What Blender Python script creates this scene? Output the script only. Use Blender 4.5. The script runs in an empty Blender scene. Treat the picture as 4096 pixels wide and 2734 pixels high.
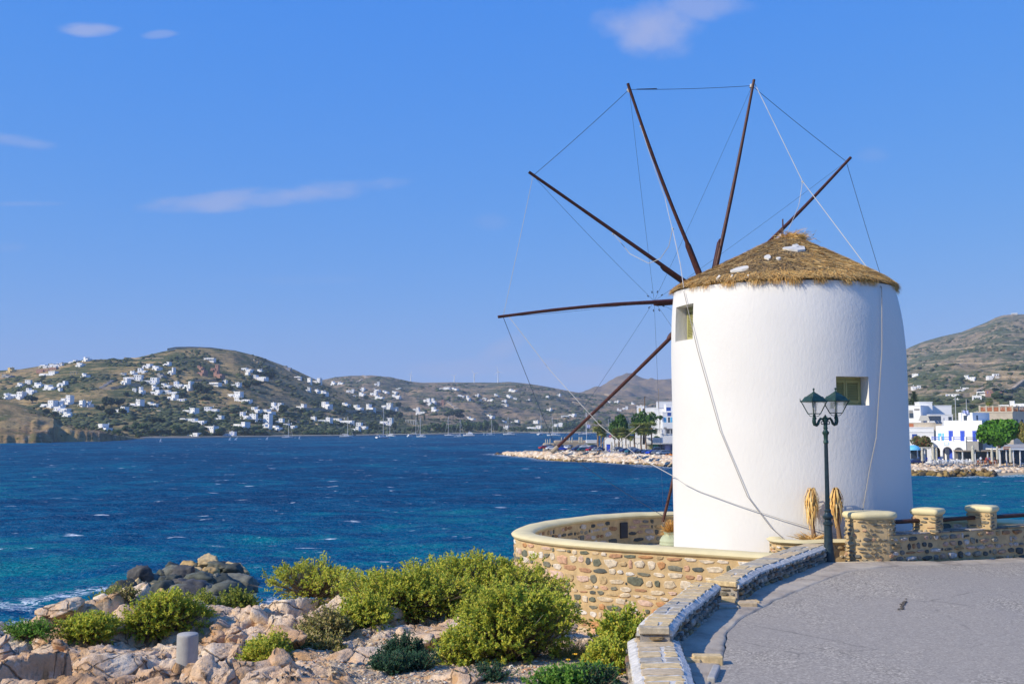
import bpy, bmesh, math, random
import numpy as np
from mathutils import Vector, Matrix, Euler
random.seed(7)
rng = np.random.default_rng(7)
sc = bpy.context.scene
COL = sc.collection
PI = math.pi
# ---------------------------------------------------------------- camera, sky, sun, exposure
CZ = 13.0                                   # eye height above the sea
PITCH = math.atan(333 / 4000)
cam_d = bpy.data.cameras.new("camera")
cam_d.sensor_width = 36.0
cam_d.lens = 4000 / 4096 * 36
cam_d.clip_end = 30000
cam_d.clip_start = 0.1
cam = bpy.data.objects.new("camera", cam_d)
cam.location = (0, 0, CZ)
cam.rotation_euler = (PI / 2 + PITCH, 0, 0)
COL.objects.link(cam)
sc.camera = cam
SUN_HEAD = math.radians(66)                 # from -Y towards -X
SUN_EL = math.radians(34)
sun_dir = Vector((-math.sin(SUN_HEAD) * math.cos(SUN_EL), -math.cos(SUN_HEAD) * math.cos(SUN_EL), math.sin(SUN_EL)))
world = bpy.data.worlds.new("World")
sc.world = world
world.use_nodes = True
wt = world.node_tree
wt.nodes.clear()
w_out = wt.nodes.new("ShaderNodeOutputWorld")
w_bg = wt.nodes.new("ShaderNodeBackground")
w_bg.inputs["Strength"].default_value = 0.13
sky = wt.nodes.new("ShaderNodeTexSky")
sky.sky_type = 'NISHITA'
sky.sun_disc = False
sky.sun_elevation = SUN_EL
sky.sun_rotation = math.atan2(sun_dir.x, sun_dir.y)
sky.altitude = 0
sky.air_density = 1.0
sky.dust_density = 0.0
sky.ozone_density = 5.0
hsv = wt.nodes.new("ShaderNodeHueSaturation")
hsv.inputs["Hue"].default_value = 0.512
hsv.inputs["Saturation"].default_value = 1.22
wt.links.new(sky.outputs[0], hsv.inputs["Color"])
# the photograph's film-like blue: each channel compressed the same way over the whole sky
sepc = wt.nodes.new("ShaderNodeSeparateColor"); wt.links.new(hsv.outputs[0], sepc.inputs[0])
comc = wt.nodes.new("ShaderNodeCombineColor")
for _i, (_top, _gain, _p) in enumerate(((.627, .50, .68), (1.424, 1.68, .36), (3.63, 4.95, .04))):
    _d = wt.nodes.new("ShaderNodeMath"); _d.operation = 'DIVIDE'; _d.inputs[1].default_value = _top; wt.links.new(sepc.outputs[_i], _d.inputs[0])
    _e = wt.nodes.new("ShaderNodeMath"); _e.operation = 'POWER'; _e.inputs[1].default_value = _p; wt.links.new(_d.outputs[0], _e.inputs[0])
    _f = wt.nodes.new("ShaderNodeMath"); _f.operation = 'MULTIPLY'; _f.inputs[1].default_value = _gain; wt.links.new(_e.outputs[0], _f.inputs[0])
    wt.links.new(_f.outputs[0], comc.inputs[_i])
sunl = bpy.data.lights.new("sun", 'SUN')
sunl.energy = 4.0
sunl.angle = math.radians(0.55)
sunl.color = (1.0, 0.915, 0.755)
suno = bpy.data.objects.new("sun", sunl)
suno.rotation_euler = sun_dir.to_track_quat('Z', 'Y').to_euler()
suno.location = (-30, -20, 40)
COL.objects.link(suno)
sc.view_settings.view_transform = 'Standard'
sc.view_settings.look = 'None'
sc.view_settings.gamma = 1
sc.view_settings.use_curve_mapping = False
sc.view_settings.exposure = 0.4
sc.cycles.use_denoising = True
sc.cycles.max_bounces = 6
sc.cycles.diffuse_bounces = 3
sc.cycles.transmission_bounces = 4
sc.cycles.volume_bounces = 0
sc.cycles.use_adaptive_sampling = True
sc.cycles.adaptive_threshold = 0.01

# ---------------------------------------------------------------- where a line of sight meets things
cP, sP = math.cos(PITCH), math.sin(PITCH)
def ray(px, py):
    a = (px - 2048) / 4000; b = (1367 - py) / 4000
    return a, cP - b * sP, b * cP + sP
def me(px, py):                              # slopes X/Y and Z/Y
    a, f, u = ray(px, py)
    return a / f, u / f
def G(px, py, z):                            # on the level z
    x, y, u = ray(px, py); t = (z - CZ) / u
    return Vector((x * t, y * t, z))
def AT(px, py, D):                           # at forward distance D
    m, e = me(px, py)
    return Vector((m * D, D, CZ + e * D))

# ---------------------------------------------------------------- cloud wisps in the sky directions
def N(nt, t, **kw):
    n = nt.nodes.new(t)
    for k, v in kw.items():
        if k in n.inputs: n.inputs[k].default_value = v
        else: setattr(n, k, v)
    return n
def M(nt, op, a, b=None, c=None, clamp=False):
    n = nt.nodes.new("ShaderNodeMath"); n.operation = op; n.use_clamp = clamp
    for i, v in enumerate((a, b, c)):
        if v is None: continue
        if isinstance(v, (int, float)): n.inputs[i].default_value = v
        else: nt.links.new(v, n.inputs[i])
    return n.outputs[0]
tc = N(wt, "ShaderNodeTexCoord")
sx = N(wt, "ShaderNodeSeparateXYZ"); wt.links.new(tc.outputs["Generated"], sx.inputs[0])
yy = M(wt, 'MAXIMUM', sx.outputs[1], 0.02)
uu = M(wt, 'DIVIDE', sx.outputs[0], yy); vv = M(wt, 'DIVIDE', sx.outputs[2], yy)
cmb = N(wt, "ShaderNodeCombineXYZ"); wt.links.new(uu, cmb.inputs[0]); wt.links.new(vv, cmb.inputs[1])
def wnoise(scale, sxy, det=5):
    mp = N(wt, "ShaderNodeMapping"); mp.inputs["Scale"].default_value = (sxy[0], sxy[1], 1)
    wt.links.new(cmb.outputs[0], mp.inputs[0])
    nn = N(wt, "ShaderNodeTexNoise", Scale=scale, Detail=det, Roughness=0.55)
    wt.links.new(mp.outputs[0], nn.inputs["Vector"])
    return nn.outputs[0]
nA = wnoise(26, (0.55, 1.5)); nB = wnoise(14, (1, 1.2))
total = None
for (px, py, rx, ry, tilt, amt, nz) in [
        (355, 118, 145, 38, 0.0, .62, nA), (635, 136, 80, 20, 0.05, .34, nA), (40, 560, 180, 36, -0.15, .36, nA),
        (1010, 790, 600, 50, 0.09, .56, nA), (2580, 110, 230, 140, 0.0, .72, nB), (2790, 30, 230, 62, 0.0, .46, nB),
        (3480, 620, 80, 40, 0.0, .16, nB), (1990, 1410, 110, 60, 0.5, .5, nB), (1900, 1470, 330, 45, 0, .42, nB),
        (2180, 1460, 120, 30, 0, .4, nB), (2330, 1500, 260, 50, 0.05, .4, nB), (1960, 890, 90, 40, 0, .12, nB),
        (30, 990, 90, 26, 0, .16, nA), (90, 815, 190, 12, 0, .2, nA), (1150, 1120, 420, 22, 0, .08, nA)]:
    m0, e0 = me(px, py)
    du = M(wt, 'SUBTRACT', uu, m0); dv = M(wt, 'SUBTRACT', vv, e0)
    dv = M(wt, 'SUBTRACT', dv, M(wt, 'MULTIPLY', du, tilt))
    a2 = M(wt, 'POWER', M(wt, 'ABSOLUTE', M(wt, 'MULTIPLY', du, 4000 / rx)), 2.0)
    b2 = M(wt, 'POWER', M(wt, 'ABSOLUTE', M(wt, 'MULTIPLY', dv, 4000 / ry)), 2.0)
    d = M(wt, 'SUBTRACT', 1.25, M(wt, 'ADD', a2, b2))
    d = M(wt, 'ADD', d, M(wt, 'MULTIPLY', M(wt, 'SUBTRACT', nz, 0.5), 2.8))
    mk = N(wt, "ShaderNodeMapRange", interpolation_type='SMOOTHSTEP')
    mk.inputs["From Min"].default_value = 0.1; mk.inputs["From Max"].default_value = 1.5
    wt.links.new(d, mk.inputs["Value"])
    v = M(wt, 'MULTIPLY', mk.outputs[0], amt)
    total = v if total is None else M(wt, 'MAXIMUM', total, v)
total = M(wt, 'MULTIPLY', total, M(wt, 'GREATER_THAN', sx.outputs[1], 0.05))
cm = N(wt, "ShaderNodeMix", data_type='RGBA')
wt.links.new(total, cm.inputs[0]); wt.links.new(comc.outputs[0], cm.inputs[6])
cm.inputs[7].default_value = (2.6, 2.9, 4.5, 1)
wt.links.new(cm.outputs[2], w_bg.inputs["Color"])
wt.links.new(w_bg.outputs[0], w_out.inputs["Surface"])

# ---------------------------------------------------------------- numpy noise
_perm = np.random.default_rng(3).permutation(256)
_grad = np.random.default_rng(4).normal(size=(256, 3)); _grad /= np.linalg.norm(_grad, axis=1)[:, None]
def pn(x, y, z=0.0):
    x, y, z = np.broadcast_arrays(np.asarray(x, float), np.asarray(y, float), np.asarray(z, float))
    xi, yi, zi = np.floor(x).astype(int), np.floor(y).astype(int), np.floor(z).astype(int)
    xf, yf, zf = x - xi, y - yi, z - zi
    fade = lambda t: t * t * t * (t * (t * 6 - 15) + 10)
    u, v, w = fade(xf), fade(yf), fade(zf)
    def g(dx, dy, dz):
        h = _perm[(_perm[(_perm[(xi + dx) & 255] + yi + dy) & 255] + zi + dz) & 255]
        gr = _grad[h]
        return gr[..., 0] * (xf - dx) + gr[..., 1] * (yf - dy) + gr[..., 2] * (zf - dz)
    L = lambda a, b, t: a + t * (b - a)
    return L(L(L(g(0,0,0), g(1,0,0), u), L(g(0,1,0), g(1,1,0), u), v), L(L(g(0,0,1), g(1,0,1), u), L(g(0,1,1), g(1,1,1), u), v), w) * 1.5
def fbm(x, y, z=0.0, o=4, g=.5, l=2.03):
    s = 0; a = 1; f = 1
    for i in range(o):
        s = s + a * pn(x * f + 17 * i, y * f - 9 * i, z * f + 5 * i); a *= g; f *= l
    return s
def ridged(x, y, z=0.0, o=4):
    s = 0; a = 1; f = 1
    for i in range(o):
        s = s + a * (1 - 2 * np.abs(pn(x * f + 31 * i, y * f + 7 * i, z))); a *= .5; f *= 2.1
    return s
def voro(x, y, seed=0):                      # F1, F2 and a random id per cell
    x = np.asarray(x, float); y = np.asarray(y, float)
    xi, yi = np.floor(x).astype(int), np.floor(y).astype(int)
    f1 = np.full(x.shape, 9.0); f2 = np.full(x.shape, 9.0); idd = np.zeros(x.shape); gx = np.zeros(x.shape); gy = np.zeros(x.shape)
    for dx in (-1, 0, 1):
        for dy in (-1, 0, 1):
            cx, cy = xi + dx, yi + dy
            h = _perm[(_perm[(cx + seed) & 255] + cy) & 255]; h2 = _perm[(h + 77) & 255]; h3 = _perm[(h2 + 13) & 255]
            d = np.hypot(cx + h / 256 - x, cy + h2 / 256 - y)
            nearer = d < f1
            f2 = np.where(nearer, f1, np.minimum(f2, d))
            idd = np.where(nearer, h3 / 256, idd); gx = np.where(nearer, cx + h / 256 - x, gx); gy = np.where(nearer, cy + h2 / 256 - y, gy)
            f1 = np.where(nearer, d, f1)
    return f1, f2, idd, gx, gy
def sstep(a, b, x):
    t = np.clip((np.asarray(x, float) - a) / (b - a), 0, 1); return t * t * (3 - 2 * t)

# ---------------------------------------------------------------- object helpers
def tag(o, label=None, cat=None, group=None, kind=None):
    if label: o["label"] = label
    if cat: o["category"] = cat
    if group: o["group"] = group
    if kind: o["kind"] = kind
    return o
def empty(name, loc=(0, 0, 0), rz=0.0, label=None, cat=None, group=None, kind=None):
    o = bpy.data.objects.new(name, None); o.location = loc; o.rotation_euler = (0, 0, rz)
    o.empty_display_size = 0.3
    COL.objects.link(o); return tag(o, label, cat, group, kind)
def link(name, me_, mat=None, parent=None, loc=None):
    o = bpy.data.objects.new(name, me_)
    if mat is not None and len(me_.materials) == 0: me_.materials.append(mat)
    COL.objects.link(o)
    if parent is not None: o.parent = parent
    if loc is not None: o.location = loc
    return o
def mesh_np(name, V, F, smooth=False, mat=None):
    V = np.asarray(V, dtype=np.float32).reshape(-1, 3); F = np.asarray(F, dtype=np.int32)
    m = bpy.data.meshes.new(name)
    m.vertices.add(len(V)); m.vertices.foreach_set("co", V.ravel())
    k = F.shape[1]
    m.loops.add(F.size); m.loops.foreach_set("vertex_index", F.ravel())
    m.polygons.add(len(F)); m.polygons.foreach_set("loop_start", np.arange(0, F.size, k, dtype=np.int32))
    if smooth: m.polygons.foreach_set("use_smooth", np.ones(len(F), dtype=bool))
    m.update(calc_edges=True)
    if mat is not None: m.materials.append(mat)
    return m
def grid_faces(nu, nv):
    i = np.arange(nu - 1)[:, None] * nv + np.arange(nv - 1)[None, :]
    i = i.ravel()
    return np.stack([i, i + nv, i + nv + 1, i + 1], 1)
def attr(m, name, vals):
    a = m.attributes.new(name, 'FLOAT', 'POINT'); a.data.foreach_set("value", np.asarray(vals, dtype=np.float32).ravel())
class MB:                                    # collects shapes into one mesh
    def __init__(s): s.V = []; s.F = []; s.mi = []
    def add(s, V, F, mi=0):
        b = len(s.V); s.V += [tuple(v) for v in V]; s.F += [tuple(b + i for i in f) for f in F]; s.mi += [mi] * len(F); return s
    def box(s, x0, x1, y0, y1, z0, z1, mi=0):
        V = [(x, y, z) for z in (z0, z1) for y in (y0, y1) for x in (x0, x1)]
        return s.add(V, [(0, 2, 3, 1), (4, 5, 7, 6), (0, 1, 5, 4), (2, 6, 7, 3), (0, 4, 6, 2), (1, 3, 7, 5)], mi)
    def tube(s, pts, rad, n=8, cap=True, mi=0):
        pts = [Vector(p) for p in pts]
        if not hasattr(rad, '__len__'): rad = [rad] * len(pts)
        V = []; up = None
        for i, p in enumerate(pts):
            d = (pts[min(i + 1, len(pts) - 1)] - pts[max(i - 1, 0)]).normalized()
            if up is None: up = Vector((0, 0, 1)) if abs(d.z) < .9 else Vector((1, 0, 0))
            a = d.cross(up).normalized(); b = a.cross(d).normalized(); up = b
            for k in range(n):
                t = 2 * PI * k / n; V.append(p + (a * math.cos(t) + b * math.sin(t)) * rad[i])
        F = [(i * n + k, i * n + (k + 1) % n, (i + 1) * n + (k + 1) % n, (i + 1) * n + k) for i in range(len(pts) - 1) for k in range(n)]
        if cap: F += [tuple(range(n))[::-1], tuple((len(pts) - 1) * n + k for k in range(n))]
        return s.add(V, F, mi)
    def lathe(s, prof, c=(0, 0), n=24, mi=0):
        V = [(c[0] + r * math.cos(2 * PI * k / n), c[1] + r * math.sin(2 * PI * k / n), z) for r, z in prof for k in range(n)]
        F = [(i * n + k, i * n + (k + 1) % n, (i + 1) * n + (k + 1) % n, (i + 1) * n + k) for i in range(len(prof) - 1) for k in range(n)]
        F += [tuple(range(n))[::-1], tuple((len(prof) - 1) * n + k for k in range(n))]
        return s.add(V, F, mi)
    def build(s, name, mats, parent=None, smooth=False, loc=None):
        m = bpy.data.meshes.new(name); m.from_pydata(s.V, [], s.F)
        for mt in (mats if isinstance(mats, (list, tuple)) else [mats]): m.materials.append(mt)
        m.polygons.foreach_set("material_index", s.mi)
        if smooth: m.shade_smooth()
        m.update()
        return link(name, m, None, parent, loc)
def auto_smooth(o, ang=40):
    o.data.shade_smooth()
    bm = bmesh.new(); bm.from_mesh(o.data)
    for e in bm.edges:
        if len(e.link_faces) == 2 and e.calc_face_angle(0) > math.radians(ang): e.smooth = False
    bm.to_mesh(o.data); bm.free(); return o
def bevel(o, w, seg=2, ang=30):
    md = o.modifiers.new("bevel", 'BEVEL'); md.width = w; md.segments = seg; md.limit_method = 'ANGLE'; md.angle_limit = math.radians(ang)
    return o
def copy_tree(o, parent=None):
    c = o.copy(); COL.objects.link(c); c.parent = parent
    for ch in o.children: copy_tree(ch, c)
    return c

# ---------------------------------------------------------------- materials
MATS = {}
def nmat(name):
    m = bpy.data.materials.new(name); m.use_nodes = True
    nt = m.node_tree; b = nt.nodes["Principled BSDF"]; MATS[name] = m
    return m, nt, b
def ramp(nt, fac, stops, interp='LINEAR'):
    r = nt.nodes.new("ShaderNodeValToRGB"); r.color_ramp.interpolation = interp
    el = r.color_ramp.elements
    while len(el) < len(stops): el.new(0.5)
    for e, (p, c) in zip(el, stops): e.position = p; e.color = (*c, 1)
    nt.links.new(fac, r.inputs[0]); return r.outputs[0]
def noise(nt, scale, det=4, rough=.55, coord='Object', vec=None, sc3=None, dist=0.0):
    n = nt.nodes.new("ShaderNodeTexNoise"); n.inputs["Scale"].default_value = scale; n.inputs["Detail"].default_value = det
    n.inputs["Roughness"].default_value = rough; n.inputs["Distortion"].default_value = dist
    if vec is None:
        vec = pos(nt)
    if sc3:
        mp = nt.nodes.new("ShaderNodeMapping"); mp.inputs["Scale"].default_value = sc3; nt.links.new(vec, mp.inputs[0]); vec = mp.outputs[0]
    nt.links.new(vec, n.inputs["Vector"]); return n.outputs[0]
def pos(nt):                                 # world position, so repeated meshes do not repeat their grain
    g = nt.nodes.get("geo") or nt.nodes.new("ShaderNodeNewGeometry"); g.name = "geo"
    return g.outputs["Position"]
def mix(nt, f, a, b, mode='MIX'):
    n = nt.nodes.new("ShaderNodeMix"); n.data_type = 'RGBA'; n.blend_type = mode
    for i, v in ((0, f), (6, a), (7, b)):
        if isinstance(v, (int, float)): n.inputs[i].default_value = v
        elif isinstance(v, (tuple, list)): n.inputs[i].default_value = (*v, 1) if len(v) == 3 else v
        else: nt.links.new(v, n.inputs[i])
    return n.outputs[2]
def bump(nt, b, h, strength=.5, dist=.02):
    n = nt.nodes.new("ShaderNodeBump"); n.inputs["Strength"].default_value = strength; n.inputs["Distance"].default_value = dist
    nt.links.new(h, n.inputs["Height"]); nt.links.new(n.outputs[0], b.inputs["Normal"]); return n
def simple(name, col, rough=.7, var=.15, scale=3, bstr=0, bscale=40, bdist=.01, metal=0, spec=.3):
    m, nt, b = nmat(name)
    nz = noise(nt, scale, 5)
    c2 = tuple(min(1, c * (1 + var)) for c in col); c1 = tuple(c * (1 - var) for c in col)
    nt.links.new(ramp(nt, nz, [(.3, c1), (.7, c2)]), b.inputs["Base Color"])
    b.inputs["Roughness"].default_value = rough; b.inputs["Metallic"].default_value = metal
    b.inputs["Specular IOR Level"].default_value = spec
    if bstr: bump(nt, b, noise(nt, bscale, 5), bstr, bdist)
    return m
def rnd(nt):                                 # one random number per object and per loose piece
    oi = nt.nodes.new("ShaderNodeObjectInfo"); g = nt.nodes.get("geo") or nt.nodes.new("ShaderNodeNewGeometry"); g.name = "geo"
    s = M(nt, 'ADD', oi.outputs["Random"], g.outputs["Random Per Island"])
    return M(nt, 'FRACT', M(nt, 'MULTIPLY', s, 3.7))
def piece_mat(name, palette, rough=.85, grain=.35, gscale=25, bdist=.012, sc3=None, interp='CONSTANT', bstr=.7):
    m, nt, b = nmat(name)
    r = rnd(nt); k = len(palette)
    c = ramp(nt, r, [(i / k, p) for i, p in enumerate(palette)], interp)
    nz = noise(nt, gscale, 6, .65, sc3=sc3)
    lo = mix(nt, 1.0, c, (1 - grain,) * 3, 'MULTIPLY'); hi = mix(nt, 1.0, c, (1 + grain * .7,) * 3, 'MULTIPLY')
    mr = nt.nodes.new("ShaderNodeMapRange"); mr.inputs[1].default_value = .3; mr.inputs[2].default_value = .7; nt.links.new(nz, mr.inputs[0])
    nt.links.new(mix(nt, mr.outputs[0], lo, hi), b.inputs["Base Color"])
    b.inputs["Roughness"].default_value = rough; b.inputs["Specular IOR Level"].default_value = .25
    bump(nt, b, nz, bstr, bdist); return m

m_white = simple("white_plaster", (.80, .79, .77), .8, .02, .8, .28, 9, .02)
m_whitefar = simple("white_wall", (.78, .77, .75), .8, .05, .3)
m_cap = simple("cream_cap", (.70, .59, .33), .75, .08, 3, .3, 18, .01)
m_mortar = simple("sandy_mortar", (.55, .39, .2), .9, .2, 6, .5, 50, .008)
m_mortar_grey = simple("grey_mortar", (.36, .31, .25), .9, .25, 8, .7, 60, .01)
m_paint = simple("flaking_white_paint", (.60, .56, .49), .8, .28, 14, .8, 60, .01)
m_stock = simple("brown_timber", (.075, .025, .016), .5, .35, 12, .3, 60, .004)
m_axle = simple("dark_axle_timber", (.06, .025, .02), .5, .3, 10)
m_wire = simple("steel_wire", (.05, .07, .11), .5, .1)
m_rope = simple("pale_rope", (.34, .31, .27), .8, .1)
m_ropewhite = simple("white_rope", (.50, .48, .45), .8, .1)
m_shutter = simple("olive_green_paint", (.38, .36, .15), .6, .08)
m_lamp = simple("green_cast_iron", (.018, .055, .045), .42, .5, 14, .4, 60, .003, .3, .5)
m_pole = simple("blue_grey_cast_iron", (.022, .042, .052), .4, .35, 14, .3, 60, .003, .3, .5)
m_dark = simple("dark_opening", (.03, .035, .045), .4, .2)
m_glassdark = simple("window_glass", (.05, .07, .1), .15, .2, spec=.6)
m_blue = simple("blue_paint", (.05, .1, .55), .5, .1)
m_ltblue = simple("light_blue_paint", (.15, .5, .75), .5, .1)
m_concrete = simple("pale_concrete", (.38, .36, .33), .9, .12, 8, .5, 40, .006)
m_greywall = simple("grey_wall_and_shade", (.3, .29, .28), .85, .15, .4)
m_brick = simple("pink_brick", (.36, .2, .15), .85, .15, .4)
m_cream = simple("cream_wall", (.62, .52, .38), .85, .15, .4)
m_yellow = simple("ochre_wall", (.6, .45, .2), .85, .1, .4)
m_rail = simple("rust_brown_pipe", (.05, .022, .016), .5, .3, 10)
m_canvas = simple("beige_canvas", (.5, .46, .36), .85, .1, 3)
m_trunk = simple("tree_bark", (.16, .11, .07), .9, .3, 6, .6, 20, .03)
m_palmtrunk = simple("palm_bark", (.27, .17, .1), .9, .3, 3, .6, 8, .05)
m_steel = simple("galvanised_steel", (.5, .5, .5), .5, .1)
m_red = simple("red_paint", (.45, .03, .03), .5, .1)
m_woodlight = simple("bleached_wood", (.35, .28, .2), .8, .2)
m_terracotta = simple("terracotta", (.5, .18, .08), .8, .2)
m_grass = simple("dry_straw", (.5, .3, .09), .8, .3, 10)
# ================================================================ THE SETTING: sea, hills, haze
FOAM = []                                    # (x, y, radius, amount) patches of broken water
def col_m(u): return me(u, 1700)[0]
def wline(px, py): return G(px, py, 0.0)

# shores, as pixel columns of the photograph turned into real distances
def shore_Y(us, tab, z=0.0):
    tx = [t[0] for t in tab]; ty = [wline(t[0], t[1]).y for t in tab]
    return np.interp(us, tx, ty)

class Sheet:                                 # one hillside as a height field over (direction, distance)
    def __init__(s, name, u0, u1, du, shore, crest, sil, prof, namp, terr, label_mat, nr=200, back=1.25, seed=0, z0=-1.0, nscale=1.0):
        s.u = np.arange(u0, u1 + .1, du); s.m = np.array([col_m(u) for u in s.u])
        y0 = shore(s.u); y1 = crest(s.u)
        e1 = np.array([me(u, y)[1] for u, y in zip(s.u, np.interp(s.u, [p[0] for p in sil], [p[1] for p in sil]))])
        z1 = CZ + e1 * y1
        t = np.linspace(0, back, nr) ** 1.15; t = t / t[-1] * back
        Y = y0[:, None] + (y1 - y0)[:, None] * t[None, :]
        X = s.m[:, None] * Y
        T = np.broadcast_to(t[None, :], Y.shape)
        P = prof(T, s.u[:, None])
        Z = z0 + (z1[:, None] - z0) * P
        env = np.clip(T * 5, 0, 1) * np.clip(np.abs(1 - T) * 5, .06, 1)
        nz = fbm(X * .004 * nscale, Y * .004 * nscale, seed, 5) * namp * env
        Z = Z + nz * (z1[:, None] / np.maximum(z1.max(), 1))
        Z = Z + fbm(X * .03, Y * .03, seed + 3, 4) * .05 * namp * env
        if terr:
            q = Z / terr + .35 * fbm(X * .006, Y * .006, seed + 9, 3); k = np.floor(q); f = q - k
            Zt = Z + (k + sstep(.55, .95, f) - q) * terr * .8
            Z = np.where(T < 1, Z + (Zt - Z) * np.clip(T * 8, 0, 1) * np.clip((1 - T) * 9, 0, 1), Z)
        Z = np.where(T > 1, z0 + (z1[:, None] - z0) * (1 - (T - 1) / (back - 1) * .8), Z)
        s.Y, s.Z, s.y0, s.y1 = Y, Z, y0, y1
        V = np.stack([X, Y, Z], -1).reshape(-1, 3)
        m = mesh_np(name, V, grid_faces(len(s.u), nr), True, label_mat)
        s.o = tag(link(name, m), kind='structure')
    def hit(s, px, py):                      # where the line of sight meets this hillside
        m, e = me(px, py)
        f = np.interp(m, s.m, np.arange(len(s.m))); i = int(min(max(f, 0), len(s.m) - 2)); w = f - i
        Y = s.Y[i] * (1 - w) + s.Y[i + 1] * w; Z = s.Z[i] * (1 - w) + s.Z[i + 1] * w
        el = (Z - CZ) / Y
        k = np.argmax(el >= e)
        if el[k] < e: k = int(np.argmax(el))
        if k > 0 and el[k] > el[k - 1]:
            q = np.clip((e - el[k - 1]) / (el[k] - el[k - 1]), 0, 1); y = Y[k - 1] + (Y[k] - Y[k - 1]) * q
        else: y = Y[k]
        return Vector((m * y, y, CZ + e * y))
    def z(s, X, Y):
        m = X / Y; f = np.interp(m, s.m, np.arange(len(s.m))); i = int(min(max(f, 0), len(s.m) - 2)); w = f - i
        yy = s.Y[i] * (1 - w) + s.Y[i + 1] * w; zz = s.Z[i] * (1 - w) + s.Z[i + 1] * w
        return float(np.interp(Y, yy, zz))

def hill_mat(name, dry, green, bare, lines=.5, gbias=.5, zs=.16, rocky=None):
    m, nt, b = nmat(name)
    p = pos(nt)
    sp = nt.nodes.new("ShaderNodeSeparateXYZ"); nt.links.new(p, sp.inputs[0])
    big = noise(nt, .0065, 6, .6); mid = noise(nt, .03, 6, .65); fine = noise(nt, .16, 4, .7)
    c = mix(nt, ramp_f(nt, mid, .42, .58), dry, bare)
    q = M(nt, 'ADD', M(nt, 'MULTIPLY', big, .55), M(nt, 'MULTIPLY', mid, .45))
    c = mix(nt, ramp_f(nt, q, gbias - .03, gbias + .05), c, green)
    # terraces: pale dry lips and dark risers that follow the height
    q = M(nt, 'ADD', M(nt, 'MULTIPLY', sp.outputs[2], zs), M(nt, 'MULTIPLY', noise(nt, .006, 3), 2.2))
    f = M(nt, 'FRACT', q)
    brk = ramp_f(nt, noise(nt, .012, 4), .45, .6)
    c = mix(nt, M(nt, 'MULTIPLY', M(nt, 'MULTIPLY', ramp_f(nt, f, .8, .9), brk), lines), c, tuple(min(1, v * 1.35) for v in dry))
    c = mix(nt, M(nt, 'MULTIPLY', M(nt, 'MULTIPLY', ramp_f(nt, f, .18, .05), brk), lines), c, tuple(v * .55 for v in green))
    c = mix(nt, ramp_f(nt, fine, .56, .66), c, tuple(v * .6 for v in green))
    c = mix(nt, M(nt, 'MULTIPLY', ramp_f(nt, fine, .42, .34), .6), c, rocky or tuple(min(1, v * 1.3) for v in bare))
    nt.links.new(c, b.inputs["Base Color"]); b.inputs["Roughness"].default_value = .95; b.inputs["Specular IOR Level"].default_value = .1
    bump(nt, b, fine, .8, 2.0)
    return m
def ramp_f(nt, v, a, b_):
    r = nt.nodes.new("ShaderNodeMapRange"); r.clamp = True; r.inputs[1].default_value = a; r.inputs[2].default_value = b_
    if isinstance(v, (int, float)): r.inputs[0].default_value = v
    else: nt.links.new(v, r.inputs[0])
    return r.outputs[0]

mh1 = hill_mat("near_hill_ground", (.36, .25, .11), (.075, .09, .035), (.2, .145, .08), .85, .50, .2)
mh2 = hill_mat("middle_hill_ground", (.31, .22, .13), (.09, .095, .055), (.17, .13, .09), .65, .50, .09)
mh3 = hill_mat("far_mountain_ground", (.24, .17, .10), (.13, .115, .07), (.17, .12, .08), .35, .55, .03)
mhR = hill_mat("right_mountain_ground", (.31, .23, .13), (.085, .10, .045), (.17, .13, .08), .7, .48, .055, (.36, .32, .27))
mhd = hill_mat("headland_ground", (.34, .24, .11), (.11, .12, .045), (.22, .13, .07), .3, .52, .3, (.42, .33, .24))

sil1 = [(-700,1560),(-300,1500),(0,1480),(70,1476),(150,1463),(240,1452),(330,1441),(360,1438),(440,1436),(500,1437),(560,1425),(640,1405),(700,1394),(770,1390),(830,1392),(930,1400),(1040,1427),(1100,1450),(1180,1480),(1240,1508),(1290,1530),(1340,1550),(1420,1585),(1500,1618),(1560,1642),(1640,1664),(1760,1682),(1900,1698),(2300,1708),(2800,1708),(3600,1700)]
sh1 = [(-700,1752),(500,1752),(640,1751),(800,1750),(1000,1748),(1200,1745),(1400,1743),(1560,1740),(1700,1738),(1900,1734),(2100,1731),(2700,1730),(3600,1730)]
prof1 = lambda T, u: np.clip(.05 * sstep(0, .02, T) + .95 * (np.clip(T, 0, 1) * .72 + .28 * sstep(0, 1, np.clip(T, 0, 1)) ), 0, 1)
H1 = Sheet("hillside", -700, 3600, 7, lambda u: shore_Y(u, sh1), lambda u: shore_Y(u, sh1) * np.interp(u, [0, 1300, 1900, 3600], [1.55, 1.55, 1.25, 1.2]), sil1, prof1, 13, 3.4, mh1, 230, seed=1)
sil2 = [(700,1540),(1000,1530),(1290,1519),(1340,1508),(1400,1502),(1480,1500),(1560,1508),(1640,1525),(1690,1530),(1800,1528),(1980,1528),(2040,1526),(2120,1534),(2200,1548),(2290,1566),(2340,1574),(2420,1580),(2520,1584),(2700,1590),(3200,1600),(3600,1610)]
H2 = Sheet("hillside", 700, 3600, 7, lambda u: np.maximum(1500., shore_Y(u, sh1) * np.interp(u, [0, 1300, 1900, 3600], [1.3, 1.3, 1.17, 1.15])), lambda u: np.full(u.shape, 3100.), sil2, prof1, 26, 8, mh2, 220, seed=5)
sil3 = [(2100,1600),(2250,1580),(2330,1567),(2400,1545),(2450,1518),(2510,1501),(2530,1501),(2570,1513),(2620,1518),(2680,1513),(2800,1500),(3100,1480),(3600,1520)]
H3 = Sheet("mountain", 2100, 3600, 8, lambda u: np.full(u.shape, 3000.), lambda u: np.full(u.shape, 5200.), sil3, prof1, 60, 0, mh3, 130, seed=8)
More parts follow.
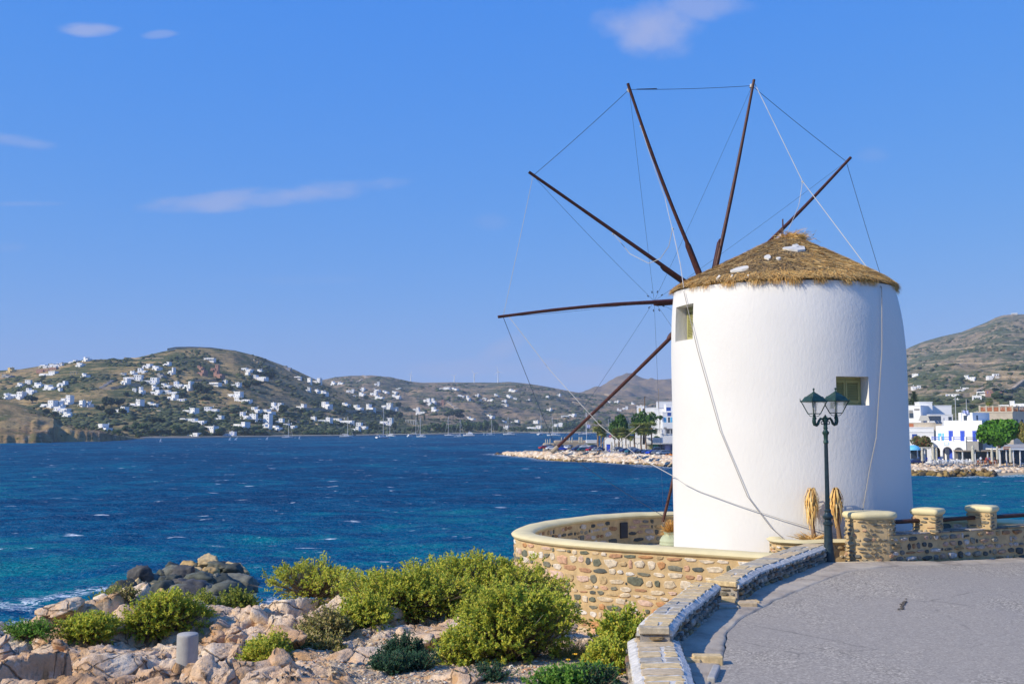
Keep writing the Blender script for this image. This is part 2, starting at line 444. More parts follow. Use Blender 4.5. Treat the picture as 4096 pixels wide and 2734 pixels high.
silR = [(2900,1640),(3300,1540),(3500,1452),(3620,1402),(3660,1383),(3700,1366),(3770,1346),(3860,1326),(3920,1303),(3960,1288),(4000,1268),(4030,1259),(4070,1255),(4150,1256),(4400,1290),(5200,1400)]
HR = Sheet("mountain", 2900, 5200, 7, lambda u: np.full(u.shape, 560.), lambda u: np.full(u.shape, 2900.), silR,
           lambda T, u: np.clip(T, 0, 1) * .55 + .45 * np.clip(T, 0, 1) ** 2.0, 24, 10, mhR, 240, seed=13, z0=1.0)
# the headland at the left: grassy top, dark cliff facing away from the sun
silh = [(-500,1540),(-200,1575),(0,1601),(60,1610),(110,1624),(170,1648),(215,1668),(240,1690),(300,1701),(360,1708),(420,1720),(470,1732),(520,1745),(560,1752),(700,1754)]
shh = [(-500,1772),(0,1772),(150,1771),(215,1769),(230,1766),(400,1764),(480,1761),(540,1755),(600,1753),(700,1753)]
def profh(T, u):
    cl = np.clip((u - 140 + 40 * pn(u * .02, T * 3, 2)) / 100, 0, 1)
    T = np.clip(T + .035 * pn(u * .035, T * 5, 5) * cl * (T > .01), 0, 2)
    return np.clip((1 - cl) * (.14 * sstep(0, .05, T) + .86 * np.clip(T, 0, 1) ** .85) + cl * sstep(0, .16, T) * (.75 + .25 * np.clip(T, 0, 1)), 0, 1)
HD = Sheet("headland", -500, 640, 3, lambda u: shore_Y(u, shh) + 5 * fbm(u * .012, 0, 3, 3) * sstep(560, 400, u), lambda u: shore_Y(u, shh) + np.interp(u, [0, 200, 300, 500, 640], [130, 110, 70, 40, 20]), silh, profh, 5, 0, mhd, 110, back=1.9, seed=21, nscale=3)

# ---------------------------------------------------------------- sea
def foam_strip(pts, rad, amt):
    for a, b_ in zip(pts[:-1], pts[1:]):
        n = max(2, int((b_ - a).length / (rad * .8)))
        for i in range(n):
            p = a.lerp(b_, i / n); FOAM.append((p.x, p.y, rad, amt))
quay_shore_px = [(1985,1816),(2040,1821),(2100,1829),(2200,1839),(2300,1844),(2400,1849),(2500,1856),(2600,1861),(2700,1866),(2850,1872),(3100,1880),(3400,1890),(3640,1903),(3800,1904),(3900,1903),(3960,1903),(4100,1902),(4500,1900)]
quay_shore = [wline(*p) for p in quay_shore_px]
for i, p in enumerate(quay_shore[:11]): FOAM.append((p.x, p.y - 2, 7, .6 if i < 3 else .4))
foam_strip([p - Vector((0, 1.5, 0)) for p in quay_shore], 5, .45)
foam_strip([wline(-120, 2420), wline(60, 2440), wline(180, 2400), wline(330, 2370), wline(430, 2350)], 2.0, .55)
foam_strip([wline(-100, 2560), wline(100, 2540), wline(260, 2480), wline(420, 2440)], 2.6, .62)
foam_strip([wline(1010, 2420), wline(1100, 2450), wline(1180, 2420), wline(1080, 2370)], 2.4, .75)
foam_strip([wline(990, 2390), wline(900, 2440)], 1.5, .7)
nu, nv = 640, 560
ms = np.linspace(-1.0, 1.0, nu); ys = np.geomspace(40, 8200, nv)
Xs = ms[:, None] * ys[None, :]; Ys = np.broadcast_to(ys[None, :], Xs.shape)
sp_ = np.gradient(ys)[None, :]
th = math.radians(28)                        # the wind drives the waves towards the lower right
Xr = Xs * math.cos(th) - Ys * math.sin(th); Yr = Xs * math.sin(th) + Ys * math.cos(th)
Zs = np.zeros_like(Xs)
for wl, am, st in ((19, .42, .4), (9.5, .36, .45), (4.6, .22, .5), (2.2, .10, .55)):
    k = 1 / wl
    n_ = ridged(Xr * k * st + wl, Yr * k, wl, 1) - .4
    Zs += am * n_ * sstep(1.1, .35, sp_ * k)
fo = np.zeros_like(Xs)
for (fx, fy, fr, fa) in FOAM:
    js = np.where(np.abs(ys - fy) < fr * 2.2)[0]
    if len(js) == 0: continue
    a, b_ = js[0], js[-1] + 1
    d = np.hypot(Xs[:, a:b_] - fx, Ys[:, a:b_] - fy) / fr
    fo[:, a:b_] = np.maximum(fo[:, a:b_], fa * np.clip(1.25 - d, 0, 1))
Vs = np.stack([Xs, Ys, Zs - .1], -1).reshape(-1, 3)
Fs = grid_faces(nu, nv)
nb = len(Vs)
R_ = 8300
Vx = np.array([(-R_, -R_, -.9), (R_, -R_, -.9), (R_, R_, -.9), (-R_, R_, -.9)])
sea_m, nt, b = nmat("sea_water")
wcr = noise(nt, .012, 4); w2 = noise(nt, .16, 5, .6, sc3=(.5, 1.3, 1))
spx = nt.nodes.new("ShaderNodeSeparateXYZ"); nt.links.new(pos(nt), spx.inputs[0])
shallow = ramp_f(nt, spx.outputs[1], 170, 60)
f = M(nt, 'ADD', M(nt, 'MULTIPLY', wcr, .45), M(nt, 'MULTIPLY', w2, .55))
f = M(nt, 'ADD', f, M(nt, 'MULTIPLY', M(nt, 'SUBTRACT', shallow, .35), .14))
rightsh = ramp_f(nt, M(nt, 'SUBTRACT', spx.outputs[0], M(nt, 'MULTIPLY', spx.outputs[1], .1)), 0, 45)
rightsh = M(nt, 'MULTIPLY', rightsh, ramp_f(nt, spx.outputs[1], 300, 200))
f = M(nt, 'ADD', f, M(nt, 'MULTIPLY', rightsh, .1))
base = ramp(nt, f, [(.40, (.0, .050, .130)), (.5, (.0, .090, .195)), (.58, (.0, .135, .205)), (.72, (.002, .20, .22))])
# foam: broken lace where waves meet rock, and short whitecaps in the open water
at = nt.nodes.new("ShaderNodeAttribute"); at.attribute_name = "foam"
lace = nt.nodes.new("ShaderNodeTexNoise"); lace.inputs["Scale"].default_value = .75; lace.inputs["Detail"].default_value = 7; lace.inputs["Roughness"].default_value = .62; lace.inputs["Distortion"].default_value = 1.2
nt.links.new(pos(nt), lace.inputs["Vector"])
lc = M(nt, 'ABSOLUTE', M(nt, 'SUBTRACT', lace.outputs[0], .5))
lc = M(nt, 'SUBTRACT', M(nt, 'MULTIPLY', at.outputs["Fac"], .12), lc)
lc = ramp_f(nt, lc, -.012, .05)
rot = nt.nodes.new("ShaderNodeMapping"); rot.inputs["Rotation"].default_value = (0, 0, th - .2); rot.inputs["Scale"].default_value = (.42, 1.15, 1)
nt.links.new(pos(nt), rot.inputs[0])
cap = nt.nodes.new("ShaderNodeTexNoise"); cap.inputs["Scale"].default_value = .36; cap.inputs["Detail"].default_value = 4; cap.inputs["Roughness"].default_value = .6
nt.links.new(rot.outputs[0], cap.inputs["Vector"])
capf = M(nt, 'ADD', cap.outputs[0], M(nt, 'MULTIPLY', M(nt, 'SUBTRACT', noise(nt, 2.2, 5, .75), .5), .12))
far = ramp_f(nt, spx.outputs[1], 90, 700)
capf = ramp_f(nt, M(nt, 'ADD', capf, M(nt, 'MULTIPLY', far, .012)), .668, .71)
fm = M(nt, 'MAXIMUM', lc, capf)
dif = nt.nodes.new("ShaderNodeBsdfDiffuse"); nt.links.new(mix(nt, fm, base, (.68, .74, .78)), dif.inputs[0])
glo = nt.nodes.new("ShaderNodeBsdfGlossy"); glo.inputs["Roughness"].default_value = .2
fre = nt.nodes.new("ShaderNodeFresnel"); fre.inputs[0].default_value = 1.33
mxs = nt.nodes.new("ShaderNodeMixShader"); nt.links.new(M(nt, 'MINIMUM', M(nt, 'MULTIPLY', fre.outputs[0], .13), .09), mxs.inputs[0])
nt.links.new(dif.outputs[0], mxs.inputs[1]); nt.links.new(glo.outputs[0], mxs.inputs[2]); nt.links.new(mxs.outputs[0], nt.nodes["Material Output"].inputs[0])
hb = M(nt, 'ADD', M(nt, 'MULTIPLY', noise(nt, .5, 5, .62, sc3=(.7, 1.2, 1)), 1.0), M(nt, 'MULTIPLY', noise(nt, 2.4, 4, .6), .25))
bn_ = bump(nt, b, hb, 1, 1.3)
for q_ in (dif, glo, fre): nt.links.new(bn_.outputs[0], q_.inputs["Normal"])
sm = mesh_np("sea", np.vstack([Vs, Vx]), np.vstack([Fs, [[nb, nb + 1, nb + 2, nb + 3]]]), True, sea_m)
attr(sm, "foam", np.concatenate([fo.ravel(), np.zeros(4)]))
tag(link("sea", sm), kind='structure')

# ---------------------------------------------------------------- air
hm = bpy.data.materials.new("sea_air"); hm.use_nodes = True; ht = hm.node_tree; ht.nodes.clear()
ho = ht.nodes.new("ShaderNodeOutputMaterial"); pv = ht.nodes.new("ShaderNodeVolumePrincipled")
pv.inputs["Color"].default_value = (.62, .78, 1, 1); pv.inputs["Density"].default_value = HAZE = 0.00009; pv.inputs["Anisotropy"].default_value = .0
ht.links.new(pv.outputs[0], ho.inputs["Volume"])
HZ = MB().box(-8500, 8500, -8500, 8500, -12, 620).build("haze", hm); tag(HZ, kind='stuff')
# ================================================================ THE NEAR LAND
ZR = CZ - 2.55                               # road level
def road_z(x, y): return ZR - .04 * max(0.0, x - 6.5)
def edge_Y(X):                               # where the rocky shelf breaks off towards the sea
    return np.interp(X, [-16, -10, -7.8, -6.5, -5, -3.5, -2.2, -1, 0, 2, 6, 30], [14.6, 15.4, 15.9, 16.4, 17.2, 18.0, 18.9, 21.5, 25.5, 31, 32.5, 33])
def ground_base(X, Y):
    X = np.asarray(X, float); Y = np.asarray(Y, float)
    z = -2.78 - .115 * np.clip(Y - 11, -3, 30) - .02 * np.clip(-X - 3, 0, 20)
    z = z + .28 * np.exp(-((X + 1.9) / 2.0) ** 2 - ((Y - 15.6) / 1.4) ** 2)       # the hump behind the path
    z = z + .22 * np.exp(-((X + 3.2) / 1.6) ** 2 - ((Y - 16.8) / 1.3) ** 2)
    z = z + .42 * np.exp(-((X + 5.9) / 1.5) ** 2 - ((Y - 15.6) / 1.6) ** 2)
    z = z - .35 * np.exp(-((X + 4.6) / 1.5) ** 2 - ((Y - 13.9) / .9) ** 2)
    z = z - .38 * np.exp(-((X + 3.75) / .8) ** 2 - ((Y - 11.7) / 1.0) ** 2)
    z = z - .28 * sstep(-.2, .9, X) * sstep(15.5, 18, Y)
    over = np.clip(Y - edge_Y(X), 0, 60)
    z = z - .55 * over - .05 * over ** 2
    z = z - sstep(.9, 2.4, X - .12 * (Y - 9)) * .45                                # a little lower behind the parapet
    return CZ + np.maximum(z, -14.5)
def soil_mask(X, Y):                         # the trodden gravel path at the foot of the bushes
    return sstep(-2.6, -1.3, X + .25 * (Y - 11)) * sstep(15.2, 13.6, Y)
def ground_z(X, Y, fine=True):
    z = ground_base(X, Y)
    s = soil_mask(X, Y)
    X = np.asarray(X, float); Y = np.asarray(Y, float)
    ca, sa = math.cos(.6), math.sin(.6)
    xr, yr = X * ca + Y * sa, -X * sa + Y * ca
    wx = fbm(X * .9, Y * .9, 2.2, 3) * .35; wy = fbm(X * .9, Y * .9, 9.1, 3) * .35
    f1, f2, idd, gx, gy = voro(xr * .52 + wx, yr * .95 + wy, 5)
    blk = .26 * (idd - .4) - gx * (.30 + .25 * (idd - .5)) + gy * (idd * 1.7 % 1 - .5) * .45
    blk = blk - .16 * sstep(.10, .0, f2 - f1)
    g1, g2, id2, hx, hy = voro(xr * 2.6 + wx * 3, yr * 3.6 + wy * 3, 11)
    blk2 = .07 * (id2 - .5) + (hx * (id2 - .5) + hy * (id2 * 2.3 % 1 - .5)) * .17 - .045 * sstep(.12, 0, g2 - g1)
    amp = (1 - s * .93) * (.3 + .7 * sstep(.5, -.9, X))
    k1, k2, id3, lx_, ly_ = voro(xr * 6 + wx * 6, yr * 8.5 + wy * 6, 17); blk2 = blk2 + .016 * (id3 - .5) + (lx_ * (id3 - .5) + ly_ * (id3 * 3.1 % 1 - .5)) * .07
    big = sstep(-.15, .55, fbm(X * .42 + 3, Y * .55, 7, 2)) * .30 * (1 - s) * sstep(.5, -.9, X)
    z = z + big
    z = z + (blk + blk2) * amp + .05 * fbm(X * 1.6, Y * 1.6, 4, 4) * (1 - .5 * s)
    z = z + .014 * ridged(X * 5, Y * 5, 3, 3) * amp + .012 * fbm(X * 17, Y * 17, 1, 3)
    return z
gx_ = np.concatenate([np.linspace(-26, -10.5, 40), np.linspace(-10.4, 3.4, 620), np.linspace(3.6, 26, 50)])
gy_ = np.concatenate([np.linspace(-6, 8.4, 30), np.linspace(8.5, 20, 560), np.linspace(20.1, 46, 120)])
GX, GY = np.meshgrid(gx_, gy_, indexing='ij')
GZ = ground_z(GX, GY)
GZ = np.where((GX > 1.0) & (GY < 20) & (GX - .36 * (GY - 9) > .75), np.minimum(GZ, ZR - .35), GZ)
GZ = np.where((GX > 3.0), np.minimum(GZ, CZ - 3.6), GZ)
rk, nt, b = nmat("pale_shore_rock")
p = pos(nt)
n1 = noise(nt, .8, 6, .62); n2 = noise(nt, 3.4, 7, .7); n3 = noise(nt, 16, 6, .75); n4 = noise(nt, 1.3, 3, .5, dist=1.2)
c = ramp(nt, n1, [(.38, (.62, .38, .21)), (.5, (.78, .56, .37)), (.62, (.84, .68, .49))])
c = mix(nt, ramp_f(nt, n2, .57, .7), c, (.78, .71, .60))
c = mix(nt, M(nt, 'MULTIPLY', ramp_f(nt, n4, .54, .64), .8), c, (.52, .29, .12))
cv = nt.nodes.new('ShaderNodeTexVoronoi'); cv.feature = 'DISTANCE_TO_EDGE'; cv.inputs['Scale'].default_value = 2.6
cw_ = nt.nodes.new('ShaderNodeMix'); cw_.data_type = 'VECTOR'; cw_.inputs[0].default_value = .16; cn_ = nt.nodes.new('ShaderNodeTexNoise'); cn_.inputs['Scale'].default_value = 2.2; cn_.inputs['Detail'].default_value = 6; nt.links.new(pos(nt), cn_.inputs['Vector'])
nt.links.new(pos(nt), cw_.inputs[4]); nt.links.new(cn_.outputs['Color'], cw_.inputs[5]); nt.links.new(cw_.outputs[1], cv.inputs['Vector'])
crk_ = M(nt, 'MULTIPLY', ramp_f(nt, cv.outputs['Distance'], .03, .004), ramp_f(nt, n2, .42, .52))
c = mix(nt, M(nt, 'MULTIPLY', crk_, .75), c, (.20, .12, .07))
c = mix(nt, M(nt, 'MULTIPLY', ramp_f(nt, n3, .46, .36), .6), c, (.30, .20, .12))
at = nt.nodes.new("ShaderNodeAttribute"); at.attribute_name = "soil"
peb = noise(nt, 34, 5, .8)
soil = ramp(nt, peb, [(.38, (.40, .27, .15)), (.5, (.56, .41, .26)), (.6, (.66, .53, .38)), (.68, (.46, .26, .14))])
c = mix(nt, ramp_f(nt, M(nt, 'ADD', at.outputs["Fac"], M(nt, 'MULTIPLY', M(nt, 'SUBTRACT', n2, .5), .5)), .45, .6), c, soil)
nt.links.new(c, b.inputs["Base Color"]); b.inputs["Roughness"].default_value = .9; b.inputs["Specular IOR Level"].default_value = .2
bump(nt, b, M(nt, 'ADD', M(nt, 'MULTIPLY', n3, .8), M(nt, 'SUBTRACT', M(nt, 'MULTIPLY', n2, 1.2), crk_)), .9, .05)
gm = mesh_np("rocky_ground", np.stack([GX, GY, GZ], -1).reshape(-1, 3), grid_faces(*GX.shape), False, rk)
attr(gm, "soil", soil_mask(GX, GY))
ground = tag(link("rocky_ground", gm), kind='structure')
def gz(x, y): return float(ground_z(np.array([x]), np.array([y]))[0])

def ico(sub):
    bm = bmesh.new(); bmesh.ops.create_icosphere(bm, subdivisions=sub, radius=1)
    V = np.array([v.co[:] for v in bm.verts]); F = np.array([[v.index for v in f.verts] for f in bm.faces]); bm.free(); return V, F
ICO = {k: ico(k) for k in (1, 2, 3, 4)}
def rock_mesh(name, seed, mat, sub=3, planes=11, sharp=.9, nz=.05, flat=(1, 1, 1)):
    r = np.random.default_rng(seed); V, F = ICO[sub]
    n = r.normal(size=(planes, 3)); n /= np.linalg.norm(n, axis=1)[:, None]; h = r.uniform(.55, 1.0, planes)
    d = V @ n.T
    rad = np.min(np.where(d > .05, h[None, :] / np.maximum(d, .05), 9), axis=1); rad = np.minimum(rad, 1.25)
    n2 = r.normal(size=(70, 3)); n2 /= np.linalg.norm(n2, axis=1)[:, None]; h2 = r.uniform(.80, 1.06, 70); d2 = V @ n2.T
    rad = rad * np.minimum(1, np.min(np.where(d2 > .2, h2[None, :] / np.maximum(d2, .2), 9), axis=1))
    P = V * rad[:, None]
    P = P + V * (fbm(P[:, 0] * 2 + seed, P[:, 1] * 2, P[:, 2] * 2, 4) * nz)[:, None]
    P = P + V * (ridged(P[:, 0] * 2.2 + seed, P[:, 1] * 4, P[:, 2] * 3, 3) * nz * 2.2)[:, None]
    q = fbm(P[:, 0] * 1.3 + seed * 3, P[:, 1] * 1.3, P[:, 2] * 1.3, 2) * 4; P = P - V * (sstep(.16, .0, np.abs(q - np.round(q))) * .07)[:, None]
    return mesh_np(name, P * np.array(flat), F, False, mat)
rockm = [rock_mesh("rock", 100 + i, rk, 4 if i < 4 else 3, nz=.035) for i in range(10)]
nrock = 0
for i in range(1400):                        # loose blocks lying on the shelf
    px = random.uniform(-60, 2350); py = random.uniform(2440, 2760) if i > 150 else random.uniform(2400, 2560)
    D = random.uniform(10.2, 17.5)
    q = AT(px, py, D)
    x, y = q.x, random.uniform(10, 17.6); x = me(px, py)[0] * y
    if y > edge_Y(x) - .1 or x > 1.0 or (abs(me(px, 2600)[0] * y + 3.95) < .6 and y < 12.9): continue
    s = float(soil_mask(x, y))
    if random.random() < s * .93: continue
    size = random.choice([.06, .08, .1, .14, .18, .25]) * random.uniform(.8, 1.2)
    if s > .5: size = random.uniform(.05, .12)
    if nrock >= 105: break
    o = bpy.data.objects.new("rock", random.choice(rockm)); COL.objects.link(o); o.parent = ground; nrock += 1
    o.location = (x, y, gz(x, y) - size * .2)
    o.scale = (size * random.uniform(.8, 1.35), size * random.uniform(.7, 1.1), size * random.uniform(.5, .9))
    o.rotation_euler = (random.uniform(-.5, .5), random.uniform(-.6, .2), random.uniform(0, 6.3))
for (px, D, s, sz) in [(1880, 11.3, .42, 1.0), (1790, 11.4, .3, .6), (1960, 11.5, .26, .7), (2250, 12.4, .2, .55), (2330, 12.3, .14, .5), (1000, 10.9, .5, .8), (1650, 13.9, .6, .8),
                       (1760, 14.3, .55, .7), (1820, 14.9, .4, .9), (1480, 13.3, .55, .6), (1330, 12.6, .4, .6), (1120, 13.6, .45, .9), (1020, 14.5, .4, .7), (560, 11.6, .35, .8),
                       (2420, 18.6, .4, .8), (2250, 19.4, .45, .6), (2520, 17.2, .35, .6), (2150, 20.6, .5, .6), (420, 12.6, .55, .8), (180, 13.5, .6, .9), (60, 13.9, .5, .8), (520, 14.9, .45, .9), (2200, 18.0, .4, .6),
                       (930, 12.0, .3, .7), (250, 14.6, .4, .9), (930, 14.5, .45, .9), (880, 13.6, .35, .8)]:
    x = me(px, 2500)[0] * D
    o = bpy.data.objects.new("rock", rockm[int(px) % 4]); COL.objects.link(o); o.parent = ground
    o.location = (x, D, gz(x, D) + s * sz * .04); s *= .72; o.scale = (s * 1.15, s * .85, s * sz * .5); o.rotation_euler = (random.uniform(-.3, .3), -.24, random.uniform(-.4, .9))
# pebbles and chips on the path
r = np.random.default_rng(5); Vp, Fp = [], []
Vi, Fi = ICO[1]
for i in range(5200):
    x, y = r.uniform(-2.6, 1.2), r.uniform(10, 14.6)
    if r.random() > float(soil_mask(x, y)) * .9 + .1: continue
    s = r.uniform(.006, .022) * (1 + (r.random() < .06) * 1.6)
    Vp.append(Vi * np.array([s * r.uniform(.8, 1.5), s, s * .6]) + np.array([x, y, gz(x, y) + s * .2] if False else [x, y, 0])); Fp.append(Fi + 12 * 0 + len(Vi) * (len(Vp) - 1))
Vp = np.vstack(Vp); cx = Vp.reshape(-1, len(Vi), 3); cen = cx.mean(1); zz = ground_z(cen[:, 0], cen[:, 1]); Vp[:, 2] += np.repeat(zz, len(Vi)) + .003
m_peb = piece_mat("pebbles", [(.62, .49, .34), (.5, .34, .2), (.68, .6, .48), (.38, .27, .17), (.52, .27, .14), (.58, .45, .28)], grain=.2)
peb_o = link("gravel", mesh_np("gravel", Vp, np.vstack(Fp), False, m_peb)); tag(peb_o, kind='stuff')

# ---------------------------------------------------------------- road, verge
edge_px = [(2833, 2734), (2891, 2642), (2913, 2528), (2975, 2463), (3050, 2435), (3100, 2400), (3300, 2320), (3400, 2285), (3500, 2270), (3600, 2258)]
edge = [G(*q, ZR) for q in edge_px]
edge = [Vector((1.2, 3, ZR)), Vector((1.5, 8, ZR))] + edge + [Vector((8.3, 19.1, 0)), Vector((10.5, 20.15, 0)), Vector((14, 21.8, 0)), Vector((20, 24.6, 0))]
edge.insert(0, Vector((.9, -8, ZR)))
L_ = [0]
for a, b_ in zip(edge[:-1], edge[1:]): L_.append(L_[-1] + (b_.xy - a.xy).length)
tt = np.linspace(0, L_[-1], 260)
ex = np.interp(tt, L_, [e.x for e in edge]); ey = np.interp(tt, L_, [e.y for e in edge])
ker = np.hanning(9); ker /= ker.sum()
ex = np.convolve(np.pad(ex, 4, 'edge'), ker, 'valid'); ey = np.convolve(np.pad(ey, 4, 'edge'), ker, 'valid')
ex += .03 * pn(tt * 2.1, 0, 0) + .018 * pn(tt * 7, 1, 0); ey += .03 * pn(tt * 2.3, 5, 0) + .018 * pn(tt * 8, 9, 0)
w_ = np.linspace(0, 1, 60) ** 1.4
RX = ex[:, None] + (26 - ex[:, None]) * w_[None, :]; RY = ey[:, None] + (np.minimum(ey, 17)[:, None] * .82 - 2 - ey[:, None]) * w_[None, :]
RZ = ZR - .04 * np.clip(RX - 6.5, 0, 99) + .012 * fbm(RX * .5, RY * .5, 3, 3)
rd, nt, b = nmat("worn_asphalt")
ag = noise(nt, 70, 4, .85); ag2 = noise(nt, 210, 2, .8); big = noise(nt, .35, 4, .55, sc3=(1, .6, 1)); pt = noise(nt, 1.2, 4, .6)
v = nt.nodes.new("ShaderNodeTexVoronoi"); v.inputs["Scale"].default_value = 48; nt.links.new(pos(nt), v.inputs["Vector"])
sv = nt.nodes.new("ShaderNodeSeparateXYZ"); nt.links.new(v.outputs["Color"], sv.inputs[0])
c = ramp(nt, sv.outputs[0], [(.0, (.14, .12, .095)), (.45, (.33, .285, .225)), (.8, (.49, .415, .32)), (1, (.70, .60, .46))])
smooth = ramp(nt, ag, [(.4, (.29, .252, .208)), (.6, (.40, .345, .28))])
c = mix(nt, M(nt, 'MULTIPLY', ramp_f(nt, M(nt, 'ADD', big, M(nt, 'MULTIPLY', M(nt, 'SUBTRACT', pt, .5), .3)), .40, .56), .82), c, mix(nt, .10, smooth, c))
crk = nt.nodes.new("ShaderNodeTexVoronoi"); crk.feature = 'DISTANCE_TO_EDGE'; crk.inputs["Scale"].default_value = .45
wv = nt.nodes.new("ShaderNodeMix"); wv.data_type = 'VECTOR'; wv.inputs[0].default_value = .12
nn = nt.nodes.new("ShaderNodeTexNoise"); nn.inputs["Scale"].default_value = 3; nn.inputs["Detail"].default_value = 5; nt.links.new(pos(nt), nn.inputs["Vector"])
nt.links.new(pos(nt), wv.inputs[4]); nt.links.new(nn.outputs["Color"], wv.inputs[5]); nt.links.new(wv.outputs[1], crk.inputs["Vector"])
ck = M(nt, 'MULTIPLY', ramp_f(nt, crk.outputs["Distance"], .010, .002), ramp_f(nt, pt, .5, .62))
c = mix(nt, M(nt, 'MULTIPLY', ck, .45), c, (.08, .07, .06))
nt.links.new(c, b.inputs["Base Color"]); b.inputs["Roughness"].default_value = .85; b.inputs["Specular IOR Level"].default_value = .25
bump(nt, b, M(nt, 'ADD', sv.outputs[0], ag), .35, .005)
road = tag(link("road", mesh_np("road", np.stack([RX, RY, RZ], -1).reshape(-1, 3), grid_faces(*RX.shape), True, rd)), kind='structure')
# a small pothole patch of broken asphalt
ph = G(3612, 2420, ZR); mb = MB(); rr = random.Random(4)
for i in range(46):
    a = rr.gauss(0, .2); q = rr.gauss(0, .07); s = rr.uniform(.008, .02); x, y = ph.x + a * .5 + q * .3, ph.y + a + q
    V, F = ICO[1]; mb.add(V * np.array([s * 1.3, s, s * .55]) + np.array([x, y, road_z(x, y) + .012]), F)
o = mb.build("loose_asphalt", simple("broken_asphalt", (.10, .085, .07), .95, .4, 20), road); tag(o, kind='stuff')

# concrete verge between parapet and asphalt
vg, nt, b = nmat("rough_verge_concrete")
n1 = noise(nt, 1.8, 7, .68); n2 = noise(nt, 24, 5, .75)
c = ramp(nt, n1, [(.32, (.22, .175, .13)), (.48, (.40, .33, .25)), (.66, (.52, .44, .33))])
c = mix(nt, M(nt, 'MULTIPLY', ramp_f(nt, n2, .58, .7), .5), c, (.5, .46, .4)); nt.links.new(c, b.inputs["Base Color"])
b.inputs["Roughness"].default_value = .92; bump(nt, b, M(nt, 'ADD', n1, M(nt, 'MULTIPLY', n2, .3)), 1, .03)
inner = [(0.2, -8), (.9, 3), (1.45, 8), (1.75, 10.4), (1.9, 11.7), (2.3, 12.8), (2.85, 14.2), (3.3, 14.7), (3.95, 16.0), (4.65, 17.0), (6.1, 19.3), (6.9, 18.9), (8.3, 19.35), (10.4, 20.5), (14, 22.2), (20, 25)]
Li = [0]
for a, b_ in zip(inner[:-1], inner[1:]): Li.append(Li[-1] + math.hypot(b_[0] - a[0], b_[1] - a[1]))
# match the two lines by closeness
ix = np.interp(np.linspace(0, Li[-1], 900), Li, [q[0] for q in inner]); iy = np.interp(np.linspace(0, Li[-1], 900), Li, [q[1] for q in inner])
near = np.array([np.argmin((ix - a) ** 2 + (iy - q) ** 2) for a, q in zip(ex, ey)]); near = np.maximum.accumulate(near)
ww = np.linspace(-.25, 1.0, 22)
AX = ex[:, None] * ww[None, :] + ix[near][:, None] * (1 - ww[None, :]); AY = ey[:, None] * ww[None, :] + iy[near][:, None] * (1 - ww[None, :])
AZ = ZR - .04 * np.clip(AX - 6.5, 0, 99) + .01 + (.02 * (1 - ww[None, :]) + .012 * fbm(AX * 3, AY * 3, 6, 4)) * sstep(1.0, .8, ww)[None, :] - .03 * sstep(.93, 1, ww)[None, :]
tag(link("verge", mesh_np("verge", np.stack([AX, AY, AZ], -1).reshape(-1, 3), grid_faces(*AX.shape), True, vg)), kind='structure')

# ---------------------------------------------------------------- stonework
def stone_mesh(name, seed, mat):             # unit stone in the xz-plane facing -y, domed and bevelled
    r = random.Random(seed); n = r.choice([6, 7, 8, 9]); ph = r.uniform(0, 1); V = []
    base = []
    for k in range(n):
        t = 2 * PI * (k + ph + r.uniform(-.25, .25)) / n
        ca, sa = math.cos(t), math.sin(t); q = (abs(ca) ** 3.5 + abs(sa) ** 3.5) ** (-1 / 3.5)
        q *= r.uniform(.78, 1.04); base.append((ca * q * .5, sa * q * .5))
    for (s, y) in ((1.0, .6), (1.0, .0), (.95, -.22), (.74, -.36)):
        V += [(x * s, y + r.uniform(-.06, .06) * (y < 0), z * s) for x, z in base]
    V.append((0, -.38 + r.uniform(-.1, .1), 0))
    F = [(i * n + k, i * n + (k + 1) % n, (i + 1) * n + (k + 1) % n, (i + 1) * n + k) for i in range(3) for k in range(n)]
    F += [(3 * n + k, 3 * n + (k + 1) % n, 4 * n) for k in range(n)]
    m = bpy.data.meshes.new(name); m.from_pydata(V, [], F); m.materials.append(mat); m.update(); return m
pal_yard = [(.62, .47, .29), (.60, .36, .23), (.70, .64, .55), (.52, .27, .12), (.15, .155, .11), (.62, .50, .34), (.68, .57, .42), (.50, .36, .19), (.64, .45, .34), (.20, .19, .14), (.66, .55, .40), (.45, .25, .14), (.11, .115, .10), (.68, .58, .46)]
pal_par = [(.27, .19, .10), (.30, .25, .17), (.19, .17, .13), (.36, .25, .13), (.22, .21, .18), (.33, .27, .2), (.13, .125, .11), (.5, .42, .33), (.25, .15, .09), (.29, .26, .2)]
pal_wall = [(.45, .3, .2), (.12, .12, .1), (.5, .42, .34), (.36, .2, .1), (.3, .27, .2), (.08, .09, .085), (.55, .36, .26), (.4, .28, .14), (.2, .19, .16), (.6, .53, .45)]
pal_pil = [(.3, .25, .15), (.17, .16, .13), (.4, .3, .17), (.13, .13, .12), (.42, .34, .22), (.22, .2, .15), (.5, .3, .18)]
ms_yard = piece_mat("yard_wall_stone", pal_yard, gscale=14, grain=.4)
ms_par = piece_mat("parapet_stone", pal_par, gscale=18, grain=.5)
ms_wall = piece_mat("road_wall_stone", pal_wall, gscale=16, grain=.45)
ms_pil = piece_mat("pillar_stone", pal_pil, gscale=18, grain=.45)
ms_slab = piece_mat("slab_stone", [(.62, .45, .24), (.66, .49, .27), (.50, .41, .28), (.68, .50, .26), (.42, .37, .29), (.58, .44, .27)], gscale=12, grain=.4, sc3=(1, 2.2, 1))
SM = {}
def variants(mat):
    if mat.name not in SM: SM[mat.name] = [stone_mesh("stone", 40 + i, mat) for i in range(14)]
    return SM[mat.name]
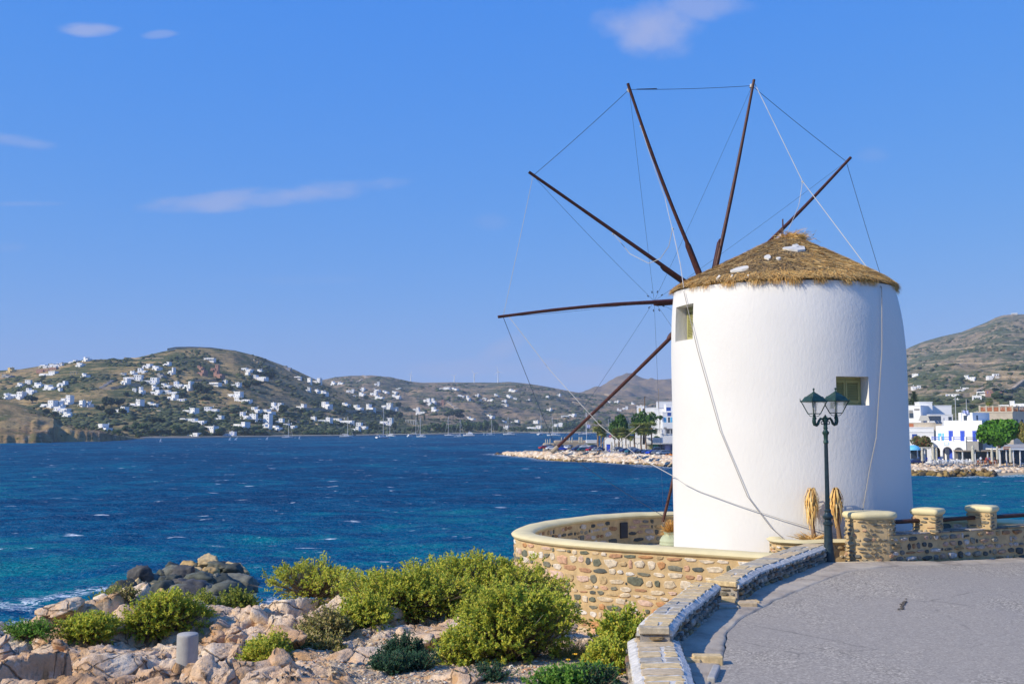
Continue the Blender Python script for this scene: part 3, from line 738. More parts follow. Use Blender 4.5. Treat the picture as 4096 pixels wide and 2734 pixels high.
class Path:
    def __init__(s, pts, closed=False):
        s.p = [Vector((q[0], q[1])) for q in pts]; s.L = [0]
        for a, b_ in zip(s.p[:-1], s.p[1:]): s.L.append(s.L[-1] + (b_ - a).length)
        s.len = s.L[-1]
    def at(s, t):
        t = min(max(t, 0), s.len - 1e-6)
        i = int(np.searchsorted(s.L, t, side='right') - 1); i = min(i, len(s.p) - 2)
        d = (s.p[i + 1] - s.p[i]); q = s.p[i] + d * ((t - s.L[i]) / d.length); d = d.normalized()
        return q, d
def smooth_path(pts, n=60, it=2):
    P = Path(pts); q = [P.at(P.len * i / (n - 1))[0] for i in range(n)]
    for _ in range(it): q = [q[0]] + [(q[i - 1] + q[i] * 2 + q[i + 1]) / 4 for i in range(1, n - 1)] + [q[-1]]
    return q
def lay_stones(parent, path, zlo, zhi, mat, wr, hr, gap=.02, side=1, proud=.012, t0=0, t1=None, limit=290, fill=1.0, seed=0, skip=None, depth=.12):
    """rubble courses; side=1 puts the face on the right-hand side of the path direction"""
    r = random.Random(seed); out = []; t1 = path.len if t1 is None else t1
    zmin = min(zlo(t0 + (t1 - t0) * k / 10) for k in range(11)); zmax = max(zhi(t0 + (t1 - t0) * k / 10) for k in range(11))
    z = zmax - gap * .6
    while z > zmin:
        hrow = r.uniform(*hr); t = t0 + r.uniform(0, wr[0])
        while t < t1:
            w = r.uniform(*wr) if r.random() < .75 else r.uniform(wr[0] * .6, wr[0] * 1.3)
            tc_ = t + w / 2
            if tc_ + w * .4 > t1: break
            h = hrow * r.uniform(.6, 1.12); zc = z - hrow / 2 + r.uniform(-.12, .12) * hrow
            if r.random() < fill and zc + h / 2 < zhi(tc_) - gap * .3 and zc - h / 2 > zlo(tc_) - .08 and not (skip and skip(tc_, zc)):
                out.append((tc_, zc, w - gap * r.uniform(.6, 1.6), h - gap * r.uniform(.5, 1.3)))
                if r.random() < .16 and h > .06:
                    out.append((t + w + gap * .3, zc + r.uniform(-.3, .3) * h, gap * 2.2, h * r.uniform(.25, .5)))
            t += w
        z -= hrow
    def mat4(s):
        tc_, zc, w, h = s
        q, d = path.at(tc_); nrm = Vector((d.y, -d.x)) * side
        pos_ = q + nrm * (proud - depth * .1)
        ax = Vector((d.x, d.y, 0)) * (1 if side == 1 else -1)
        m3 = Matrix((ax, Vector((-nrm.x, -nrm.y, 0)), Vector((0, 0, 1)))).transposed()
        rl = Matrix.Rotation(r.uniform(-.10, .10), 3, 'Y')
        m3 = m3 @ rl @ Matrix.Diagonal((max(w, .02), r.uniform(.75, 1.2) * min(depth, w * .5 + .02), max(h, .015)))
        return Matrix.Translation((pos_.x, pos_.y, zc)) @ m3.to_4x4()
    vs = variants(mat)
    out.sort(key=lambda s: -s[2] * s[3])
    inv = parent.matrix_basis.inverted()
    for s in out[:limit]:
        o = bpy.data.objects.new("stone", r.choice(vs)); COL.objects.link(o); o.parent = parent; o.matrix_basis = inv @ mat4(s)
    rest = out[limit:]
    if rest:
        V, F = [], []; nb_ = 0
        mb = MB()
        for s in rest:
            me2 = r.choice(vs); mm = inv @ mat4(s)
            mb.add([mm @ v.co for v in me2.vertices], [tuple(p_.vertices) for p_ in me2.polygons])
        o = mb.build("small_stones", mat, parent); tag(o, kind='stuff')
def wall_core(name, path, hw, zlo, zhi, mat, parent, n=90, jit=.008, both=True):
    V = []
    for i in range(n):
        q, d = path.at(path.len * i / (n - 1)); nr_ = Vector((d.y, -d.x)); t = path.len * i / (n - 1)
        for s_, zz_ in ((hw, zlo(t)), (hw, zhi(t)), (-hw, zhi(t)), (-hw, zlo(t))):
            j = pn(t * 5, zz_ * 5, s_) * jit; V.append((q.x + nr_.x * (s_ + j), q.y + nr_.y * (s_ + j), zz_))
    F = [(i * 4 + k, i * 4 + (k + 1) % 4, i * 4 + 4 + (k + 1) % 4, i * 4 + 4 + k) for i in range(n - 1) for k in range(4)]
    F += [(0, 3, 2, 1), tuple((n - 1) * 4 + k for k in range(4))]
    m = bpy.data.meshes.new(name); m.from_pydata(V, [], F); m.materials.append(mat); m.update()
    return link(name, m, None, parent)
def bullnose(name, path, hw, z0, z1, mat, parent, n=110, ends=True):
    prof = [(-hw, z0), (-hw - .035, z0 + .03), (-hw - .045, (z0 + z1) / 2), (-hw - .015, z1 - .035), (-hw * .8, z1 - .006), (0, z1), (hw * .8, z1 - .006), (hw + .015, z1 - .035), (hw + .045, (z0 + z1) / 2), (hw + .035, z0 + .03), (hw, z0)]
    V = []; k_ = len(prof)
    for i in range(n):
        t = path.len * i / (n - 1); q, d = path.at(t); nr_ = Vector((d.y, -d.x)); w = .012 * pn(t * 1.7, 3, z1)
        for s_, zz_ in prof: V.append((q.x + nr_.x * (s_ + w), q.y + nr_.y * (s_ + w), zz_ + .008 * pn(t * 2.3, s_ * 2, 7)))
    F = [(i * k_ + k, i * k_ + (k + 1) % k_, (i + 1) * k_ + (k + 1) % k_, (i + 1) * k_ + k) for i in range(n - 1) for k in range(k_)]
    F += [tuple(range(k_)), tuple((n - 1) * k_ + k for k in range(k_))[::-1]]
    m = bpy.data.meshes.new(name); m.from_pydata(V, [], F); m.materials.append(mat); m.update()
    o = link(name, m, None, parent); auto_smooth(o, 50); return o

# the curved yard wall round the mill
ZY = CZ - 2.40; ZF = CZ - 3.25
yard_pts = [(14.5, 24.3), (12.2, 26.4), (9.8, 27.9), (7, 28.35), (4.5, 28.2), (3.5, 28.0), (2.4, 27.25), (1.3, 25.95), (.68, 24.95), (.34, 23.85), (.22, 23.1), (.32, 22.45), (.58, 21.95), (1.15, 21.28), (2.0, 20.65), (2.8, 20.25), (3.8, 19.7), (4.75, 19.12), (5.3, 18.85)]
yp = Path(smooth_path(yard_pts, 120, 3))
yard = empty("yard_wall", (2.5, 20.4, CZ - 4), 0, "long curved rubble stone wall with cream rounded cap enclosing the white windmill's yard", "wall")
yinv = Matrix.Translation(-Vector(yard.location))
def unparent_shift(o): o.location = -Vector(o.parent.location); return o
unparent_shift(wall_core("mortar", yp, .2, lambda t: CZ - 5.2, lambda t: ZY - .1, m_mortar, yard, 160))
unparent_shift(bullnose("cap", yp, .225, ZY - .125, ZY, m_cap, yard, 170))
ofs_out = Path([yp.at(yp.len * i / 199)[0] + Vector((yp.at(yp.len * i / 199)[1].y, -yp.at(yp.len * i / 199)[1].x)) * -.2 for i in range(200)])
def offset_path(P, d, n=200):
    return Path([P.at(P.len * i / (n - 1))[0] + Vector((P.at(P.len * i / (n - 1))[1].y, -P.at(P.len * i / (n - 1))[1].x)) * d for i in range(n)])
# path runs right -> behind -> left -> front, so its right-hand side is outside at the front? (checked: right = outside)
po = offset_path(yp, .2); pi_ = offset_path(yp, -.2)
def frac_at(P, pred):
    ts = [P.len * i / 300 for i in range(301)]; s = [t for t in ts if pred(P.at(t)[0])]; return min(s), max(s)
ta, tb = frac_at(po, lambda q: q.y < 23.6 and q.x < 4.9)
lay_stones(yard, po, lambda t: CZ - 4.35 + .5 * sstep(tb - 2.5, tb, t), lambda t: ZY - .13, ms_yard, (.15, .42), (.09, .21), .02, 1, .004, ta, tb, 300, .97, 3, depth=.06)
ta, tb = frac_at(pi_, lambda q: q.y > 23.0 and q.x < 5.2 and q.x > .2)
nic = None
def in_niche(t, z):
    q = pi_.at(t)[0]; return abs(q.x - 3.02) < .22 and abs(z - (ZY - .42)) < .3
lay_stones(yard, pi_, lambda t: ZF, lambda t: ZY - .13, ms_wall, (.15, .4), (.09, .2), .02, -1, .004, ta, tb, 120, .97, 5, in_niche, depth=.07)
ta, tb = frac_at(pi_, lambda q: q.x > 8.9)
lay_stones(yard, pi_, lambda t: ZF + .1, lambda t: ZY - .13, ms_wall, (.16, .4), (.1, .2), .02, -1, .004, ta, tb, 70, .97, 6, depth=.07)
nq = [pi_.at(pi_.len * i / 400) for i in range(401)]; nq = min(nq, key=lambda a: abs(a[0].x - 3.02) + (a[0].y < 25) * 9)
nb_ = MB(); 
mb = MB().box(-.13, .13, -.02, .03, -.22, .2)
o = mb.build("niche", m_dark, yard); d = nq[1]; o.location = Vector((nq[0].x, nq[0].y, ZY - .42)) - Vector(yard.location) - Vector((d.y, -d.x, 0)) * .012; o.rotation_euler = (0, 0, math.atan2(d.y, d.x)); bevel(o, .01)
# yard floor
fm_ = simple("yard_paving", (.62, .54, .42), .85, .15, 2, .3, 20)
Vf = [(q.x, q.y, ZF) for q in [yp.at(yp.len * i / 159)[0] for i in range(160)]]
m = bpy.data.meshes.new("yard_floor"); m.from_pydata(Vf, [], [tuple(range(len(Vf)))]); m.materials.append(fm_); m.update(); tag(link("yard_floor", m), kind='structure')

# ---------------------------------------------------------------- the roadside parapet, three stepped lengths
def parapet(label, Lp, Rp, ztop, zbase_r, slab_len, seed, zbase_l=None, ledge=True):
    """Lp, Rp: left and right top edges near -> far"""
    PL, PR = Path(smooth_path(Lp, 30, 1)), Path(smooth_path(Rp, 30, 1)); n = 40
    c0 = (PL.at(0)[0] + PR.at(0)[0]) / 2
    e = empty("parapet_wall", (c0.x, c0.y, ZR), 0, label, "wall", "stepped lengths of roadside parapet"); off = Vector((c0.x, c0.y, ZR))
    V = []
    for i in range(n):
        a = PL.at(PL.len * i / (n - 1))[0]; b_ = PR.at(PR.len * i / (n - 1))[0]; d = (b_ - a).normalized()
        a2 = a + d * .03; b2 = b_ - d * .03
        j = .012 * pn(i * .7, seed, 0)
        V += [(a2.x, a2.y, ZR - 1.1), (a2.x - j, a2.y, ztop - .05), (b2.x + j, b2.y, ztop - .05), (b2.x, b2.y, ZR - .1)]
    F = [(i * 4 + k, i * 4 + k + 1, i * 4 + 5 + k, i * 4 + 4 + k) for i in range(n - 1) for k in range(3)] + [(0, 1, 2, 3)[::-1], tuple((n - 1) * 4 + k for k in range(4))]
    m = bpy.data.meshes.new("mortar"); m.from_pydata([Vector(v) - off for v in V], [], F); m.materials.append(m_mortar_grey); m.update(); link("mortar", m, None, e)
    # painted top bed
    V = []; kk = 9; n2 = 120
    for i in range(n2):
        a = PL.at(PL.len * i / (n2 - 1))[0]; b_ = PR.at(PR.len * i / (n2 - 1))[0]
        ja, jb = .018 * pn(i * .5, seed, 3) + .01 * pn(i * 1.7, seed, 3), .018 * pn(i * .5, seed, 8) + .01 * pn(i * 1.9, seed, 8)
        d = (b_ - a).normalized(); a = a - d * ja; b_ = b_ + d * jb
        for k in range(kk):
            q = a.lerp(b_, k / (kk - 1)); ed = min(k, kk - 1 - k)
            V.append(Vector((q.x, q.y, ztop - (.045 if ed == 0 else .008 if ed == 1 else .0) + .006 * pn(i * .45, k * .9, seed))) - off)
    lo = [v - Vector((0, 0, .05)) for i, v in enumerate(V) if i % kk == 0]; hi = [v - Vector((0, 0, .05)) for i, v in enumerate(V) if i % kk == kk - 1]
    F = grid_faces(n2, kk).tolist(); b0 = len(V); V += lo + hi
    F += [(i * kk, b0 + i, b0 + i + 1, (i + 1) * kk) for i in range(n2 - 1)] + [(i * kk + kk - 1, (i + 1) * kk + kk - 1, b0 + n2 + i + 1, b0 + n2 + i) for i in range(n2 - 1)]
    F += [tuple([b0] + list(range(kk)) + [b0 + n2])]
    m = bpy.data.meshes.new("painted_bed"); m.from_pydata(V, [], F); m.materials.append(m_paint); m.update(); o = link("painted_bed", m, None, e); m.shade_flat()
    # cap slabs set in it
    r = random.Random(seed); t = .02
    while t < 1:
        ln = r.uniform(*slab_len); t1_ = min(t + ln / PL.len, 1.0)
        if t1_ - t < .25 * slab_len[0] / PL.len: break
        splits = [(.15, .85)] if r.random() < .62 else [(.15, r.uniform(.4, .6))]
        if len(splits) == 1 and splits[0][1] < .8: splits.append((splits[0][1] + .05, .85))
        for (s0, s1) in splits:
            def pt(tt_, ss): 
                a = PL.at(PL.len * tt_)[0]; b_ = PR.at(PR.len * tt_)[0]; return a.lerp(b_, ss)
            g = .012 / PL.len
            ring = []
            for (tt_, ss) in ((t + g, s0), (t + g * r.uniform(-1, 2), (s0 + s1) / 2), (t + g, s1), ((t + t1_) / 2, s1 + r.uniform(-.05, .03)), (t1_ - g, s1 - r.uniform(0, .04)), (t1_ - g * r.uniform(0, 3), (s0 + s1) / 2), (t1_ - g, s0 + r.uniform(0, .04)), ((t + t1_) / 2, s0 + r.uniform(-.03, .05))):
                q = pt(tt_, ss); ring.append(q)
            cq = sum(ring, Vector((0, 0))) / 8; V = []
            hgt = r.uniform(.006, .013)
            for (s_, z_) in ((1.0, -.04), (1.0, hgt * .6), (.93, hgt)):
                V += [Vector(((q.x - cq.x) * s_, (q.y - cq.y) * s_, z_ + (r.uniform(-.002, .002) if z_ > 0 else 0))) for q in ring]
            F = [(i * 8 + k, i * 8 + (k + 1) % 8, i * 8 + 8 + (k + 1) % 8, i * 8 + 8 + k) for i in range(2) for k in range(8)] + [tuple(range(16, 24))]
            m = bpy.data.meshes.new("slab"); m.from_pydata(V, [], F); m.materials.append(ms_slab); m.update()
            o = link("slab", m, None, e); o.location = Vector((cq.x, cq.y, ztop)) - off
        t = t1_ + .035 / PL.len
    # face stones on the road side and at the near end
    lay_stones(e, PR, lambda t_: road_z(*PR.at(t_)[0]) - .02, lambda t_: ztop - .045, ms_par, (.09, .24), (.05, .12), .014, 1, .0, 0, PR.len, 150, .97, seed, depth=.1)
    lay_stones(e, Path([PL.at(0)[0], PR.at(0)[0]]), lambda t_: ZR - .25, lambda t_: ztop - .07, ms_par, (.14, .34), (.05, .1), .014, 1, .01, 0, None, 30, 1, seed + 1, depth=.1)
    if zbase_l: lay_stones(e, PL, lambda t_: zbase_l, lambda t_: ztop - .05, ms_par, (.12, .3), (.06, .14), .018, -1, .0, 0, PL.len, 60, .95, seed + 2, depth=.1)
    # the long slab that finishes the near end
    a, b_ = PL.at(0)[0], PR.at(0)[0]; d = (b_ - a); w = d.length; dn = d.normalized(); back = Vector((-dn.y, dn.x))
    mb = MB().box(0.02, w - .03, -.03, .12, -.075, .004); o = mb.build("slab", ms_slab, e); o.location = Vector((a.x, a.y, ztop)) - off; o.rotation_euler = (0, 0, math.atan2(dn.y, dn.x)); bevel(o, .012, 1)
    return e
g3 = lambda pts, dz: [G(*q, CZ + dz).xy for q in pts]
P3 = parapet("farthest length of the painted stone parapet, ending at the green lamp post", g3([(2825, 2316), (2947, 2256), (3080, 2209), (3200, 2172)], -2.24), g3([(2956, 2327), (3046, 2272), (3150, 2238), (3323, 2175)], -2.24), CZ - 2.24, ZR, (.3, .46), 3)
P2 = parapet("middle length of the painted stone parapet, between its lower and farther lengths", g3([(2548, 2506), (2556, 2478), (2617, 2429), (2672, 2395), (2759, 2327)], -2.22), g3([(2690, 2508), (2715, 2478), (2743, 2441), (2805, 2395), (2882, 2333)], -2.22), CZ - 2.22, ZR, (.17, .26), 5, CZ - 3.2)
s1L = g3([(2509, 2548), (2527, 2667), (2542, 2734)], -2.38); s1R = g3([(2715, 2543), (2740, 2614), (2759, 2648), (2780, 2734)], -2.38)
P1 = parapet("nearest and lowest length of the painted stone parapet at the bottom edge", [Vector((1.02, 7.2)), Vector((1.1, 8.6))] + s1L[::-1], [Vector((1.5, 7.2)), Vector((1.6, 8.6))] + s1R[::-1], CZ - 2.38, ZR, (.17, .27), 8, CZ - 3.3)
# step stones and kerb stones at the foot of the parapet
st = empty("step_stones", G(2930, 2430, ZR), 0, "pair of low ochre stone steps in the gap of the parapet at the road's edge", "step")
for (px, py, w, dd, h) in [(2905, 2436, .34, .16, .055), (2900, 2412, .3, .16, .10), (2985, 2425, .28, .2, .075), (3010, 2412, .18, .16, .05)]:
    q = G(px, py, ZR); o = MB().box(-w / 2, w / 2, -dd / 2, dd / 2, -.08, h).build("stone", ms_slab, st); o.location = q - Vector(st.location); o.rotation_euler = (0, 0, random.uniform(-.1, .1)); bevel(o, .015, 2)
st = empty("kerb_stones", G(2840, 2680, ZR), 0, "small weathered kerb block and strip beside the nearest parapet", "kerb")
for (px, py, w, dd, h, rz) in [(2830, 2650, .32, .14, .09, .05), (2856, 2700, .08, .55, .05, .30), (2770, 2652, .16, .12, .06, 0)]:
    q = G(px, py, ZR); o = MB().box(-w / 2, w / 2, -dd / 2, dd / 2, -.08, h).build("kerb_stone", ms_slab if w > .1 else m_concrete, st); o.location = q - Vector(st.location); o.rotation_euler = (0, 0, -rz); bevel(o, .015, 2)

# ---------------------------------------------------------------- road wall with three capped pillars and pipe rails
wdir = Vector((.9, .425)).normalized(); wn = Vector((wdir.y, -wdir.x))
w0 = G(3600, 2246, ZR).xy + wdir * -.1 - wn * .14
Pw = Path([w0, w0 + wdir * 7.5])
rw = empty("road_wall", (w0.x, w0.y, ZR), 0, "low rubble stone wall along the far side of the road, right of the windmill", "wall")
off = Vector(rw.location)
zt = lambda t: CZ - 2.085 - .0 * t
Pc = Path([w0 - wn * .2, w0 + wdir * 7.5 - wn * .2])
o = wall_core("mortar", Pc, .19, lambda t: ZR - .6, zt, m_mortar, rw, 40); o.location = -off
lay_stones(rw, Path([w0 - wn * .01, w0 + wdir * 7.5 - wn * .01]), lambda t: road_z(w0.x + wdir.x * t, 0) + .0, lambda t: zt(t) - .0, ms_wall, (.12, .32), (.08, .17), .018, 1, .006, 0, None, 240, .92, 12)
for k in range(14):                          # thin dark coping flags
    ln = .5; mb = MB().box(0, ln - .012, -.2, .21, 0, .028); o = mb.build("coping_stone", ms_par, rw)
    q = w0 + wdir * (k * .53 + .05) - wn * .2; o.location = Vector((q.x, q.y, CZ - 2.083)) - off; o.rotation_euler = (random.uniform(-.02, .02), 0, math.atan2(wdir.y, wdir.x)); bevel(o, .008, 1)

def pillar(label, c, rz, hw, hd, ztop, zbase, rnd_, seed, capw=.035):
    e = empty("stone_pillar", (c.x, c.y, zbase), rz, label, "pillar", "cream capped stone pillars of the road wall")
    def ring(w, d, rr, n=8):
        P = []
        for (sx_, sy_, a0) in ((1, -1, -90), (1, 1, 0), (-1, 1, 90), (-1, -1, 180)):
            for k in range(n + 1):
                a = math.radians(a0 + 90 * k / n); P.append(Vector((sx_ * (w - rr) + rr * math.cos(a), sy_ * (d - rr) + rr * math.sin(a))))
        return P
    body = ring(hw - .012, hd - .012, rnd_); n = len(body); H = ztop - zbase
    V = [(q.x, q.y, z) for z in (-.3 if hw > .3 else -.02, H - .12) for q in body]; F = [(k, (k + 1) % n, n + (k + 1) % n, n + k) for k in range(n)] + [tuple(range(n, 2 * n))]
    m = bpy.data.meshes.new("mortar"); m.from_pydata(V, [], F); m.materials.append(m_mortar); m.update(); link("mortar", m, None, e)
    cp = []; prof = [(.0, -.125), (.03, -.10), (.038, -.05), (.012, -.012), (-.06, 0), (-.5, .012)]
    V = []
    for (o_, z) in prof:
        w, d = max(hw + o_, .02), max(hd + o_, .02); rr = max(min(rnd_ + max(o_, 0), w - .005, d - .005), .02)
        if o_ < -.3:
            V += [((q.x) * .05, (q.y) * .05, H + z) for q in body]
        else: V += [(q.x, q.y, H + z) for q in ring(w, d, rr)]
    F = [(i * n + k, i * n + (k + 1) % n, (i + 1) * n + (k + 1) % n, (i + 1) * n + k) for i in range(len(prof) - 1) for k in range(n)] + [tuple((len(prof) - 1) * n + k for k in range(n))]
    m = bpy.data.meshes.new("cap"); m.from_pydata(V, [], F); m.materials.append(m_cap); m.update(); o = link("cap", m, None, e); auto_smooth(o, 60)
    loop = body + [body[0]]
    sv_ = e.matrix_basis.copy(); e.matrix_basis = Matrix.Identity(4)
    lay_stones(e, Path(loop), lambda t: -.02, lambda t: H - .13, ms_pil, (.10, .24), (.05, .1), .022, 1, .008, 0, None, 110, .9, seed, depth=.06)
    e.matrix_basis = sv_
    return e
rzw = math.atan2(wdir.y, wdir.x)
q = G(3505, 2246, ZR).xy; pc = Vector((q.x + .02, q.y + .34))
pillar("wide rounded stone pillar with cream cap, right beside the lamp post", pc, .12, .47, .3, CZ - 1.64, ZR, .27, 31)
def on_wall(px):
    m_ = me(px, 2100)[0]; b0 = w0 - wn * .2; t = (m_ * b0.y - b0.x) / (wdir.x - m_ * wdir.y); return b0 + wdir * t
q2, q3, q4 = on_wall(3712), on_wall(3930), on_wall(4240)
pillar("square cream capped pillar in the middle of the three on the road wall", q2, rzw + .42, .235, .235, CZ - 1.61, CZ - 2.06, .03, 33)
pillar("square cream capped pillar farthest right on the road wall", q3, rzw + .42, .235, .235, CZ - 1.61, CZ - 2.06, .03, 35)
for (a, b_, lab, py) in ((pc + Vector((.4, .1)), q2, "rust brown pipe rail between the wide rounded pillar and the middle pillar", 0), (q2, q3, "rust brown pipe rail between the two square pillars", 0), (q3, q4, "rust brown pipe rail running off to the right from the last pillar", 0)):
    o = MB().tube([(a.x, a.y, CZ - 1.86), (b_.x, b_.y, CZ - 1.845)], .042, 12).build("pipe_rail", m_rail); auto_smooth(o); tag(o, lab, "rail", "pipe rails between the road wall pillars")

# planter bed with a cream rim behind the lamp
pb = empty("planter", (6.2, 20.0, ZR - .1), 0, "low stone planter with cream rim against the windmill, between lamp post and parapet", "planter")
pp = Path(smooth_path([(5.25, 20.25), (5.2, 19.75), (5.55, 19.55), (6.2, 19.75), (7.05, 19.75), (7.3, 19.8)], 40, 1))
o = wall_core("mortar", pp, .1, lambda t: ZR - .6, lambda t: CZ - 2.27, m_mortar, pb, 40); o.location = -Vector(pb.location)
o = bullnose("rim", pp, .13, CZ - 2.29, CZ - 2.21, m_cap, pb, 50); o.location = -Vector(pb.location)
lay_stones(pb, offset_path(pp, .1, 60), lambda t: ZR, lambda t: CZ - 2.3, ms_yard, (.1, .26), (.06, .12), .025, 1, .01, 0, None, 40, .9, 44)
o = MB().box(-.85, 1.05, -.25, .5, -.5, .22).build("soil", simple("planter_soil", (.3, .22, .14), .95, .2, 8), pb)
# ================================================================ THE WINDMILL
MX, MY = 6.38, 22.8; VD = math.hypot(MX, MY)
def mill_ring(py, hw, cpx):
    m_, e_ = me(cpx, py); z = CZ + e_ * MY; hm_ = hw / 4000 * .998
    r_ = .1
    for _ in range(6): r_ = hm_ * (MY * MY - r_ * r_) / math.sqrt(VD * VD - r_ * r_)
    return z, r_, m_ * (MY * MY - r_ * r_) / MY
tab = [mill_ring(*q) for q in [(1165, 446, 3137), (1230, 458, 3143), (1300, 466, 3149), (1400, 472, 3155), (1500, 474, 3159), (1700, 474, 3164), (1900, 476, 3169), (2100, 477, 3175), (2200, 478, 3177)]]
zb = ZF - .1; tab.append((zb, tab[-1][1] + .01, tab[-1][2] + .0))
tz = np.array([t[0] for t in tab][::-1]); tr = np.array([t[1] for t in tab][::-1]); tx = np.array([t[2] for t in tab][::-1])
mill = empty("windmill", (MX, MY, ZF), 0, "large white plastered windmill with thatched cap and bare dark sail poles beside the curved road", "windmill")
MO = Vector(mill.location)
zs = np.linspace(zb, tz[-1], 60); rs = np.interp(zs, tz, tr); xs = np.interp(zs, tz, tx); n = 128
ker2 = np.hanning(7); ker2 /= ker2.sum()
rs = np.convolve(np.pad(rs, 3, 'edge'), ker2, 'valid'); xs = np.convolve(np.pad(xs, 3, 'edge'), ker2, 'valid')
ang = np.linspace(0, 2 * PI, n, endpoint=False)
V = []
for z, r_, x in zip(zs, rs, xs):
    w = 1 + .006 * pn(np.cos(ang) * 1.6, np.sin(ang) * 1.6, z * .6) 
    V.append(np.stack([x + np.cos(ang) * r_ * w, MY + np.sin(ang) * r_ * w, np.full(n, z)], 1))
V = np.vstack(V) - np.array(MO)
V[-n:, 2] += .07 * np.sin(ang) - .02; V[-2*n:-n, 2] += .05 * np.sin(ang) - .01
F = [(i * n + k, i * n + (k + 1) % n, (i + 1) * n + (k + 1) % n, (i + 1) * n + k) for i in range(59) for k in range(n)] + [tuple(range(n))[::-1], tuple(59 * n + k for k in range(n))]
m = bpy.data.meshes.new("wall"); m.from_pydata(V.tolist(), [], F); m.update()
pl, nt, b = nmat("windmill_plaster")
f1 = noise(nt, .7, 3); f2 = noise(nt, 16, 5, .6, sc3=(1, 1, .5)); f3 = noise(nt, 3.2, 4, .6, sc3=(1, 1, .25))
c = mix(nt, ramp_f(nt, f1, .35, .65), (.72, .69, .645), (.75, .72, .675))
c = mix(nt, M(nt, 'MULTIPLY', ramp_f(nt, f3, .6, .74), .10), c, (.6, .58, .54))
nt.links.new(c, b.inputs["Base Color"]); b.inputs["Roughness"].default_value = .85; b.inputs["Specular IOR Level"].default_value = .2
bump(nt, b, f2, .35, .02)
m.materials.append(pl); wallo = link("wall", m, None, mill)
head_cam = math.atan2(-MX, -MY)              # direction of the camera seen from the mill, as atan2(x, y)
def hd(deg):                                 # outward direction, deg to the right of the camera's direction as we see it
    a = math.radians(deg); base = Vector((-MX / VD, -MY / VD)); # rotate towards image right
    return Vector((base.x * math.cos(a) - base.y * math.sin(a), base.x * math.sin(a) + base.y * math.cos(a)))
def mill_window(deg, pyt, pyb, width, depth, shut_w, shut_side, louvers):
    zt_, zb_ = CZ + me(3155, pyt)[1] * MY, CZ + me(3155, pyb)[1] * MY
    zc = (zt_ + zb_) / 2; r_ = float(np.interp(zc, zs, rs)); xc = float(np.interp(zc, zs, xs))
    d = hd(deg); fr = VD - r_ * math.cos(math.radians(deg))
    k = fr / VD                               # nearer than the axis, so heights shrink accordingly
    zt_, zb_ = CZ + (zt_ - CZ) * k, CZ + (zb_ - CZ) * k; zc = (zt_ + zb_) / 2; hh = zt_ - zb_
    rz = math.atan2(d.x, -d.y)                # local -y faces outward
    ctr = Vector((xc + d.x * r_, MY + d.y * r_, zc))
    R_ = Matrix.Translation(ctr - MO) @ Matrix.Rotation(rz, 4, 'Z')
    cut = MB().box(-width / 2, width / 2, -.6, depth, -hh / 2, hh / 2).build("cut", m_dark); cut.matrix_basis = Matrix.Translation(MO) @ R_
    md = wallo.modifiers.new("cut", 'BOOLEAN'); md.object = cut; md.operation = 'DIFFERENCE'; md.solver = 'EXACT'
    bpy.context.view_layer.update()
    dg = bpy.context.evaluated_depsgraph_get(); nm = bpy.data.meshes.new_from_object(wallo.evaluated_get(dg))
    wallo.modifiers.clear(); wallo.data = nm; bpy.data.objects.remove(cut)
    # shutters at the back of the recess
    w_ = empty("window", (0, 0, 0)); w_.parent = mill; w_.matrix_basis = R_ @ Matrix.Translation((0, depth - .05, 0))
    fr_ = MB(); W2, H2_ = shut_w / 2, hh / 2; t = .03
    x0, x1 = shut_side - W2, shut_side + W2
    fr_.box(x0, x0 + t, -.02, .04, -H2_ + .001, H2_ - .001); fr_.box(x1 - t, x1, -.02, .04, -H2_ + .001, H2_ - .001); fr_.box(x0 + t, x1 - t, -.022, .038, H2_ - .05, H2_ - .001); fr_.box(x0 + t, x1 - t, -.022, .038, -H2_ + .001, -H2_ + .04)
    fr_.box(x0 + t, x1 - t, .02, .04, -H2_ + .04, H2_ - .05)
    o = fr_.build("frame", m_shutter, w_); bevel(o, .004, 1)
    for (a, b_) in louvers:
        lf = MB().box(a, a + .035, -.03, .01, -H2_ + .045, H2_ - .055).box(b_ - .035, b_, -.03, .01, -H2_ + .045, H2_ - .055).box(a + .035, b_ - .035, -.028, .008, H2_ - .12, H2_ - .056).box(a + .035, b_ - .035, -.028, .008, -H2_ + .046, -H2_ + .10)
        lf.build("shutter", m_shutter, w_)
        z = -H2_ + .115; sm_ = None
        while z < H2_ - .13:
            if sm_ is None:
                mb_ = MB(); mb_.add([(a + .036, -.027, 0), (b_ - .036, -.027, 0), (b_ - .036, .004, .03), (a + .036, .004, .03), (a + .036, -.027, -.006), (b_ - .036, -.027, -.006), (b_ - .036, .004, .024), (a + .036, .004, .024)], [(0, 1, 2, 3), (7, 6, 5, 4), (0, 4, 5, 1), (1, 5, 6, 2), (2, 6, 7, 3), (3, 7, 4, 0)])
                s_ = mb_.build("slat", m_shutter, w_); sm_ = s_.data
            else: s_ = link("slat", sm_, None, w_)
            s_.location.z = z; z += .034
mill_window(-58.3, 1208, 1352, .86, .36, .80, 0, [(-.36, -.01), (.01, .36)])
mill_window(30.8, 1508, 1621, .755, .36, .74, 0, [(-.33, -.005), (.005, .33)])
wallo.data.shade_flat()
bm = bmesh.new(); bm.from_mesh(wallo.data); bmesh.ops.triangulate(bm, faces=[f for f in bm.faces if len(f.verts) > 4]); 
for f in bm.faces: f.smooth = True
for e in bm.edges:
    if len(e.link_faces) == 2 and e.calc_face_angle(0) > math.radians(35): e.smooth = False
bm.to_mesh(wallo.data); bm.free()
o = MB().lathe([(2.8, -.02), (3.15, 0.0), (3.12, .09), (2.62, .14)], n=96).build("skirting", pl, mill); auto_smooth(o)

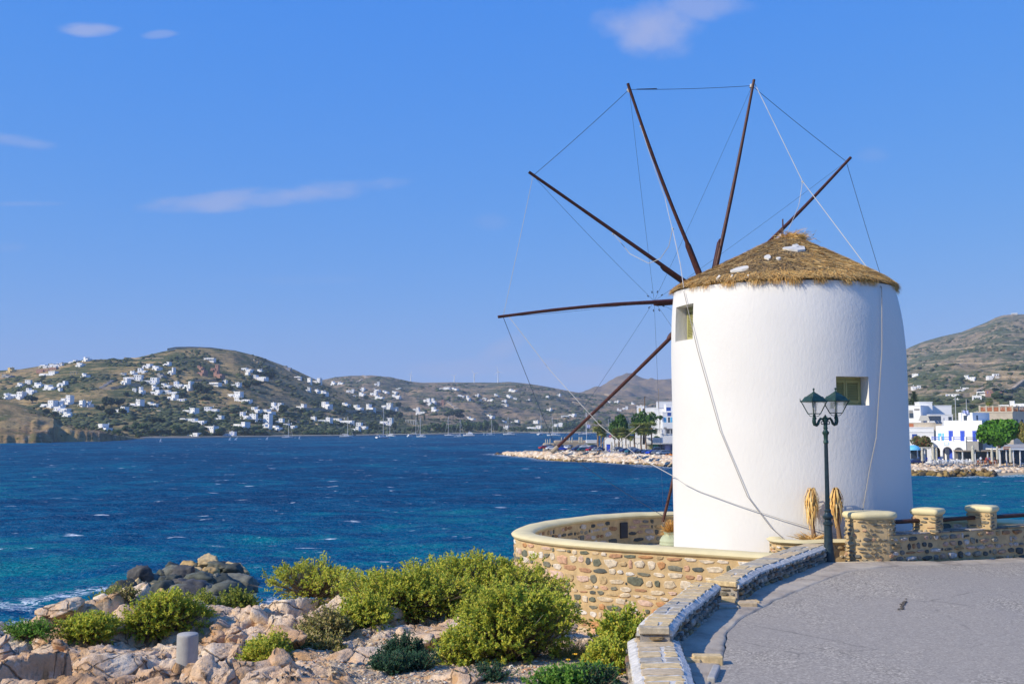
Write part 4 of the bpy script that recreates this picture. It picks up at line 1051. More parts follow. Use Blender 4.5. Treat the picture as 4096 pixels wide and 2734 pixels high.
# thatched cap
ze = tab[0][0] + .11; re_ = tab[0][1] + .02; xe = tab[0][2]
apx = AT(3152, 936, MY); apex_z = apx.z; apex_x = apx.x
def roof_pt(a, t, lift=0.0):                 # t: 0 apex .. 1 eave
    t = np.asarray(t, float); a = np.asarray(a, float)
    r_ = re_ * t * (1 + .012 * np.sin(3 * a + 1)); cx = apex_x + (xe - apex_x) * t
    h = 1 - t; zz = ze + (apex_z - ze) * (h + .015 * np.sin(PI * np.clip(h, 0, 1)) - .16 * sstep(.16, 0, t) * .25)
    zz = zz + .025 * fbm(np.cos(a) * 3 * t + 5, np.sin(a) * 3 * t, t * 2, 3)
    zz = zz - .05 * sstep(.93, 1.02, t) + .07 * t * (np.sin(a) - .2)   # the cap sits tilted, lower towards the road
    return np.stack([cx + np.cos(a) * (r_ + lift * .4), MY + np.sin(a) * (r_ + lift * .4), zz + lift], -1)
A, T = np.meshgrid(np.linspace(0, 2 * PI, 121), np.linspace(.015, 1.0, 30), indexing='ij')
Vr = roof_pt(A, T).reshape(-1, 3) - np.array(MO)
Vi2 = roof_pt(A[:, -1], np.full(121, .95)) - np.array(MO); Vi2[:, 2] -= .2
Fr = grid_faces(121, 30); nb2 = len(Vr); Fl = np.array([[i * 30 + 29, nb2 + i, nb2 + i + 1, (i + 1) * 30 + 29] for i in range(120)])
tm, nt, b = nmat("weathered_thatch")
f1 = noise(nt, 1.6, 5, .65); f2 = noise(nt, 60, 3, .7, sc3=(1, 1, .3))
c = ramp(nt, f1, [(.38, (.10, .07, .045)), (.52, (.20, .13, .06)), (.68, (.38, .25, .10))]); c = mix(nt, ramp_f(nt, f2, .4, .6), mix(nt, 1.0, c, (.55, .55, .55), 'MULTIPLY'), c)
nt.links.new(c, b.inputs["Base Color"]); b.inputs["Roughness"].default_value = .9; bump(nt, b, f2, 1, .04)
thatch = link("thatch", mesh_np("thatch", np.vstack([Vr, Vi2]), np.vstack([Fr, Fl]), False, tm), None, mill)
# where the thatch has slipped and the white sheet under it shows: (px, py) centres, half sizes in px
def roof_inv(px, py):
    best = None; m_, e_ = me(px, py)
    aa, tt_ = np.meshgrid(np.linspace(PI * .9, 2.1 * PI, 260), np.linspace(.05, 1, 120), indexing='ij'); P_ = roof_pt(aa, tt_)
    d = np.hypot(P_[..., 0] / P_[..., 1] - m_, (P_[..., 2] - CZ) / P_[..., 1] - e_) + (P_[..., 1] > MY) * 9
    k = np.unravel_index(np.argmin(d), d.shape); return aa[k], tt_[k]
patches = []; m_patch = simple("bare_lime_patch", (.6, .57, .52), .9, .12, 9)
for (px, py, w, h, sl) in [(3175, 997, 48, 9, 0), (3070, 1032, 14, 8, 0), (3115, 1037, 10, 3, 0), (2960, 1080, 38, 8, -.22), (3182, 987, 14, 6, 0), (2875, 1113, 9, 5, -.4), (2928, 1109, 6, 4, -.3), (2995, 1107, 4, 3, 0), (3012, 958, 4, 2, 0)]:
    ring = []
    for k in range(10):
        t = 2 * PI * k / 10; q = (abs(math.cos(t)) ** 3 + abs(math.sin(t)) ** 3) ** (-1 / 3) * random.uniform(.85, 1.05)
        dx = math.cos(t) * q * w; dy = math.sin(t) * q * h * (1.0 if dx > -w * .3 else .55)
        ring.append(roof_inv(px + dx, py + dy + sl * dx))
    patches.append(ring)
    Vq = [Vector(roof_pt(a, t, .035)) - MO for a, t in ring]; mm = bpy.data.meshes.new("bare_patch"); cq = sum(Vq, Vector()) / 10
    mm.from_pydata([v for v in Vq] + [cq] + [v - Vector((0, 0, .06)) for v in Vq], [], [(k, (k + 1) % 10, 10) for k in range(10)] + [(k, 11 + k, 11 + (k + 1) % 10, (k + 1) % 10) for k in range(10)]); mm.materials.append(m_patch); mm.update(); link("bare_patch", mm, None, mill)
def in_patch(a, t):
    bad = np.zeros(a.shape, bool)
    for ring in patches:
        ra = np.array([q[0] for q in ring]); rt = np.array([q[1] for q in ring])
        bad |= (a > ra.min() - .004) & (a < ra.max() + .004) & (t > rt.min() - .05) & (t < rt.max() + .012)
    return bad
def blades(P0, P1, w, up):                   # slim quads from P0 to P1
    d = P1 - P0; s = np.cross(d, up); s /= np.maximum(np.linalg.norm(s, axis=1), 1e-6)[:, None]; s *= w[:, None] / 2
    V_ = np.stack([P0 - s, P0 + s, P1 + s * .4, P1 - s * .4], 1).reshape(-1, 3); F_ = np.arange(len(V_)).reshape(-1, 4); return V_, F_
def straw(nm, N_, tlo, thi, lmin, lmax, mat, seed, lift=(.005, .05), skew=0, wid=(.006, .014), amask=None, tilt=.35):
    r = np.random.default_rng(seed); a = r.uniform(0, 2 * PI, N_); t = np.sqrt(r.uniform(tlo ** 2, thi ** 2, N_))
    if amask is not None: k = amask(a, t, r); a, t = a[k], t[k]
    k = ~in_patch(np.mod(a - PI * .9, 2 * PI) + PI * .9, t); a, t = a[k], t[k]; N_ = len(a)
    lf = r.uniform(lift[0], lift[1], N_); L__ = r.uniform(lmin, lmax, N_)
    p0 = np.stack([roof_pt(a[i:i + 1], t[i:i + 1], 0)[0] for i in range(0)]) if False else roof_pt(a, t); p0[:, 2] += lf * .3
    t1_ = t + L__ / re_ * .9; a1 = a + r.normal(0, tilt, N_) * L__ / (re_ * np.maximum(t, .12)) + skew * L__ / re_
    p1 = roof_pt(a1, np.minimum(t1_, 1.0)); over = np.maximum(t1_ - 1.0, 0) * re_
    rad = np.stack([np.cos(a1), np.sin(a1), np.zeros(N_)], 1)
    p1 = p1 + rad * (over * .75)[:, None]; p1[:, 2] += lf - over * .55
    up = np.stack([np.cos(a) * .5, np.sin(a) * .5, np.ones(N_)], 1) + r.normal(0, .35, (N_, 3))
    V_, F_ = blades(p0, p1, r.uniform(wid[0], wid[1], N_), up)
    o_ = link(nm, mesh_np(nm, V_ - np.array(MO), F_, False, mat), None, mill); tag(o_, kind='stuff'); return o_
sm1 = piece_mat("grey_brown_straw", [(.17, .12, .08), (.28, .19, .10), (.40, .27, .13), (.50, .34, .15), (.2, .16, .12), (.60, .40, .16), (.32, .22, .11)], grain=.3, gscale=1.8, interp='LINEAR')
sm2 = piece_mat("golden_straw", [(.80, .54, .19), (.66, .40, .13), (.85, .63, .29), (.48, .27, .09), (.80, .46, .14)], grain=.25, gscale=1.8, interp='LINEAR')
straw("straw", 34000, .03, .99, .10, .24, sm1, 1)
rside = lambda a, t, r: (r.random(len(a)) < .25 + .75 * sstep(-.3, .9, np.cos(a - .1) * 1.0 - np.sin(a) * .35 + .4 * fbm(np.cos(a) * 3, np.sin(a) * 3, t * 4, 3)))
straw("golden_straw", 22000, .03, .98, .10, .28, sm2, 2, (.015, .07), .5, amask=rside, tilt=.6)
fr = lambda a, t, r: r.random(len(a)) < .45 + .55 * sstep(-.1, .5, fbm(np.cos(a) * 4, np.sin(a) * 4, 2, 3))
straw("eaves_fringe", 12000, .92, 1.0, .06, .26, sm2, 3, (.0, .08), .2, wid=(.006, .012), amask=fr, tilt=.5)
cl_rng = np.random.default_rng(9)
for k, (a0, n_) in enumerate([(4.0, 260), (4.25, 240), (4.55, 380), (4.78, 300), (5.02, 420), (5.2, 300), (5.3, 380), (5.72, 160), (3.6, 200), (3.75, 180), (6.0, 220), (4.4, 200), (5.9, 120)]):
    N_ = n_; a = cl_rng.normal(a0, .035, N_); p0 = roof_pt(a, np.full(N_, .97)); rad = np.stack([np.cos(a), np.sin(a), np.zeros(N_)], 1); L__ = cl_rng.uniform(.08, .24, N_)
    p1 = p0 + rad * (L__ * .6)[:, None] + cl_rng.normal(0, .035, (N_, 3)); p1[:, 2] -= L__ * .95
    V_, F_ = blades(p0, p1, cl_rng.uniform(.006, .012, N_), rad + cl_rng.normal(0, .4, (N_, 3)))
    o = link("straw_tuft", mesh_np("straw_tuft", V_ - np.array(MO), F_, False, sm2), None, mill)
# shaggy knot at the peak
N_ = 1500; a = cl_rng.uniform(0, 2 * PI, N_); p0 = np.array([apex_x + .12, MY - .05, apex_z - .10]) + cl_rng.normal(0, .09, (N_, 3)) * np.array([1.6, 1.2, .5])
dv_ = np.stack([np.cos(a), np.sin(a), cl_rng.uniform(-.6, .55, N_)], 1); p1 = p0 + dv_ * cl_rng.uniform(.08, .26, N_)[:, None]
V_, F_ = blades(p0, p1, cl_rng.uniform(.006, .012, N_), cl_rng.normal(0, 1, (N_, 3)))
o = link("peak_straw", mesh_np("peak_straw", V_ - np.array(MO), F_, False, sm2), None, mill); tag(o, kind='stuff')
c0 = AT(3131, 935, MY); c1 = AT(3131, 876, MY)
mb = MB().tube([c0 - MO - Vector((0, 0, .12)), c1 - MO], .016, 6); q = AT(3132, 895, MY) - MO; mb.tube([q + Vector((-.02, -.05, 0)), q + Vector((.02, .05, 0))], .014, 6); mb.tube([c0 - MO + Vector((-.03, 0, -.1)), c0 - MO + Vector((-.03, 0, .08))], .012, 6)
mb.build("cross", m_stock, mill)

# windshaft, sail stocks and wires: the wheel stands on the far side of the tower
AZ_ = math.radians(-13.5); wn_ = Vector((math.sin(AZ_), math.cos(AZ_), 0)); HD_ = 26.5
hub = AT(2836, 1196, HD_)
hr = Vector((wn_.y, -wn_.x, 0))
tip_bow_m = None
# bowsprit tip: on the shaft line, where it is seen at px 2612
mt = me(2612, 1205)[0]; k = (mt * hub.y - hub.x) / (wn_.x - mt * wn_.y); bow = hub + wn_ * k; bow.z = CZ + me(2612, 1205)[1] * bow.y
mb = MB().tube([hub - wn_ * 3.2 - MO, hub - MO, hub + (bow - hub) * .5 - MO, bow - MO], [.15, .13, .06, .04], 12); o = mb.build("windshaft", m_axle, mill); auto_smooth(o)
mb = MB().tube([hub - wn_ * .12 - MO, hub + wn_ * .14 - MO], .26, 16); mb.build("hub", m_axle, mill)
def on_wheel(px, py):
    d = Vector(ray(px, py)); C0 = Vector((0, 0, CZ)); t = (hub - C0).dot(wn_) / d.dot(wn_); return C0 + d * t
tips = [on_wheel(*q) for q in [(2648, 2085), (2207, 1805), (1990, 1268), (2113, 690), (2508, 337), (3012, 322), (3398, 632)]]
tips.append(on_wheel(3555, 1150))
for a in (119, 156): tips.append(hub + (hr * math.sin(math.radians(a)) + Vector((0, 0, 1)) * math.cos(math.radians(a))) * 6.0)
r = random.Random(3)
for i, t in enumerate(tips):
    d = (t - hub); L__ = d.length; dn = d.normalized(); side = dn.cross(wn_).normalized()
    pts = []; n_ = 14
    bendv = wn_ * (.05 * math.sin(i * 2.3)) + side * (.07 * math.sin(i * 1.7 + 1))
    for k in range(n_ + 1):
        f = k / n_; pts.append(hub + d * (.12 + .88 * f) + bendv * math.sin(PI * f) - MO + wn_ * -.06)
    rd_ = [(.055 - .018 * k / n_) * (1 + .05 * r.uniform(-1, 1)) for k in range(n_ + 1)]; rd_[-1] *= 1.05
    s_ = MB().tube(pts, rd_, 10).build("sail_pole", m_stock, mill); auto_smooth(s_, 60)
    # squared root piece the pole is bolted to, ending in a step
    q0, q1 = hub - MO + wn_ * .0, hub + d * .27 - MO + wn_ * .03
    rt = MB(); ax = (q1 - q0).normalized(); u_, v_ = wn_, ax.cross(wn_).normalized()
    V = []
    for (p_, w_) in ((q0, .075), (q1 - ax * .12, .062), (q1, .035)):
        V += [p_ + u_ * w_ * a_ + v_ * w_ * b_ for a_, b_ in ((-1, -1), (1, -1), (1, 1), (-1, 1))]
    rt.add(V, [(j * 4 + k_, j * 4 + (k_ + 1) % 4, j * 4 + 4 + (k_ + 1) % 4, j * 4 + 4 + k_) for j in range(2) for k_ in range(4)] + [(3, 2, 1, 0), (8, 9, 10, 11)])
    o = rt.build("pole_root", m_stock, mill); bevel(o, .01, 1)
def wire(name, pts, rad, mat, sag=0.0, n_=14, parent=mill):
    P_ = []
    for a, b_ in zip(pts[:-1], pts[1:]):
        for k in range(n_ + (b_ is pts[-1])):
            f = k / n_; p = a.lerp(b_, f); p = p + Vector((0, 0, -sag * 4 * f * (1 - f))); P_.append(p - MO)
    return MB().tube(P_, rad, 5).build(name, mat, parent)
tipin = [hub + (t - hub) * .975 for t in tips]
for i in range(len(tips)):
    a, b_ = tipin[i], tipin[(i + 1) % len(tips)]
    wire("rim_wire", [a, b_], .0075 if i != 2 else .006, m_wire if i != 2 else m_ropewhite, .03)
    wire("stay_wire", [bow - wn_ * .1, hub + (tips[i] - hub) * .97], .0042, m_wire, .05)
    o = MB().tube([bow + (hub + (tips[i] - hub) * .97 - bow) * .045 - MO, bow + (hub + (tips[i] - hub) * .97 - bow) * .055 - MO], .016, 6).build("turnbuckle", m_wire, mill)
# splice on the top wire and the bindings
a, b_ = tipin[4], tipin[5]; wire("splice", [a.lerp(b_, .06), a.lerp(b_, .22)], .014, m_wire, 0, 2)
# furling ropes
def RP(px, py, Y): return AT(px, py, Y)
def tws(P):
    return [TW(a[0] + (b_[0] - a[0]) * k / 8, a[1] + (b_[1] - a[1]) * k / 8) for a, b_ in zip(P[:-1], P[1:]) for k in range(8)] + [TW(*P[-1])]
def TW(px, py, off=.05):                     # a point on the plaster where the rope lies
    a = math.asin(max(-.985, min(.985, (px - float(np.interp(py, [1165, 1400, 1700, 2100], [3137, 3155, 3164, 3175]))) / float(np.interp(py, [1165, 1400, 1700, 2100], [446, 472, 474, 477])))))
    m_, e_ = me(px, py); Y_ = MY + hd(math.degrees(a)).y * 2.6
    for _ in range(4):
        z = CZ + e_ * Y_; r_ = float(np.interp(z, zs, rs)) * 1.004 + off; xc = float(np.interp(z, zs, xs)); A_, B_, C_ = m_ * m_ + 1, -2 * (m_ * xc + MY), xc * xc + MY * MY - r_ * r_
        Y_ = (-B_ - math.sqrt(max(B_ * B_ - 4 * A_ * C_, 0))) / (2 * A_)
    return AT(px, py, Y_)
wire("rope", [tips[5] + Vector((.05, 0, -.1)), RP(3210, 725, 25.0), RP(3480, 1085, 22.4)], .010, m_ropewhite, .0, 4)
wire("rope", [RP(3210, 725, 25.0), RP(3195, 820, 24.5), RP(3150, 925, 23)], .008, m_ropewhite, .02)
wire("rope", [RP(3480, 1085, 22.4)] + tws([(3527, 1150), (3528, 1400), (3505, 1750), (3478, 1880), (3447, 2065)]), .0095, m_rope, .0, 2)
wire("rope", [RP(2563, 505, 26.2), RP(2660, 790, 25.8), RP(2690, 915, 25)], .009, m_ropewhite, .03)
wire("rope", [RP(2690, 915, 25), RP(2722, 1060, 23.5), RP(2735, 1150, 22.0)], .010, m_ropewhite, .0)
wire("rope", tws([(2735, 1165), (2790, 1400), (2880, 1720), (2990, 1985), (3085, 2110), (3170, 2185)]), .0085, m_rope, .0, 2)
wire("rope", [RP(2455, 935, 26.3), RP(2520, 1015, 26.1), RP(2595, 1053, 25.8), RP(2640, 1035, 25.5), RP(2675, 985, 25.2), RP(2690, 915, 25)], .009, m_ropewhite, .0, 5)
wire("rope", [RP(2035, 1265, 26.0), RP(2200, 1480, 25.6), RP(2400, 1700, 24.8), RP(2560, 1830, 24.0), RP(2700, 1907, 22.4)] + tws([(2740, 1935), (2790, 1960), (2950, 2018), (3120, 2073), (3300, 2125), (3480, 2168)]), .008, m_ropewhite, .0, 5)
wire("rope", [RP(2207, 1795, 25.9), RP(2300, 1828, 25.6), RP(2400, 1825, 25.4), RP(2560, 1700, 25)], .009, m_rope, .02, 5)
wire("rope", [RP(2430, 1745, 25.4), RP(2380, 1800, 25.3), RP(2300, 1830, 25.6)], .008, m_rope, .02, 5)
for t, i in ((tips[5], 5), (tips[4], 4)):
    o = MB().tube([hub + (t - hub) * .965 - MO, hub + (t - hub) * .98 - MO], .06, 8).build("binding", m_ropewhite, mill)
for (px, py, Y) in ((2563, 505, 26.4), (2453, 935, 26.4), (2690, 915, 25), (3210, 727, 25), (2037, 1263, 26.1)):
    q = RP(px, py, Y) - MO; V, F = ICO[1]; MB().add(V * .035 + np.array(q), F).build("knot", m_ropewhite, mill)
q = AT(2207, 1805, 1); t = tips[1]; d = (t - hub).normalized()
MB().tube([t - d * .18 - MO + wn_ * -.06, t + d * .02 - MO + wn_ * -.06], [.05, .055], 8).build("pole_end", m_woodlight, mill)

# ---------------------------------------------------------------- lamp post
LD = 18.95
def zl(py): return CZ + me(3312, py)[1] * LD
base = AT(3316, 2246, LD)
lamp = empty("street_lamp", (base.x, LD, zl(2246)), 0, "dark green double-lantern cast iron street lamp in front of the windmill", "street lamp"); LO = Vector(lamp.location)
H_ = lambda py: zl(py) - LO.z
u_ = LD / 4000
mb = MB().lathe([(25*u_, H_(2246)), (24*u_, H_(2232)), (20*u_, H_(2200)), (17*u_, H_(2170)), (15.5*u_, H_(2120)), (15*u_, H_(2100)), (19*u_, H_(2096)), (19*u_, H_(2088)), (14*u_, H_(2084)), (13*u_, H_(2076)), (20*u_, H_(2070)), (21*u_, H_(2062)), (15*u_, H_(2056)), (11*u_, H_(2048)), (13*u_, H_(2044)), (13*u_, H_(2038)), (9.5*u_, H_(2034))], n=20)
o = mb.build("base", m_pole, lamp); auto_smooth(o)
V = []; n = 32
for py, rr_ in ((2036, 9.2), (1950, 8.6), (1850, 7.9), (1772, 7.4)):
    V += [((rr_ * (1 - .10 * (k % 2))) * u_ * math.cos(2 * PI * k / n), (rr_ * (1 - .10 * (k % 2))) * u_ * math.sin(2 * PI * k / n), H_(py)) for k in range(n)]
MB().add(V, [(i * n + k, i * n + (k + 1) % n, (i + 1) * n + (k + 1) % n, (i + 1) * n + k) for i in range(3) for k in range(n)]).build("pole", m_pole, lamp)
mb = MB().lathe([(7.4*u_, H_(1774)), (10.5*u_, H_(1770)), (10*u_, H_(1764)), (8*u_, H_(1758)), (9*u_, H_(1740)), (13*u_, H_(1733)), (13.5*u_, H_(1727)), (9*u_, H_(1722)), (7*u_, H_(1716)), (9*u_, H_(1711)), (7.5*u_, H_(1706)), (8.5*u_, H_(1690)), (8.5*u_, H_(1672)), (9*u_, H_(1668)), (3*u_, H_(1661)), (.5*u_, H_(1656))], n=16)
o = mb.build("collar", m_lamp, lamp); auto_smooth(o)
armv = Vector((.97, .24, 0)).normalized()
def lx(dx, py): return armv * (dx * u_) + Vector((0, 0, H_(py)))
glass = bpy.data.materials.new("lantern_glass"); glass.use_nodes = True; gb = glass.node_tree.nodes["Principled BSDF"]
gb.inputs["Base Color"].default_value = (.9, .9, .88, 1); gb.inputs["Transmission Weight"].default_value = .95; gb.inputs["Roughness"].default_value = .12; gb.inputs["IOR"].default_value = 1.1; gb.inputs["Alpha"].default_value = .45
for sgn, dz_ in ((-1, 3), (1, 0)):
    pts = [(5, 1682), (12, 1674), (21, 1672), (28, 1680), (33, 1692), (40, 1697), (47, 1694), (50, 1684), (50, 1674)]
    o = MB().tube([lx(sgn * a, b_ + dz_ * a / 50) for a, b_ in pts], [5*u_, 5*u_, 5*u_, 5*u_, 6*u_, 6.5*u_, 7.5*u_, 8*u_, 7.5*u_], 10).build("arm", m_lamp, lamp); auto_smooth(o, 60)
    o = MB().tube([lx(sgn * (14 + 5 * math.cos(t)), 1690 + 6 * math.sin(t)) for t in np.linspace(-2.4, 2.6, 12)], 1.8 * u_, 6).build("scroll", m_lamp, lamp)
    ctr = armv * (sgn * 48.5 * u_) + Vector((0, 0, H_(1674 + dz_)))
    ln = empty("lantern", ctr, math.radians(22 if sgn < 0 else 27)); ln.parent = lamp
    hz = lambda p: (1674 - p) * u_
    # frame: flared square cage
    a1, a0 = 34 * u_, 17 * u_; z1, z0 = hz(1605), hz(1651)
    mb = MB().lathe([(8*u_, 0), (8.5*u_, hz(1668)), (6*u_, hz(1664)), (6.5*u_, hz(1656)), (3*u_, hz(1653))], n=12)
    cr = [(-1, -1), (1, -1), (1, 1), (-1, 1)]
    for k in range(4):
        c_, d_ = cr[k], cr[(k + 1) % 4]
        mb.tube([(c_[0] * a0, c_[1] * a0, z0), (c_[0] * a1, c_[1] * a1, z1)], 2.2 * u_, 6)
        mb.tube([(c_[0] * a0, c_[1] * a0, z0), (d_[0] * a0, d_[1] * a0, z0)], 1.9 * u_, 6)
        mb.tube([(c_[0] * a0 * .95, c_[1] * a0 * .95, z0), (c_[0] * a0 * .7, c_[1] * a0 * .7, hz(1660)), (c_[0] * 5 * u_, c_[1] * 5 * u_, hz(1662))], 1.4 * u_, 6)
    mb.build("cage", m_lamp, ln)
    mb = MB(); prof = [(a1 + 3*u_, hz(1605)), (a1 + 5*u_, hz(1602)), (a1 + 3*u_, hz(1599)), (a1 - 1*u_, hz(1598)), (a1 * .72, hz(1583)), (a1 * .66, hz(1584)), (a1 * .3, hz(1572)), (a1 * .26, hz(1570))]
    V = [(sx_ * q, sy_ * q, z) for q, z in prof for sx_, sy_ in cr]
    mb.add(V, [(i * 4 + k, i * 4 + (k + 1) % 4, (i + 1) * 4 + (k + 1) % 4, (i + 1) * 4 + k) for i in range(len(prof) - 1) for k in range(4)] + [(3, 2, 1, 0), tuple(28 + k for k in range(4))])
    for c_ in cr: mb.tube([(c_[0] * (a1 + 3*u_), c_[1] * (a1 + 3*u_), hz(1601)), (c_[0] * (a1 + 4*u_), c_[1] * (a1 + 4*u_), hz(1590))], [1.8*u_, 1*u_], 6)
    mb.build("roof", m_lamp, ln)
    o = MB().lathe([(9*u_, hz(1572)), (9.5*u_, hz(1568)), (5*u_, hz(1566)), (2.5*u_, hz(1562)), (2.2*u_, hz(1560)), (4.2*u_, hz(1555)), (3.5*u_, hz(1551)), (1*u_, hz(1549))], n=12).build("finial", m_lamp, ln); auto_smooth(o)
    for k in range(4):
        c_, d_ = cr[k], cr[(k + 1) % 4]; i_ = .97
        MB().add([(c_[0]*a0*i_, c_[1]*a0*i_, z0 + .004), (d_[0]*a0*i_, d_[1]*a0*i_, z0 + .004), (d_[0]*a1*i_, d_[1]*a1*i_, z1 - .004), (c_[0]*a1*i_, c_[1]*a1*i_, z1 - .004)], [(0, 1, 2, 3)]).build("pane", glass, ln)
    o = MB().lathe([(2*u_, hz(1606)), (6*u_, hz(1610)), (6*u_, hz(1620)), (4.5*u_, hz(1636)), (1*u_, hz(1640))][::-1], n=12).build("bulb", simple("lamp_bulb", (.8, .78, .72), .2, .02), ln); auto_smooth(o, 80)

# ---------------------------------------------------------------- dry palms, urn
def dead_palm(px, lab, hgt=1.0, sprawl=False):
    x = me(px, 2100)[0] * 20.0; e = empty("dead_palm", (x, 20.0, CZ - 2.28), 0, lab, "plant", "dead potted palms by the lamp post")
    lean = -.10 if px < 3300 else -.06
    pts = [Vector((lean * f * f * -1 + (.06 if px < 3300 else .03) * (1 - f), 0, f * .9)) for f in np.linspace(0, 1, 6)]
    pts = [Vector((p.x - .12 * (1 - abs(1 - 2 * p.z)) * 0 - .1 * p.z, 0, p.z)) for p in pts]
    o = MB().tube(pts, [.055, .045, .038, .034, .03, .028], 8).build("trunk", m_palmtrunk, e); auto_smooth(o, 60)
    top = pts[-1]; rr = np.random.default_rng(int(px)); N_ = 150; V_, F_ = [], []
    for i in range(N_):
        a = rr.uniform(0, 2 * PI); out = rr.uniform(.02, .13); ln_ = rr.uniform(.22, .52) * (1 if rr.random() < .92 else 1.2); z0 = top.z - rr.uniform(-.10, .22)
        d = np.array([math.cos(a), math.sin(a), 0]); wd = rr.uniform(.008, .018); s_ = np.array([-math.sin(a), math.cos(a), 0]) * wd
        P_ = [np.array([top.x, 0, z0]), np.array([top.x, 0, z0 + .06]) + d * out * .6, np.array([top.x, 0, z0 - ln_ * .3]) + d * out * 1.25, np.array([top.x, 0, z0 - ln_ * .95]) + d * out * rr.uniform(.6, 1.7)]
        b0 = len(V_)
        for j, p in enumerate(P_): V_ += [p - s_ * (1, 1, .9, .3)[j], p + s_ * (1, 1, .9, .3)[j]]
        F_ += [(b0 + 2 * j, b0 + 2 * j + 1, b0 + 2 * j + 3, b0 + 2 * j + 2) for j in range(3)]
    o = link("fronds", mesh_np("fronds", V_, F_, False, MATS["golden_straw"]), None, e)
    if sprawl:
        V_, F_ = [], []; P0 = rr.normal(0, .06, (260, 3)); P0[:, 2] = .02; a = rr.uniform(0, 2 * PI, 260); L__ = rr.uniform(.15, .42, 260)
        P1 = P0 + np.stack([np.cos(a) * L__, np.sin(a) * L__ * .6, rr.uniform(-.02, .16, 260)], 1); V_, F_ = blades(P0, P1, rr.uniform(.008, .016, 260), rr.normal(0, 1, (260, 3)))
        o = link("fallen_fronds", mesh_np("fallen_fronds", V_, F_, False, MATS["golden_straw"]), None, e)
dead_palm(3246, "dead brown palm left of the lamp post, with fallen fronds round its foot", sprawl=True)
dead_palm(3352, "dead brown palm with drooping fronds right of the lamp post")
q = AT(2682, 2135, 25.6); urn = empty("urn", (q.x + .02, 25.6, ZF), 0, "pale green ribbed clay urn holding a dry orange tuft beside the windmill wall", "urn")
prof = [(.12, 0), (.18, .02), (.26, .16), (.30, .34), (.29, .48), (.22, .6), (.17, .66), (.2, .7), (.21, .73), (.16, .73)]
prof = [(r_ * (1 + .02 * math.sin(z * 60)), z) for r_, z in [(float(np.interp(t, [p_[1] + i * 1e-4 for i, p_ in enumerate(prof)], [p_[0] for p_ in prof])), t) for t in np.linspace(0, .73, 40)]]
o = MB().lathe(prof, n=24).build("pot", simple("pale_green_clay", (.42, .45, .30), .7, .12, 6), urn); auto_smooth(o, 70); o.scale = (1, 1, .78)
rr = np.random.default_rng(2); N_ = 500; a = rr.uniform(0, 2 * PI, N_); P0 = np.array([0, 0, .56]) + rr.normal(0, .03, (N_, 3)); L__ = rr.uniform(.14, .36, N_); el_ = rr.uniform(-.3, 1.3, N_)
P1 = P0 + np.stack([np.cos(a) * np.cos(el_), np.sin(a) * np.cos(el_), np.sin(el_)], 1) * L__[:, None]; V_, F_ = blades(P0, P1, rr.uniform(.008, .016, N_), rr.normal(0, 1, (N_, 3)))
link("dry_tuft", mesh_np("dry_tuft", V_, F_, False, piece_mat("orange_straw", [(.62, .30, .06), (.55, .26, .05), (.7, .42, .12), (.45, .2, .05)], grain=.2, interp='LINEAR')), None, urn)
